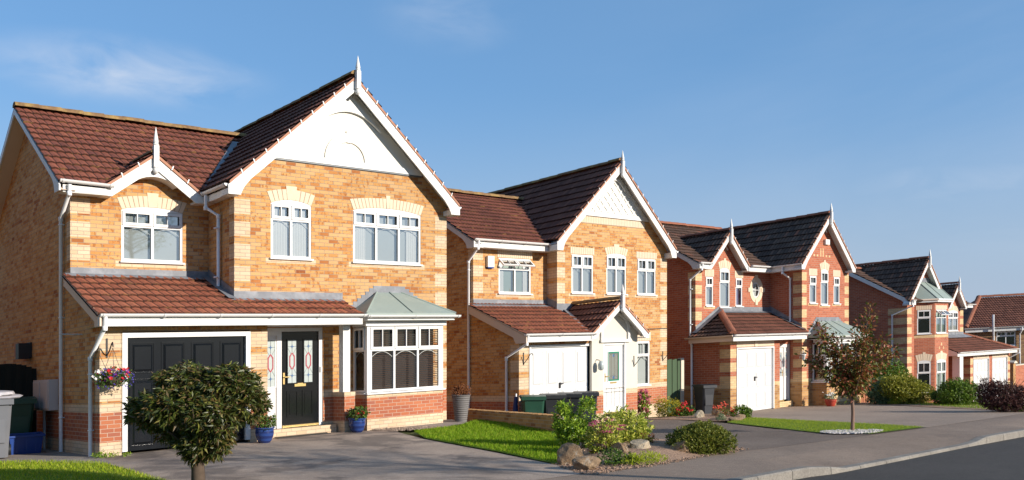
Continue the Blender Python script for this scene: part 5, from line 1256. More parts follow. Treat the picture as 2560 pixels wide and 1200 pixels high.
def blades(name, poly, n, hmin, hmax, mat, label, dz=.03, dens=None, wr=.1):
    xs = [p[0] for p in poly]; ys = [p[1] for p in poly]; P = []
    while len(P) < n:
        x, y = RNG.uniform(min(xs), max(xs)), RNG.uniform(min(ys), max(ys))
        if inside(x, y, poly): P.append((x, y, gz(x, y) + dz))
    P = np.array(P); N = len(P); h = RNG.uniform(hmin, hmax, N)[:, None]; an = RNG.uniform(0, 2 * PI, N)
    side = np.stack([np.cos(an), np.sin(an), np.zeros(N)], 1); ln = RNG.normal(0, .45, (N, 3)); ln[:, 2] = 1
    ln /= np.linalg.norm(ln, axis=1)[:, None]
    w = h * wr * RNG.uniform(.7, 1.5, (N, 1))
    V = np.stack([P - side * w, P + side * w, P + ln * h], 1).reshape(-1, 3)
    me = bpy.data.meshes.new(name); me.vertices.add(3 * N); me.vertices.foreach_set('co', V.ravel()); me.loops.add(3 * N); me.polygons.add(N)
    me.loops.foreach_set('vertex_index', np.arange(3 * N)); me.polygons.foreach_set('loop_start', np.arange(0, 3 * N, 3)); me.polygons.foreach_set('loop_total', np.full(N, 3)); me.update(calc_edges=True)
    me.materials.append(M[mat]); o = bpy.data.objects.new(name, me); COL.objects.link(o); tag(o, label, None, None, 'stuff'); return o
def pebbles(name, poly, n, r0, r1, mat, label, dz=.0):
    xs = [p[0] for p in poly]; ys = [p[1] for p in poly]; V = []; F = []
    ico = [(0, 0, 1), (.9, 0, .3), (.28, .85, .3), (-.73, .53, .3), (-.73, -.53, .3), (.28, -.85, .3), (.73, .53, -.3), (-.28, .85, -.3), (-.9, 0, -.3), (-.28, -.85, -.3), (.73, -.53, -.3)]
    fc = [(0, 1, 2), (0, 2, 3), (0, 3, 4), (0, 4, 5), (0, 5, 1), (1, 6, 2), (2, 6, 7), (2, 7, 3), (3, 7, 8), (3, 8, 4), (4, 8, 9), (4, 9, 5), (5, 9, 10), (5, 10, 1), (1, 10, 6)]
    k = 0
    while k < n:
        x, y = RNG.uniform(min(xs), max(xs)), RNG.uniform(min(ys), max(ys))
        if not inside(x, y, poly): continue
        r = RNG.uniform(r0, r1); s = RNG.uniform(.6, 1.3, 3); z = gz(x, y) + dz; b = len(V); a = RNG.uniform(0, PI); c, q = math.cos(a), math.sin(a)
        V += [(x + r * (p[0] * s[0] * c - p[1] * s[1] * q), y + r * (p[0] * s[0] * q + p[1] * s[1] * c), z + r * p[2] * s[2] * .6) for p in ico]; F += [tuple(b + i for i in f) for f in fc]; k += 1
    me = bpy.data.meshes.new(name); me.from_pydata(V, [], F); me.materials.append(M[mat]); o = bpy.data.objects.new(name, me); COL.objects.link(o); tag(o, label, None, None, 'stuff'); return o

def drop(x):
    def ss(a, b, v): t = min(1, max(0, (v - a) / (b - a))); return t * t * (3 - 2 * t)
    return .085 * (ss(11.6, 12.5, x) * (1 - ss(17.6, 18.5, x)) + ss(21.5, 22.4, x) * (1 - ss(28, 29, x)))
def ground():
    # one sheet to the horizon
    bm = bmesh.new(); X = [-600, -200, -80, -40, -20, -10] + [i * 1. for i in range(-5, 60)] + [65, 75, 90, 120, 200, 600]; Y = [-600, -200, -60, -20, -8, -2] + [i * 1. for i in range(0, 36)] + [40, 60, 120, 300, 700]
    G = [[bm.verts.new((x, y, gz(x, y) - (.3 if y < 9 else .06))) for y in Y] for x in X]
    for i in range(len(X) - 1):
        for j in range(len(Y) - 1): bm.faces.new((G[i][j], G[i + 1][j], G[i + 1][j + 1], G[i][j + 1]))
    me = bpy.data.meshes.new('ground'); bm.to_mesh(me); bm.free(); me.materials.append(M['earth']); o = bpy.data.objects.new('ground', me); COL.objects.link(o); tag(o, kind='structure')
    kx = [(-40, 6.75), (9.8, 6.72), (11.4, 6.80), (12.05, 6.70), (13.9, 6.78), (17.4, 6.96), (21, 7.05), (30, 7.3), (60, 8.2)]
    drape('road', [(-40, -6), (60, -6)] + [(x, y - .14) for x, y in kx[::-1]], 'asphalt', -.125)
    drape('pavement', [(x, y + .01) for x, y in kx] + [(60, 10.8), (28.2, 9.9), (20.0, 9.4), (13, 9.4), (9, 9.2), (-40, 9.1)], 'pavement', .0, step=.3, fn=lambda x, y: -drop(x) * max(0, 1 - (y - ((6.72 if x < 14 else 6.78 + (x - 14) * .04))) / 1.1), raw=True)
    # kerb: a real step of separate stones, lowered in front of the driveways
    bm = bmesh.new(); ky = lambda x: next(b + (d - b) * (x - a) / (c - a) for (a, b), (c, d) in zip(kx, kx[1:]) if a <= x <= c)
    x = -39.9
    while x < 59:
        for k in range(2):
            e0, e1 = x + .455 * k, x + .455 * (k + 1) - (.012 if k else 0); rows = []
            for e in (e0, e1): y = ky(e); z = gz(e, y) - drop(e); g = gz(e, y); rows.append([bm.verts.new(p) for p in ((e, y - .15, g - .16), (e, y - .145, z), (e, y - .125, z + .018), (e, y + .012, z + .012), (e, y + .014, g - .16))])
            for q in range(4): bm.faces.new((rows[0][q], rows[1][q], rows[1][q + 1], rows[0][q + 1]))
            bm.faces.new(rows[0]); bm.faces.new(rows[1])
        x += .91
    bmesh.ops.recalc_face_normals(bm, faces=bm.faces)
    me = bpy.data.meshes.new('kerb'); bm.to_mesh(me); bm.free(); me.materials.append(M['kerb']); o = bpy.data.objects.new('kerb', me); COL.objects.link(o); tag(o, kind='structure')
    drape('driveway', [(4.3, 8.56), (9.0, 8.58), (9.38, 9.5), (9.83, 11.47), (10.32, 14.19), (10.71, 15.58), (11.0, 16.4), (10.6, 16.9), (10.2, 18.2), (5.0, 18.2), (4.98, 16.9), (4.80, 15.5), (4.70, 13.9), (4.55, 12.5), (4.45, 9.4)], 'drive1', .004)
    drape('driveway', [(13.0, 8.76), (20.3, 8.82), (18.2, 11.3), (19.5, 13.7), (20.1, 16.6), (19.9, 18.6), (15.0, 18.6), (14.2, 17.4), (13.2, 14.5), (12.7, 12.6), (13.2, 11.0)], 'drive2', .004)
    drape('driveway', [(20.3, 8.82), (28.3, 9.2), (30.0, 12.2), (32.9, 16.6), (33.5, 19), (23.3, 19), (23.2, 15.4), (22.0, 14.5), (21.2, 12.2)], 'drive3', .006)
    drape('driveway', [(36, 15), (60, 15), (60, 19), (36, 19)], 'drive3', .002)
    drape('path', [(-6, 17.0), (3.2, 17.1), (4.0, 16.65), (4.55, 15.9), (4.85, 15.35), (5.02, 16.2), (5.04, 24), (1.8, 26), (-6, 24)], 'slab', .006)
    drape('path', [(10.9, 16.55), (11.3, 15.85), (12.6, 15.9), (13.6, 16.3), (15.2, 17.4), (15.3, 24), (13.1, 24), (13.1, 16.6)], 'slab', .010)
    drape('gravel', [(10.55, 16.75), (10.95, 16.3), (11.35, 15.8), (12.3, 15.65), (11.6, 16.25), (11.2, 16.5)], 'gravel', .016)
    pebbles('gravel', [(10.55, 16.5), (10.8, 15.7), (11.3, 15.6), (12.4, 15.6), (11.8, 16.1), (11.2, 16.45)], 420, .012, .028, 'gravel', 'loose brown gravel at the foot of the bay window', .02)
    drape('lawn', LAWN1, 'turf', .012); drape('lawn', LAWN2, 'turf', .015, fn=lambda x, y: .0); drape('lawn', LAWN3, 'turf', .02); drape('lawn', LAWN4, 'turf', .012)
    drape('soil', BED1, 'soil', .006, step=.25, fn=lambda x, y: .14 * max(0, 1 - ((x - 11.6) / 2.0) ** 2 - ((y - 10.2) / 1.9) ** 2) + .01 * math.sin(9 * x) * math.sin(11 * y))
    drape('soil', BED3, 'soil', .015, step=.25, fn=lambda x, y: .08 * max(0, 1 - ((x - 21.2) / 1.8) ** 2 - ((y - 15.2) / 1.5) ** 2))
    drape('soil', [(29.5, 12.2), (33.5, 18.5), (40.6, 18.5), (47, 18.2), (47, 14.4), (34, 12.2), (28.9, 8.95), (28.0, 9.1)], 'soil', .018)
    near = [p for p in LAWN1 if p[0] > -6 or 1]
    blades('grass', [(-1.5, 12.6), (1.8, 17.25), (3.0, 17.3), (3.9, 16.75), (4.45, 15.95), (4.72, 15.4), (4.66, 14.1), (4.56, 12.4), (4.5, 11.2), (2, 11.2)], 38000, .02, .055, 'grassdry', 'short sunlit grass in the front corner by the dark wheelie bins')
    blades('grass', LAWN2, 34000, .025, .065, 'grassblade', 'thick green grass of the lawn between drive and low brick wall')
    blades('grass', LAWN3, 22000, .012, .032, 'grassdry', 'mown grass strip around the young red-leaved tree', .03)
    blades('grass', LAWN4, 7000, .03, .07, 'grassblade', 'grass strip in front of the far hedge', .02)
    gp = smooth([(17.55, 9.9), (17.35, 9.4), (17.75, 8.95), (18.3, 8.95), (18.75, 9.15), (18.5, 9.6), (18.0, 9.95)], 3)
    drape('gravel', gp, 'whitestone', .026)
    pebbles('white_stones', gp, 700, .018, .042, 'whitestone', 'white stone chippings around the foot of the young tree', .03)
    BED1W = [(11.3 + (x - 11.3) * 1.035, 10.1 + (y - 10.1) * 1.07) for x, y in BED1]
    pebbles('mulch', BED1W, 2600, .008, .028, 'soil', 'loose bark and soil lumps in the front rockery bed', .015)
# ------------------------------------------------------------------ plants
def nrm(a): return a / np.maximum(np.linalg.norm(a, axis=1, keepdims=True), 1e-9)
def leaf_obj(name, root, P, D, L, wr, mat, droop=.18, fold=.35, parent=None):
    """Leaves as small folded blades; P base points relative to the root, D directions, L lengths."""
    N = len(P); D = nrm(D); R = RNG.normal(0, 1, (N, 3)); R[:, 2] *= .35; side = nrm(np.cross(D, R)); up = nrm(np.cross(side, D)); up *= np.where(up[:, 2:3] < 0, -1, 1)
    L = L[:, None]; w = L * wr * .5
    base = P; rib = P + D * L * .5 - up * w * fold; lf = P + D * L * .42 + side * w + up * w * .1; rt = P + D * L * .42 - side * w + up * w * .1; tip = P + D * L - up * L * droop
    V = np.stack([base, rib, lf, rt, tip], 1).reshape(-1, 3)
    idx = (np.arange(N)[:, None] * 5 + np.array([0, 1, 4, 2, 0, 3, 4, 1])[None]).ravel()
    me = bpy.data.meshes.new(name); me.vertices.add(5 * N); me.vertices.foreach_set('co', V.ravel()); me.loops.add(8 * N); me.polygons.add(2 * N)
    me.loops.foreach_set('vertex_index', idx); me.polygons.foreach_set('loop_start', np.arange(0, 8 * N, 4)); me.polygons.foreach_set('loop_total', np.full(2 * N, 4)); me.update(calc_edges=True)
    me.materials.append(M[mat]); o = bpy.data.objects.new(name, me); COL.objects.link(o); o.parent = parent or root.o; return o
def blob_pts(blobs, n, inner=.55):
    w = np.array([b[3] * b[4] * b[5] for b in blobs]) ** .75; w /= w.sum(); k = RNG.choice(len(blobs), n, p=w); B = np.array(blobs)[k]
    d = nrm(RNG.normal(0, 1, (n, 3))); r = (inner ** 3 + (1 - inner ** 3) * RNG.random(n)) ** (1 / 3)
    lump = 1 + .14 * np.sin(d[:, 0] * 5 + k * 2.1) * np.cos(d[:, 2] * 6 + k)
    return B[:, :3] + d * B[:, 3:6] * (r * lump)[:, None], d
def tufts(root, name, blobs, n, per, L, wr, mat, droop=.2, up=.3, inner=.55, spread=.9, zmin=.02, parent=None, twig=None, cut=None):
    C, d = blob_pts(blobs, n, inner); ok = C[:, 2] > zmin
    if cut is not None: ok &= cut(C)
    C, d = C[ok], d[ok]; t = nrm(d + np.array([0, 0, up]) + RNG.normal(0, .35, d.shape)); n = len(C)
    tw = twig or L * 1.1
    s = RNG.random((n, per)); P = C[:, None] + t[:, None] * ((s - .3) * tw)[..., None]
    rad = RNG.normal(0, 1, (n, per, 3)); rad -= (rad * t[:, None]).sum(2, keepdims=True) * t[:, None]; rad = nrm(rad.reshape(-1, 3)).reshape(n, per, 3)
    D = t[:, None] * (.35 + .7 * s)[..., None] + rad * spread + np.array([0, 0, -droop * 1.2])
    Ls = L * RNG.uniform(.65, 1.2, n * per)
    return leaf_obj(name, root, P.reshape(-1, 3), D.reshape(-1, 3), Ls, wr, mat, droop, parent=parent)
def stems(root, name, pts, r=0, mat='bark', n=6):
    mb = MB(); mb_pts = pts
    for p, rr in mb_pts: mb.tube(p, 0, mat, n, True, radii=rr)
    o = mb.build(name, root.o); return o
def flowers(root, name, P, r, mat, petals=5, up=None):
    mb = MB()
    for p in P:
        p = Vector(p); a = Vector(up or (RNG.normal(0, .4), -1 + RNG.normal(0, .3), .7 + RNG.normal(0, .4))).normalized(); u = a.orthogonal().normalized(); w = a.cross(u)
        k0 = RNG.uniform(0, 6)
        for k in range(petals):
            q = k0 + 2 * PI * k / petals; c, s = math.cos(q), math.sin(q); c2, s2 = math.cos(q + .55), math.sin(q + .55); c1, s1 = math.cos(q - .55), math.sin(q - .55)
            mb.mesh([p, p + (u * c1 + w * s1) * r * .8 + a * r * .25, p + (u * c + w * s) * r + a * r * .35, p + (u * c2 + w * s2) * r * .8 + a * r * .25], [(0, 1, 2, 3)], mat)
    return mb.build(name, root.o)
def heads(root, name, clusters, r, mat, petals=5, up=None):
    for c in clusters: flowers(root, name, c, r, mat, petals, up)
def plant(name, label, cat, x, y, group=None, dz=0.): return Root(name, label, cat, x, y, gz(x, y) + dz, group)
def dome(r, h, w=1.): return [(0, 0, h * .45, r, r * w, h * .55)]

def leafmats():
    M['lf_photinia'] = leaf_mat('evergreen_leaf_bronze', [(.0, (.026, .038, .008)), (.35, (.055, .075, .012)), (.62, (.085, .105, .016)), (.74, (.11, .075, .024)), (.88, (.14, .085, .032)), (1., (.22, .24, .04))], .26, .42, .4)
    M['lf_laurel'] = leaf_mat('laurel_leaf', [(.0, (0.105, 0.195, 0.014)), (.5, (0.195, 0.315, 0.022)), (1., (0.390, 0.495, 0.048))], .3, .35, .45)
    M['lf_varieg'] = leaf_mat('variegated_leaf', [(.0, (0.150, 0.225, 0.024)), (.5, (0.360, 0.420, 0.048)), (.75, (0.630, 0.600, 0.096)), (1., (0.750, 0.750, 0.192))], .3, .5)
    M['lf_dark'] = leaf_mat('dark_green_leaf', [(.0, (0.027, 0.068, 0.012)), (.6, (0.075, 0.150, 0.018)), (1., (0.180, 0.240, 0.036))], .25, .45)
    M['lf_round'] = leaf_mat('olive_hedge_leaf', [(.0, (.06, .085, .01)), (.5, (.15, .185, .02)), (.85, (.26, .27, .035)), (1., (.36, .31, .06))], .3, .5)
    M['lf_mat'] = leaf_mat('yellow_green_leaf', [(.0, (0.195, 0.270, 0.012)), (.5, (0.375, 0.465, 0.018)), (1., (0.540, 0.570, 0.036))], .3, .6)
    M['lf_brown'] = leaf_mat('russet_leaf', [(.0, (0.112, 0.044, 0.020)), (.5, (0.237, 0.088, 0.035)), (1., (0.375, 0.150, 0.050))], .3, .6)
    M['lf_redgreen'] = leaf_mat('red_green_leaf', [(.0, (.06, .085, .012)), (.3, (.12, .14, .02)), (.48, (.17, .12, .025)), (.68, (.26, .075, .03)), (.9, (.34, .10, .05)), (1., (.30, .28, .06))], .3, .5)
    M['lf_conifer'] = leaf_mat('golden_conifer_leaf', [(.0, (0.150, 0.165, 0.012)), (.5, (0.360, 0.330, 0.018)), (.85, (0.600, 0.495, 0.024)), (1., (0.750, 0.570, 0.036))], .3, .6)
    M['lf_purple'] = leaf_mat('purple_leaf', [(.0, (0.042, 0.017, 0.017)), (.6, (0.090, 0.031, 0.029)), (1., (0.168, 0.072, 0.048))], .25, .5)
    M['lf_blue'] = leaf_mat('blue_green_leaf', [(.0, (0.060, 0.120, 0.060)), (.6, (0.120, 0.195, 0.090)), (1., (0.240, 0.315, 0.156))], .25, .5)
    M['lf_hedge'] = leaf_mat('hedge_leaf', [(.0, (0.045, 0.090, 0.010)), (.5, (0.112, 0.195, 0.014)), (1., (0.225, 0.330, 0.030))], .25, .5)
    M['lf_hedgey'] = leaf_mat('yellowing_hedge_leaf', [(.0, (0.105, 0.128, 0.012)), (.5, (0.240, 0.255, 0.024)), (1., (0.480, 0.435, 0.060))], .25, .5)
    for k, c in (('fl_red', (.62, .02, .02)), ('fl_white', (.8, .78, .74)), ('fl_purple', (.22, .02, .26)), ('fl_blue', (.07, .05, .36)), ('fl_pink', (.50, .10, .16)), ('fl_coral', (.70, .10, .05)), ('fl_yellow', (.7, .5, .04))):
        M[k] = leaf_mat('petal_' + k[3:], [(0., tuple(v * .75 for v in c)), (1., c)], .25, .5)

def trees():
    # standard evergreen in front of the black garage
    x, y = 4.56, 11.12; r = plant('ornamental_tree', 'dense dark evergreen lollipop tree with bronze-tipped leaves in front of the black garage door', 'tree', x, y)
    B = [(.40, 0, 1.30, .40, .36, .24), (-.12, .05, 1.32, .42, .40, .24), (.60, .05, 1.12, .26, .30, .24), (-.56, 0, .99, .34, .34, .22), (0, 0, 1.04, .52, .50, .30), (.12, -.05, .68, .38, .38, .26), (-.28, .05, .78, .30, .30, .22), (.10, 0, .50, .24, .24, .15), (.30, -.3, .95, .34, .3, .25), (-.2, -.32, 1.1, .35, .28, .22)]
    # camera-facing axes do not matter: the crown is built in the round
    rot = math.atan2(-.664, .747); c, s = math.cos(rot), math.sin(rot)
    B = [(a * c - b * s, a * s + b * c, z + .02, rx, ry, rz) for a, b, z, rx, ry, rz in B]
    B = [(a * .95, b * .95, z * .98, rx * .93, ry * .93, rz * .95) for a, b, z, rx, ry, rz in B]
    tufts(r, 'crown', B, 3400, 10, .088, .28, 'lf_photinia', droop=.34, up=.45, inner=.5, spread=.8, zmin=.3, twig=.08)
    S = [([(0, 0, -.2), (.01, 0, .15), (0, .01, .45), (.02, 0, .9)], [.11, .092, .075, .02])]
    for k in range(9):
        a = k * 2.4; e = .45 + .1 * (k % 3); S.append(([(0, 0, .25 + .03 * k), (math.cos(a) * e * .5, math.sin(a) * e * .5, .55 + .03 * k), (math.cos(a) * e * 1.2, math.sin(a) * e * 1.2, .8 + .04 * k)], [.03, .018, .006]))
    stems(r, 'trunk', S)
    # young tree in the white stones
    x, y = 18.2, 9.5; r = plant('young_tree', 'slender young tree with red and green leaves standing in white stone chippings', 'tree', x, y)
    ex = Vector((.747, -.664, 0)); ey = Vector((.664, .747, 0))
    S = [([Vector((0, 0, -.1)), Vector((.0, .0, .05)), ex * .01 + Vector((0, 0, .4)), Vector((0, 0, .66))], [.06, .042, .034, .034])]
    brs = [(-.62, 0, 1.95), (-.85, .3, 1.62), (-.55, -.3, 1.3), (-.28, .25, 2.05), (.02, -.2, 2.1), (.42, .1, 2.62), (.62, -.2, 2.0), (.93, .1, 1.75), (.55, .4, 1.45), (.2, .5, 1.7), (.1, -.5, 1.6), (.36, 0, 2.3), (-.72, 0, 2.25), (-.3, -.4, 1.75)]
    P = []; D = []
    for k, (a, b, z) in enumerate(brs):
        e = ex * a + ey * b + Vector((0, 0, z)); z0 = .62 + .03 * (k % 5)
        m1 = ex * a * .25 + ey * b * .25 + Vector((0, 0, z0 + (z - z0) * .33)); m2 = ex * a * .62 + ey * b * .62 + Vector((0, 0, z0 + (z - z0) * .68))
        line = [Vector((0, 0, z0)), m1, m2, e]; S.append((line, [.026, .018, .011, .004]))
        for j in range(260):
            t = min(1., RNG.uniform(.22, 1.05)) * 3; i = min(2, int(t)); q = line[i].lerp(line[i + 1], t - i); d = (line[i + 1] - line[i]).normalized()
            off = Vector(RNG.normal(0, .07, 3)); P.append(q + off); D.append(d * .5 + off.normalized() * .9 + Vector((0, 0, -.25)))
        for j in range(4):
            t = RNG.uniform(.35, .9) * 3; i = min(2, int(t)); q = line[i].lerp(line[i + 1], t - i); d = Vector(RNG.normal(0, 1, 3)); d.z = abs(d.z) + .3; d = d.normalized() * RNG.uniform(.15, .32)
            S.append(([q, q + d * .5, q + d], [.007, .005, .002]))
            for l in range(26): f = RNG.random(); o2 = Vector(RNG.normal(0, .035, 3)); P.append(q + d * f + o2); D.append(d.normalized() * .5 + o2.normalized() + Vector((0, 0, -.2)))
    stems(r, 'trunk', S, 0, 'barkred')
    leaf_obj('crown', r, np.array(P), np.array(D), RNG.uniform(.06, .105, len(P)), .52, 'lf_redgreen', .25)

def street_tree():
    r = plant('street_tree', 'tall sparse street tree across the road, outside the picture', 'tree', 13.4, -3.2)
    S = [([(0, 0, -.1), (.05, .02, 2.2), (0, .1, 4.4), (.1, 0, 6.9)], [.16, .13, .09, .02])]; P = []; D = []
    for k in range(26):
        a = k * 2.4; z0 = 4.3 + 1.7 * k / 26; e = 1.9 * (1 - .5 * abs(k / 26 - .35)); q = [Vector((0, .05, z0)), Vector((math.cos(a) * e * .5, math.sin(a) * e * .5, z0 + .35)), Vector((math.cos(a) * e, math.sin(a) * e, z0 + .7 + .3 * math.sin(k)))]
        S.append((q, [.04, .022, .006]))
        for j in range(55):
            t = RNG.uniform(.35, 1.05) * 2; i = min(1, int(t)); p = q[i].lerp(q[i + 1], t - i); o = Vector(RNG.normal(0, .17, 3)); P.append(p + o); D.append(o.normalized() + Vector((0, 0, -.3)))
    stems(r, 'trunk', S); leaf_obj('crown', r, np.array(P), np.array(D), RNG.uniform(.08, .14, len(P)), .55, 'lf_dark', .2)

def shrubs():
    G1 = 'plants in the front rockery bed'; G3 = 'plants in the far rockery bed'; GH = 'shrubs in front of the far red house'; GP = 'potted plants by the house walls'
    r = plant('laurel_shrub', 'tall glossy green laurel shrub at the end of the low brick wall', 'shrub', 11.2, 10.95, G1)
    tufts(r, 'foliage', [(-.14, .12, .50, .17, .17, .30), (.16, -.14, .60, .13, .13, .32), (0, 0, .26, .3, .3, .26)], 430, 8, .08, .36, 'lf_laurel', .15, .6, .3)
    stems(r, 'stem', [([(0, 0, -.05), (.02, .0, .4), (-.06, .06, .9)], [.014, .010, .003]), ([(0, 0, -.05), (.1, -.08, .4), (.15, -.1, .92)], [.014, .010, .003])])
    r = plant('variegated_shrub', 'yellow-variegated bushy shrub behind the pink-flowered stonecrop', 'shrub', 11.75, 10.35, G1)
    tufts(r, 'foliage', [(0, 0, .32, .42, .38, .36), (.18, -.12, .28, .3, .3, .3)], 620, 8, .07, .3, 'lf_varieg', .1, .7, .4, .6)
    r = plant('stonecrop', 'stonecrop with flat pink flower heads and yellowing stems above the brown boulder', 'flower', 10.75, 9.85, G1)
    tufts(r, 'foliage', [(0, 0, .24, .30, .28, .30)], 330, 7, .055, .4, 'lf_varieg', .1, .9, .2, .5); tufts(r, 'red_leaf', [(0, 0, .12, .26, .24, .16)], 50, 4, .05, .35, 'lf_brown', .1, .6, .2)
    S = []; H = []
    for k in range(16):
        a = RNG.uniform(0, 6.3); e = RNG.uniform(.08, .32); t = (math.cos(a) * e, math.sin(a) * e, RNG.uniform(.38, .60)); S.append(([(t[0] * .3, t[1] * .3, 0), t], [.006, .004])); H.append(t)
    stems(r, 'stem', S, 0, 'barkred')
    F = [[(h[0] + RNG.normal(0, .032), h[1] + RNG.normal(0, .032), h[2] + RNG.normal(0, .009)) for _ in range(26)] for h in H]
    heads(r, 'flower_head', F, .02, 'fl_pink', 4, (0, -.3, 1))
    r = plant('euonymus', 'low dark green groundcover plant between the front boulders and the pavement', 'shrub', 9.95, 8.98, G1)
    tufts(r, 'foliage', [(0, 0, .08, .24, .17, .15), (.25, -.1, .05, .2, .13, .11)], 230, 7, .04, .5, 'lf_dark', .1, .5, .3)
    r = plant('heath', 'bright yellow-green cushion plant spilling towards the pavement edge', 'shrub', 10.42, 8.72, G1)
    tufts(r, 'foliage', [(0, 0, .05, .30, .16, .14), (.28, .02, .04, .22, .13, .10), (-.22, .05, .06, .2, .15, .12)], 700, 7, .026, .3, 'lf_mat', .05, 1., .4, .5)
    r = plant('russet_plant', 'thin russet-brown seeding plant beside the pale boulders', 'shrub', 11.95, 9.85, G1)
    tufts(r, 'foliage', [(0, 0, .16, .1, .1, .12), (-.12, .08, .26, .05, .05, .06), (.02, -.03, .05, .16, .14, .06)], 110, 6, .03, .5, 'lf_brown', .1, .4, .2); stems(r, 'stem', [([(0, 0, 0), (-.05, .04, .14), (-.12, .08, .3)], [.004, .003, .002]), ([(0, 0, 0), (.03, 0, .25)], [.004, .002])], 0, 'barkred')
    r = plant('rock_plant', 'small bright green rock plant between russet plant and slanting boulder', 'shrub', 12.7, 10.0, G1)
    tufts(r, 'foliage', [(0, 0, .04, .13, .1, .07)], 60, 6, .035, .45, 'lf_laurel', .1, .5, .2)
    r = plant('rounded_bush', 'large low rounded olive-green bush at the mouth of the dark driveway', 'bush', 12.30, 9.10, G1)
    rot = math.atan2(-.664, .747); c, s = math.cos(rot), math.sin(rot)
    B = [(0, 0, .20, .56, .40, .30), (.02, 0, .22, .50, .36, .27), (-.30, .05, .16, .28, .28, .2), (.30, -.02, .18, .28, .3, .24), (.05, .05, .30, .38, .3, .2)]; B = [(a * c - b * s, a * s + b * c, z, rx, ry, rz) for a, b, z, rx, ry, rz in B]
    tufts(r, 'foliage', B, 4200, 9, .032, .45, 'lf_round', .08, .6, .4, .8)
    stems(r, 'stem', [([(0, 0, 0), (math.cos(a) * .25, math.sin(a) * .25, .3)], [.012, .003]) for a in range(7)])
    # far rockery
    r = plant('hydrangea', 'pink-flowered shrub against the porch side of the lattice-gable house', 'shrub', 20.15, 16.95, G3)
    tufts(r, 'foliage', [(0, 0, .35, .2, .2, .42)], 170, 7, .07, .5, 'lf_laurel', .1, .4, .3); C, _ = blob_pts([(0, 0, .42, .2, .2, .42)], 60, .8); heads(r, 'flower_head', [[tuple(p + RNG.normal(0, .025, 3)) for _ in range(10)] for p in C], .03, 'fl_pink', 4)
    r = plant('golden_conifer', 'spreading golden-yellow conifer in front of the green gate', 'shrub', 20.95, 16.6, G3)
    tufts(r, 'foliage', [(0, 0, .22, .42, .36, .36), (-.22, .15, .38, .22, .2, .24), (.3, -.15, .16, .25, .22, .26)], 900, 7, .04, .3, 'lf_conifer', .1, .7, .5); tufts(r, 'inner_foliage', [(0, 0, .18, .42, .36, .32)], 300, 6, .05, .3, 'lf_dark', .1, .4, .2)
    r = plant('geranium', 'scarlet geranium clump beside the golden conifer', 'flower', 20.7, 15.9, G3)
    tufts(r, 'foliage', [(0, 0, .14, .26, .22, .2), (.15, -.1, .22, .12, .12, .12)], 180, 6, .06, .6, 'lf_dark', .1, .4, .3); C, _ = blob_pts([(0, 0, .2, .24, .22, .24)], 30, .85); C[:, 2] = np.abs(C[:, 2]); heads(r, 'flower_head', [[tuple(p + RNG.normal(0, .02, 3)) for _ in range(7)] for p in C], .024, 'fl_red', 5)
    r = plant('geranium', 'orange-red geraniums behind the far rockery stones', 'flower', 22.1, 15.6, G3)
    tufts(r, 'foliage', [(0, 0, .12, .3, .2, .15)], 120, 6, .05, .6, 'lf_dark', .1, .4, .3); C, _ = blob_pts([(0, 0, .16, .28, .2, .18)], 20, .85); C[:, 2] = np.abs(C[:, 2]) + .1; heads(r, 'flower_head', [[tuple(p + RNG.normal(0, .02, 3)) for _ in range(6)] for p in C], .022, 'fl_coral', 5)
    r = plant('heather', 'brownish low tuft among the far rockery stones', 'shrub', 20.9, 14.72, G3); tufts(r, 'foliage', [(0, 0, .14, .2, .18, .2)], 180, 6, .035, .3, 'lf_brown', .1, .7, .3)
    r = plant('fescue', 'blue-grey grassy tuft at the front of the far rockery', 'plant', 20.1, 14.2, G3); tufts(r, 'foliage', [(0, 0, .05, .12, .12, .12)], 130, 7, .06, .12, 'lf_blue', .1, 1., .1, .6)
    r = plant('green_shrub', 'small fresh green shrub with red flowers by the white garage door', 'shrub', 21.5, 14.55, G3); tufts(r, 'foliage', [(0, 0, .15, .3, .26, .2), (.15, -.1, .2, .16, .16, .14)], 380, 7, .045, .55, 'lf_hedge', .1, .5, .5); C, _ = blob_pts([(-.2, .1, .25, .1, .1, .1)], 6, .7); heads(r, 'flower_head', [[tuple(p + RNG.normal(0, .02, 3)) for _ in range(6)] for p in C], .022, 'fl_red', 5)
    # far hedge
    for nm, lb, x, y, B, n, lf, mt in (
        ('evergreen_shrub', 'blue-green evergreen shrub by the brown fence', 31.9, 15.6, [(0, 0, .45, .5, .45, .5), (.3, -.2, .3, .4, .4, .35)], 1300, .075, 'lf_blue'),
        ('round_hedge', 'rounded mid-green hedge behind the yellowing bush', 34.3, 16.3, [(0, 0, .9, .75, .7, .8), (-.5, 0, .7, .5, .5, .6), (.5, 0, .7, .5, .5, .6)], 2400, .075, 'lf_hedge'),
        ('yellowing_bush', 'large yellow-green bush below the canted bay', 32.3, 14.9, [(0, 0, .5, .75, .65, .55), (.5, -.3, .4, .5, .5, .45), (-.4, .2, .6, .5, .5, .45)], 3000, .065, 'lf_hedgey'),
        ('dark_shrub', 'low dark shrub beneath the bay front window', 32.6, 13.6, [(0, 0, .25, .4, .4, .3)], 700, .06, 'lf_dark'),
        ('dark_green_bush', 'dark green bush in front of the white porch post', 31.9, 12.9, [(0, 0, .4, .6, .55, .5), (.4, -.2, .35, .5, .5, .45)], 2000, .06, 'lf_hedge'),
        ('barberry', 'purple-leaved barberry with arching stems near the right edge', 27.9, 9.95, [(0, 0, .42, .62, .55, .45), (-.1, .3, .5, .4, .4, .42), (.45, -.4, .35, .5, .5, .4)], 3600, .045, 'lf_purple')):
        r = plant(nm, lb, 'shrub', x, y, GH); tufts(r, 'foliage', B, n, 7, lf, .45, mt, .1, .5, .45)
        S = []
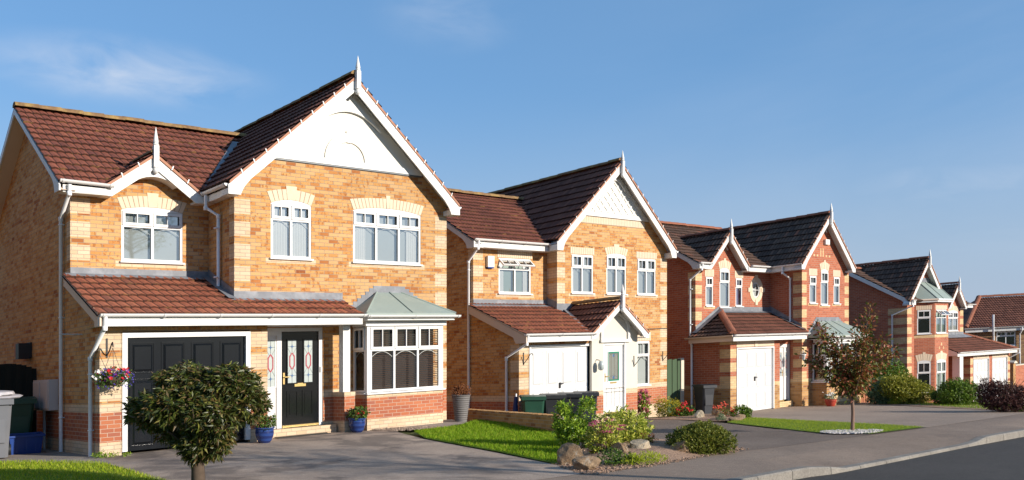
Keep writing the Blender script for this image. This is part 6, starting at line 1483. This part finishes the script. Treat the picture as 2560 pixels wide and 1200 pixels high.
        for k in range(46 if mt == 'lf_purple' else 5):
            a = RNG.uniform(0, 6.3); e = RNG.uniform(.3, .8); S.append(([(0, 0, 0), (math.cos(a) * e * .5, math.sin(a) * e * .5, .6), (math.cos(a) * e, math.sin(a) * e, RNG.uniform(.75, 1.1) if mt == 'lf_purple' else .5)], [.012, .007, .003]))
        stems(r, 'stem', S, 0, 'bark', 4)
    r = plant('grass_tuft', 'bright green tuft at the edge of the brown driveway', 'plant', 31.9, 15.0, GH); tufts(r, 'foliage', [(0, 0, .08, .25, .2, .2)], 150, 7, .09, .12, 'lf_laurel', .1, 1., .1, .6)
    # pots
    def pot(name, label, x, y, prof, mats_, bands=None, ps=None, g=GP, dz=.0):
        r = plant(name, label, 'plant pot', x, y, g, dz); mb = r.mb()
        for i in range(len(prof) - 1): mb.lathe((x, y, 0), [prof[i], prof[i + 1]], mats_[i % len(mats_)], 26)
        mb.lathe((x, y, 0), [(prof[-1][0] * .93, prof[-1][1] - .03), (.01, prof[-1][1] - .025)], 'soil', 20); mb.build('pot'); return r
    for lb, x, y, k in (('blue glazed pot of leafy plants at the garage pier left of the black door', 7.98, 16.22, 0), ('blue glazed pot of leafy plants at the porch post right of the black door', 10.18, 16.40, 1)):
        r = pot('flower_pot', lb, x, y, [(.10, 0), (.135, .05), (.155, .10), (.17, .15), (.178, .20), (.175, .24), (.172, .27), (.195, .29), (.195, .31)], ['potnavy', 'potblue'])
        tufts(r, 'foliage', [(0, 0, .38, .19, .19, .13), (.05, -.05, .42, .15, .15, .12)], 150, 6, .055, .45, 'lf_dark', .2, .5, .3, zmin=.3); tufts(r, 'red_leaf', [(0, 0, .42, .17, .17, .1)], 22, 4, .05, .5, 'lf_brown', .2, .5, .5, zmin=.3)
        if k: flowers(r, 'flowers', [(RNG.normal(0, .08), -.1 + RNG.normal(0, .04), .42 + RNG.normal(0, .04)) for _ in range(9)], .018, 'fl_red')
    r = plant('tall_planter', 'tall grey ribbed planter of russet foliage at the corner of the black-garage house', 'plant pot', 13.0, 16.42, GP); mb = r.mb()
    prof = []
    for i in range(12): z = i * .05; rad = .135 + .075 * (z / .6); prof += [(rad, z), (rad + .008, z + .012), (rad + .008, z + .038), (rad, z + .05)]
    prof += [(.225, .605), (.225, .63)]; mb.lathe((r.x, r.y, 0), prof, 'potgrey', 24); mb.lathe((r.x, r.y, 0), [(.2, .59), (.01, .6)], 'soil', 16); mb.build('pot')
    tufts(r, 'foliage', [(0, 0, .70, .23, .22, .13), (.05, .02, .74, .18, .17, .12)], 260, 7, .035, .5, 'lf_brown', .1, .6, .3, zmin=.55)
    r = pot('flower_pot', 'dark red glazed pot with pale flowers below the far bay window', 29.75, 16.35, [(.13, 0), (.17, .1), (.2, .2), (.21, .22), (.21, .26)], ['terracotta'])
    tufts(r, 'foliage', [(0, 0, .34, .2, .18, .12)], 70, 6, .06, .4, 'lf_blue', .2, .6, .3, zmin=.2); flowers(r, 'flower', [(RNG.normal(0, .1), RNG.normal(0, .08), .42 + RNG.normal(0, .06)) for _ in range(60)], .03, 'fl_white')
    # hanging basket
    x, y = 5.17, 16.28; r = Root('hanging_basket', 'hanging basket of red, white, purple and blue flowers on the garage pier', 'hanging basket', x, y, .28)
    mb = r.mb(); mb.lathe((x, y, -.06), [(.03, 0), (.10, .02), (.165, .07), (.195, .14), (.20, .16)], 'bark', 20); mb.build('basket')
    mb = r.mb()
    for k in range(3): a = k * 2.1 + .3; mb.tube([(x + .19 * math.cos(a), y + .19 * math.sin(a), .1), (x, y, .60)], .004, 'iron', 4, True)
    mb.build('chain')
    mb = r.mb(); mb.box(x - .014, x + .014, -16.6, -16.585, .42, .76, 'iron'); mb.tube([(x, 16.585, .46), (x, 16.46, .54), (x, 16.33, .68), (x, 16.29, .70), (x, 16.27, .62)], .011, 'iron', 6, True); mb.build('bracket')
    tufts(r, 'foliage', [(0, 0, .12, .29, .25, .13), (.12, 0, .05, .2, .2, .13), (-.15, 0, .06, .16, .2, .12)], 330, 7, .035, .5, 'lf_dark', .3, .3, .4, zmin=-.2)
    for nm, mt, n, B, rr in (('red_flowers', 'fl_red', 30, [(0, -.05, .14, .27, .22, .13)], .034), ('purple_flowers', 'fl_purple', 30, [(0, 0, .12, .28, .22, .14)], .026), ('blue_flowers', 'fl_blue', 150, [(.22, -.03, .05, .13, .18, .16), (-.12, -.05, -.02, .18, .18, .08), (.0, -.05, .17, .25, .2, .09)], .013), ('white_flowers', 'fl_white', 16, [(-.27, -.05, .13, .07, .1, .08)], .026)):
        C, _ = blob_pts(B, n, .85)
        if n > 100: tag(flowers(r, nm, [tuple(p) for p in C], rr, mt), kind='stuff')
        else: heads(r, 'flower', [[tuple(p)] for p in C], rr, mt)
    r = plant('weed', 'small weeds growing at the foot of the garage corner downpipe', 'plant', 5.0, 16.42); tufts(r, 'foliage', [(0, 0, .03, .12, .1, .06), (.2, -.05, .02, .1, .07, .05)], 60, 6, .05, .3, 'lf_laurel', .1, .8, .1)
    r = plant('weed', 'tiny weed tuft at the edge of the drive beside the garage pier', 'plant', 5.42, 16.25); tufts(r, 'foliage', [(0, 0, .02, .09, .06, .04)], 26, 6, .04, .3, 'lf_laurel', .1, .8, .1)
# ------------------------------------------------------------------ rocks, bins, fences, wall
def rocks():
    def rock(x, y, sx, sy, sz, rot, mat, lb, g, sink=.25, seed=0):
        k = 1.12 if g.startswith('boulders') else .8; sx, sy, sz = sx * k, sy * k, sz * k * 1.25
        R = random.Random(seed); bm = bmesh.new(); bmesh.ops.create_icosphere(bm, subdivisions=4, radius=1.)
        pl = [(Vector((R.gauss(0, 1), R.gauss(0, 1), R.gauss(0, .8))).normalized(), R.uniform(.5, .82)) for _ in range(15)]
        for v in bm.verts:
            d = v.co.copy()
            for n, k in pl:
                e = v.co.dot(n) - k
                if e > 0: v.co -= n * e * .92
            v.co *= 1 + .035 * math.sin(9 * d.x + seed) * math.cos(8 * d.z + 3 * d.y) + .02 * math.sin(23 * d.x + 17 * d.y + seed) * math.sin(21 * d.z)
        o = None; c, s = math.cos(rot), math.sin(rot); z0 = gz(x, y)
        for v in bm.verts:
            a, b, q = v.co.x * sx, v.co.y * sy, v.co.z * sz; v.co = (a * c - b * s, a * s + b * c, q + sz * (1 - sink) * .8)
        me = bpy.data.meshes.new('boulder'); bm.to_mesh(me); bm.free(); me.materials.append(M[mat]); o = bpy.data.objects.new('boulder', me); COL.objects.link(o); o.location = (x, y, z0)
        tag(o, lb, 'rock', g)
    a = -.72; G1, G3 = 'boulders in the front rockery bed', 'stones in the far rockery bed'
    rock(9.62, 9.46, .21, .16, .15, a, 'rock', 'rounded brown boulder at the tip of the lawn', G1, seed=1)
    rock(9.32, 8.86, .24, .14, .09, a + .2, 'rock', 'long flat boulder with a pale end nearest the pavement', G1, seed=2)
    rock(10.75, 9.5, .19, .14, .12, a - .5, 'rock', 'brown sloping boulder below the pink stonecrop', G1, seed=3)
    rock(12.05, 10.3, .17, .13, .12, a, 'rockpale', 'pale lichen boulder standing behind a larger pale one', G1, .0, seed=4)
    rock(11.3, 9.55, .22, .15, .14, a + .15, 'rockpale', 'larger pale lichen boulder above the yellow-green cushion', G1, seed=5)
    rock(11.8, 9.15, .20, .12, .12, a - .35, 'rock', 'slanting brown boulder at the left of the rounded bush', G1, seed=6)
    rock(20.35, 15.1, .26, .2, .17, a, 'rockpale', 'square pale stone beside the scarlet geranium', G3, seed=7)
    rock(21.2, 15.1, .26, .18, .2, a, 'rock', 'upright brown stone beneath the orange-red geraniums', G3, seed=8)
    rock(20.35, 14.35, .17, .13, .13, a, 'rockpale', 'small pale stone behind the blue-grey tuft', G3, seed=9)
    rock(20.25, 13.8, .34, .18, .07, a, 'rock', 'thin flat stone at the corner of the mown grass strip', G3, .2, seed=10)
    rock(20.9, 14.15, .28, .18, .09, a, 'rock', 'flat stone lying against the small fresh green shrub', G3, .0, seed=11)

def wheelie(x, y, g, w, d, H, mat, lb, rot=0., open_=False, lidmat=None, grp='wheelie bins beside the houses'):
    r = Root('wheelie_bin', lb, 'bin', x, y, g, grp)
    ax, ay = math.cos(rot), math.sin(rot); fr = (x, y, ax, ay)
    mb = r.mb().frame(fr); bt, tp = .80, 1.
    def ringz(k, z, inset=0): 
        a, b = w / 2 * k - inset, d / 2 * k - inset; c = .05
        return [mb.P(*p, z) for p in ((-a + c, b), (a - c, b), (a, b - c), (a, -b + c), (a - c, -b), (-a + c, -b), (-a, -b + c), (-a, b - c))]
    L = [ringz(.76, .03), ringz(.80, .25), ringz(.97, H * .86), ringz(1.03, H * .865), ringz(1.03, H * .90), ringz(.93, H * .90)]
    v = [q for R in L for q in R]; mb.mesh(v, [(i * 8 + k, i * 8 + (k + 1) % 8, (i + 1) * 8 + (k + 1) % 8, (i + 1) * 8 + k) for i in range(5) for k in range(8)] + [tuple(range(8))[::-1], tuple(range(40, 48))], mat)
    mb.box(-w * .30, w * .30, d * .40, d * .455, .3, H * .7, mat)
    mb.build('body')
    mb = r.mb().frame(fr); lm = lidmat or mat
    n = 6; prof = [(d * .56 - (d * 1.14) * i / n, H * .905 + .075 * math.sin(PI * (.25 + .75 * i / n))) for i in range(n + 1)]
    v = [mb.P(-w * .54, b, z) for b, z in prof] + [mb.P(w * .54, b, z) for b, z in prof]
    mb.mesh(v, [(i, i + 1, n + 2 + i, n + 1 + i) for i in range(n)], lm, True)
    mb.mesh(v + [mb.P(-w * .54, d * .56, H * .87), mb.P(w * .54, d * .56, H * .87), mb.P(-w * .54, -d * .58, H * .9), mb.P(w * .54, -d * .58, H * .9)], [(0, n + 1, 2 * n + 3, 2 * n + 2), tuple(range(n + 1)) + (2 * n + 4, 2 * n + 2), tuple(range(n + 1, 2 * n + 2)) + (2 * n + 5, 2 * n + 3)], lm)
    mb.build('lid')
    mb = r.mb().frame(fr); mb.tube([(-w * .42, -d * .62, H * .92), (w * .42, -d * .62, H * .92)], .016, lm, 6); mb.box(-w * .42, -w * .38, -d * .63, -d * .45, H * .90, H * .93, lm); mb.box(w * .38, w * .42, -d * .63, -d * .45, H * .90, H * .93, lm); mb.build('handle_bar')
    for s in (-1, 1):
        mb = r.mb().frame(fr); c = mb.P(s * w * .42, -d * .42, .1); mb.tube([mb.P(s * w * .40, -d * .42, .1), mb.P(s * w * .48, -d * .42, .1)], .10, 'binblack', 14, True); mb.build('wheel')
    return r

def yard():
    z = lambda x, y: gz(x, y)
    r = wheelie(3.74, 18.20, z(3.7, 18.2) + .01, .56, .64, 1.13, 'bingrey', 'tall grey bin with a crumpled pale liner over its lid at the left edge', -.2)
    mb = r.mb(); x, y = r.x, r.y
    for k in range(5):
        a = k * 1.3; mb.lathe((x + .08 * math.cos(a), y + .08 * math.sin(a), 1.08 + .018 * k), [(.36 - .02 * k, 0), (.39 - .03 * k, .02), (.33 - .02 * k, .045), (.1, .06)], 'binbag', 9, False)
    mb.build('liner')
    wheelie(4.42, 19.75, z(4.4, 19.7) + .01, .62, .72, 1.10, 'bingreen', 'dark green wheelie bin behind the blue recycling box', -.1)
    r = Root('recycling_box', 'blue plastic recycling box on the path in front of the dark green bin', 'box', 4.42, 19.0, z(4.42, 19.0) + .01); mb = r.mb().frame((4.42, 19.0, 1, -.08))
    v = [mb.P(*p) for p in ((-.25, .17, 0), (.25, .17, 0), (.25, -.17, 0), (-.25, -.17, 0), (-.29, .2, .36), (.29, .2, .36), (.29, -.2, .36), (-.29, -.2, .36), (-.26, .17, .36), (.26, .17, .36), (.26, -.17, .36), (-.26, -.17, .36), (-.23, .15, .02), (.23, .15, .02), (.23, -.15, .02), (-.23, -.15, .02))]
    mb.mesh(v, [(3, 2, 1, 0)] + [(a + i, a + (i + 1) % 4, a + 4 + (i + 1) % 4, a + 4 + i) for a in (0, 4, 8) for i in range(4)] + [(12, 13, 14, 15)], 'boxblue'); mb.build('tub', bevel=.008)
    mb = r.mb().frame((4.42, 19.0, 1, -.08))
    for a, b, c, d in ((-.32, .32, .19, .225), (-.32, .32, -.225, -.19), (-.32, -.285, -.19, .19), (.285, .32, -.19, .19)): mb.box(a, b, c, d, .325, .365, 'boxblue')
    mb.build('rim', bevel=.006)
    mb = r.mb().frame((4.42, 19.0, 1, -.08))
    for a in (-.16, 0, .16): mb.box(a - .012, a + .012, .17, .192, .04, .31, 'boxblue')
    mb.build('ribs')
    bx = [(15.12, 16.25, 'bingreen', 'dark green wheelie bin, first of the four behind the low brick wall'), (15.76, 16.2, 'binblack', 'black wheelie bin next to the green one before the white garage door'), (16.32, 16.15, 'binblack', 'black wheelie bin between another black bin and a charcoal one'), (16.86, 16.1, 'bincharcoal', 'charcoal wheelie bin half hidden by the tall laurel')]
    for x, y, m, lb in bx: wheelie(x, y, -1.53, .56, .60, 1.04, m, lb, -.66 + RNG.uniform(-.08, .08))
    wheelie(24.2, 17.75, -1.78, .52, .56, 1.0, 'bincharcoal', 'charcoal wheelie bin against the red flank wall by the green gate', -.25)
    r = Root('rolled_parasol', 'navy rolled cover leaning between brick pier and green bin', 'parasol', 14.85, 16.55, -1.52); mb = r.mb(); mb.tube([(14.75, 16.5, 0), (14.86, 16.6, .45), (14.98, 16.7, .92)], .07, 'navy', 10, True, radii=[.085, .085, .05]); mb.tube([(14.98, 16.7, .92), (15.0, 16.72, 1.0)], .02, 'white', 8, True); mb.build('cover')
    r = Root('drain_grating', 'dark drain grating in the drive below the black front door', 'grating', 9.1, 16.74, z(9.1, 16.74) + .008); mb = r.mb().frame((0, 16.74, 1, 0))
    for i in range(44): mb.box(8.5 + i * .027, 8.5 + i * .027 + .012, -.07, .07, .0, .012, 'iron')
    mb.box(8.49, 9.70, -.085, -.07, .0, .013, 'iron'); mb.box(8.49, 9.70, .07, .085, .0, .013, 'iron'); mb.build('grating')
    # low brick wall
    r = Root('garden_wall', 'low buff brick wall with soldier coping between the lawn and the dark driveway', 'wall', 13.4, 15.2, -1.0, None, True)
    p, q = (12.72, 12.78), (14.06, 17.7); L = math.hypot(q[0] - p[0], q[1] - p[1]); fr = (p[0], p[1], (q[0] - p[0]) / L, (q[1] - p[1]) / L)
    fr = (q[0], q[1], -(q[0] - p[0]) / L, -(q[1] - p[1]) / L); mb = r.mb().frame(fr); top = .27
    mb.box(0, L, -.10, .105, -.9, top - .11, 'brownbuff'); mb.build('brickwork')
    mb = r.mb().frame(fr); N = int(L / .075)
    for i in range(N): mb.box(L * i / N + .004, L * (i + 1) / N - .004, -.105, .11, top - .105, top + RNG.uniform(-.003, .003), 'brownbuff')
    mb.box(0, L, -.10, .104, top - .112, top - .006, 'cream_plain'); mb.build('coping')
    # gates and fences
    def boards(r, fr, a0, a1, z0, ztop, mat, w=.1, arch_=None, gap=.006):
        mb = r.mb().frame(fr); n = max(2, round((a1 - a0) / w)); ww = (a1 - a0) / n
        for i in range(n):
            c = a0 + ww * (i + .5); t = ztop + (arch_(c) if arch_ else RNG.uniform(-.012, .012)); dz = .022 * (i % 2); gap = -.012 if mat == 'fence_dark' else gap
            mb.box(a0 + ww * i + gap / 2, a0 + ww * (i + 1) - gap / 2, dz, dz + .02, z0, t, mat)
        mb.build('boards')
        mb = r.mb().frame(fr)
        for zz in (z0 + .25, (z0 + ztop) / 2, ztop - .25): mb.box(a0, a1, -.05, -.005, zz - .04, zz + .04, mat)
        mb.build('rails')
    r = Root('garden_gate', 'dark stained board gate with arched top beside the black-garage house', 'gate', 4.4, 20.7, z(4.4, 20.7)); boards(r, (0, 20.7, 1, 0), 3.98, 5.03, .05, 1.62, 'fence_dark', .10, lambda c: .14 * (1 - ((c - 4.5) / .53) ** 2))
    mb = r.mb().frame((0, 20.7, 1, 0)); mb.box(3.86, 3.97, -.06, .05, -.1, 1.75, 'fence_dark'); mb.build('post')
    r = Root('garden_fence', 'dark board fence continuing left from the arched gate', 'fence', 2, 20.7, z(2, 20.7)); boards(r, (0, 20.7, 1, 0), -3, 3.85, -.1, 1.65, 'fence_dark', .11)
    r = Root('garden_gate', 'green stained board gate with a concrete post between two brick houses', 'gate', 23.6, 18.6, z(23.6, 18.6)); boards(r, (0, 18.6, 1, 0), 23.16, 23.98, .04, 1.80, 'fence_green', .14)
    mb = r.mb().frame((0, 18.6, 1, 0)); mb.box(23.99, 24.14, -.06, .08, -.2, 1.83, 'post'); mb.build('post')
    r = Root('garden_fence', 'orange-brown upright board fence between the two red brick houses', 'fence', 36.8, 18.4, z(36.8, 18.4)); boards(r, (33.0, 18.0, 1, .08), 0, 7.4, -.5, 1.48, 'fence_brown', .12)
    r = Root('garden_wall', 'brick garden wall with a capped pier at the far right edge', 'wall', 53.6, 18.7, -3.1); mb = r.mb().frame((0, 18.7, 1, 0)); mb.box(53.75, 60, -.1, .1, -.5, 1.75, 'red'); mb.box(53.4, 53.74, -.17, .17, -.5, 1.9, 'brownbuff'); mb.build('brickwork')
    mb = r.mb().frame((0, 18.7, 1, 0)); mb.prism([(53.33, 1.901), (53.81, 1.901), (53.81, 1.96), (53.57, 2.05), (53.33, 1.96)], -.24, .24, 'post'); mb.box(53.82, 60, -.13, .13, 1.751, 1.8, 'post'); mb.build('coping')

# ------------------------------------------------------------------ sky, sun, camera
def world():
    w = bpy.data.worlds.new('World'); SC.world = w; w.use_nodes = True; nt = w.node_tree; n = nt.nodes; l = nt.links
    bg = n['Background']; sky = n.new('ShaderNodeTexSky'); sky.sky_type = 'NISHITA'; sky.sun_disc = False
    sky.sun_elevation = SUN_EL; sky.altitude = 60; sky.air_density = 1.0; sky.dust_density = DUST; sky.ozone_density = OZONE
    # direction to the sun in the world: from the fronts (-y) swung towards +x
    dx, dy = math.sin(SUN_AZ), -math.cos(SUN_AZ); sky.sun_rotation = math.atan2(dx, dy)
    tc = n.new('ShaderNodeTexCoord'); V = tc.outputs['Generated']
    tot = None
    for (d, sx, amp, sc) in CLOUDS:
        dn = n.new('ShaderNodeVectorMath'); dn.operation = 'SUBTRACT'; l.new(V, dn.inputs[0]); dn.inputs[1].default_value = d
        mp = n.new('ShaderNodeMapping'); mp.inputs['Rotation'].default_value = (0, 0, -math.atan2(d[1], d[0]) + 0); l.new(dn.outputs[0], mp.inputs[0])
        ml = n.new('ShaderNodeVectorMath'); ml.operation = 'MULTIPLY'; l.new(mp.outputs[0], ml.inputs[0]); ml.inputs[1].default_value = (1 / sx[0], 1 / sx[0], 1 / sx[1])
        ln = n.new('ShaderNodeVectorMath'); ln.operation = 'LENGTH'; l.new(ml.outputs[0], ln.inputs[0])
        fo = n.new('ShaderNodeMapRange'); fo.inputs['From Min'].default_value = 1.; fo.inputs['From Max'].default_value = .0; fo.interpolation_type = 'SMOOTHSTEP'; l.new(ln.outputs['Value'], fo.inputs[0])
        st = n.new('ShaderNodeMapping'); st.inputs['Scale'].default_value = (1, 1, 2.6); l.new(V, st.inputs[0])
        nz = n.new('ShaderNodeTexNoise'); nz.inputs['Scale'].default_value = sc; nz.inputs['Detail'].default_value = 7; nz.inputs['Roughness'].default_value = .55; nz.inputs['Distortion'].default_value = .6; l.new(st.outputs[0], nz.inputs['Vector'])
        mr = n.new('ShaderNodeMapRange'); mr.inputs['From Min'].default_value = .36; mr.inputs['From Max'].default_value = .72; l.new(nz.outputs['Fac'], mr.inputs[0])
        mu = n.new('ShaderNodeMath'); mu.operation = 'MULTIPLY'; l.new(fo.outputs[0], mu.inputs[0]); l.new(mr.outputs[0], mu.inputs[1])
        m2 = n.new('ShaderNodeMath'); m2.operation = 'MULTIPLY'; l.new(mu.outputs[0], m2.inputs[0]); m2.inputs[1].default_value = amp
        if tot is None: tot = m2.outputs[0]
        else:
            ad = n.new('ShaderNodeMath'); ad.operation = 'MAXIMUM'; l.new(tot, ad.inputs[0]); l.new(m2.outputs[0], ad.inputs[1]); tot = ad.outputs[0]
    sp = n.new('ShaderNodeSeparateXYZ'); l.new(V, sp.inputs[0]); hz = n.new('ShaderNodeMapRange'); hz.interpolation_type = 'SMOOTHSTEP'
    hz.inputs['From Min'].default_value = .26; hz.inputs['From Max'].default_value = -.04; hz.inputs['To Min'].default_value = .0; hz.inputs['To Max'].default_value = .9; l.new(sp.outputs[2], hz.inputs[0])
    ev = n.new('ShaderNodeMix'); ev.data_type = 'RGBA'; ev.inputs[0].default_value = .55; l.new(sky.outputs[0], ev.inputs[6]); ev.inputs[7].default_value = (*[c / SKY for c in (.138, .298, .53)], 1)
    hm = n.new('ShaderNodeMix'); hm.data_type = 'RGBA'; l.new(hz.outputs[0], hm.inputs[0]); l.new(ev.outputs[2], hm.inputs[6]); hm.inputs[7].default_value = (*[c / SKY for c in HAZE], 1)
    mx = n.new('ShaderNodeMix'); mx.data_type = 'RGBA'; l.new(tot, mx.inputs[0]); l.new(hm.outputs[2], mx.inputs[6]); mx.inputs[7].default_value = (*[c / SKY for c in (.50, .55, .64)], 1)
    l.new(mx.outputs[2], bg.inputs[0]); bg.inputs[1].default_value = SKY
    s = bpy.data.lights.new('sun', 'SUN'); s.energy = SUN_E; s.angle = math.radians(.53); s.color = (1., .905, .785); o = bpy.data.objects.new('sun', s); COL.objects.link(o)
    to = Vector((dx * math.cos(SUN_EL), dy * math.cos(SUN_EL), math.sin(SUN_EL))); o.rotation_euler = to.to_track_quat('Z', 'Y').to_euler(); o.location = to * 60
def camera():
    c = bpy.data.cameras.new('camera'); c.lens = 31.5; c.sensor_width = 36; c.shift_y = 188 / 2560; c.clip_end = 3000; c.clip_start = .1
    o = bpy.data.objects.new('camera', c); COL.objects.link(o); o.location = (0, 0, 1.45)
    yaw = math.atan2(.664, .747)      # forward direction in plan: (.664, .747)
    o.rotation_euler = (PI / 2, 0, math.atan2(.747, .664) - PI / 2); SC.camera = o
def pixdir(u, v):
    X, Z = (u - 1280) / 2240, (788 - v) / 2240; d = Vector((X * .747 + .664, -X * .664 + .747, Z)); return tuple(d.normalized())
SKY, SUN_E, DUST, OZONE = .108, 5., .3, 5.2
HAZE = (.305, .375, .48)
CLOUDS = [(pixdir(300, 175), (.17, .04), .8, 9.), (pixdir(420, 205), (.10, .035), .7, 9.), (pixdir(1130, 40), (.10, .045), .30, 8.), (pixdir(2430, 455), (.16, .03), .42, 8.), (pixdir(2500, 600), (.3, .07), .15, 6.), (pixdir(2600, 380), (.62, .38), .30, 1.2)]

mats(); leafmats(); ground()
house_black_garage(); house_lattice_gable(); house_oval_window(); house_canted_bay(); house_side_street(); added_house_beyond_edge()
trees(); street_tree(); shrubs(); rocks(); yard(); world(); camera()
vs = SC.view_settings; vs.view_transform = 'Standard'; vs.look = 'None'; vs.exposure = .46; vs.gamma = 1.
SC.render.film_transparent = False
SC.cycles.max_bounces = 6; SC.cycles.transparent_max_bounces = 12; SC.cycles.caustics_reflective = False; SC.cycles.caustics_refractive = False
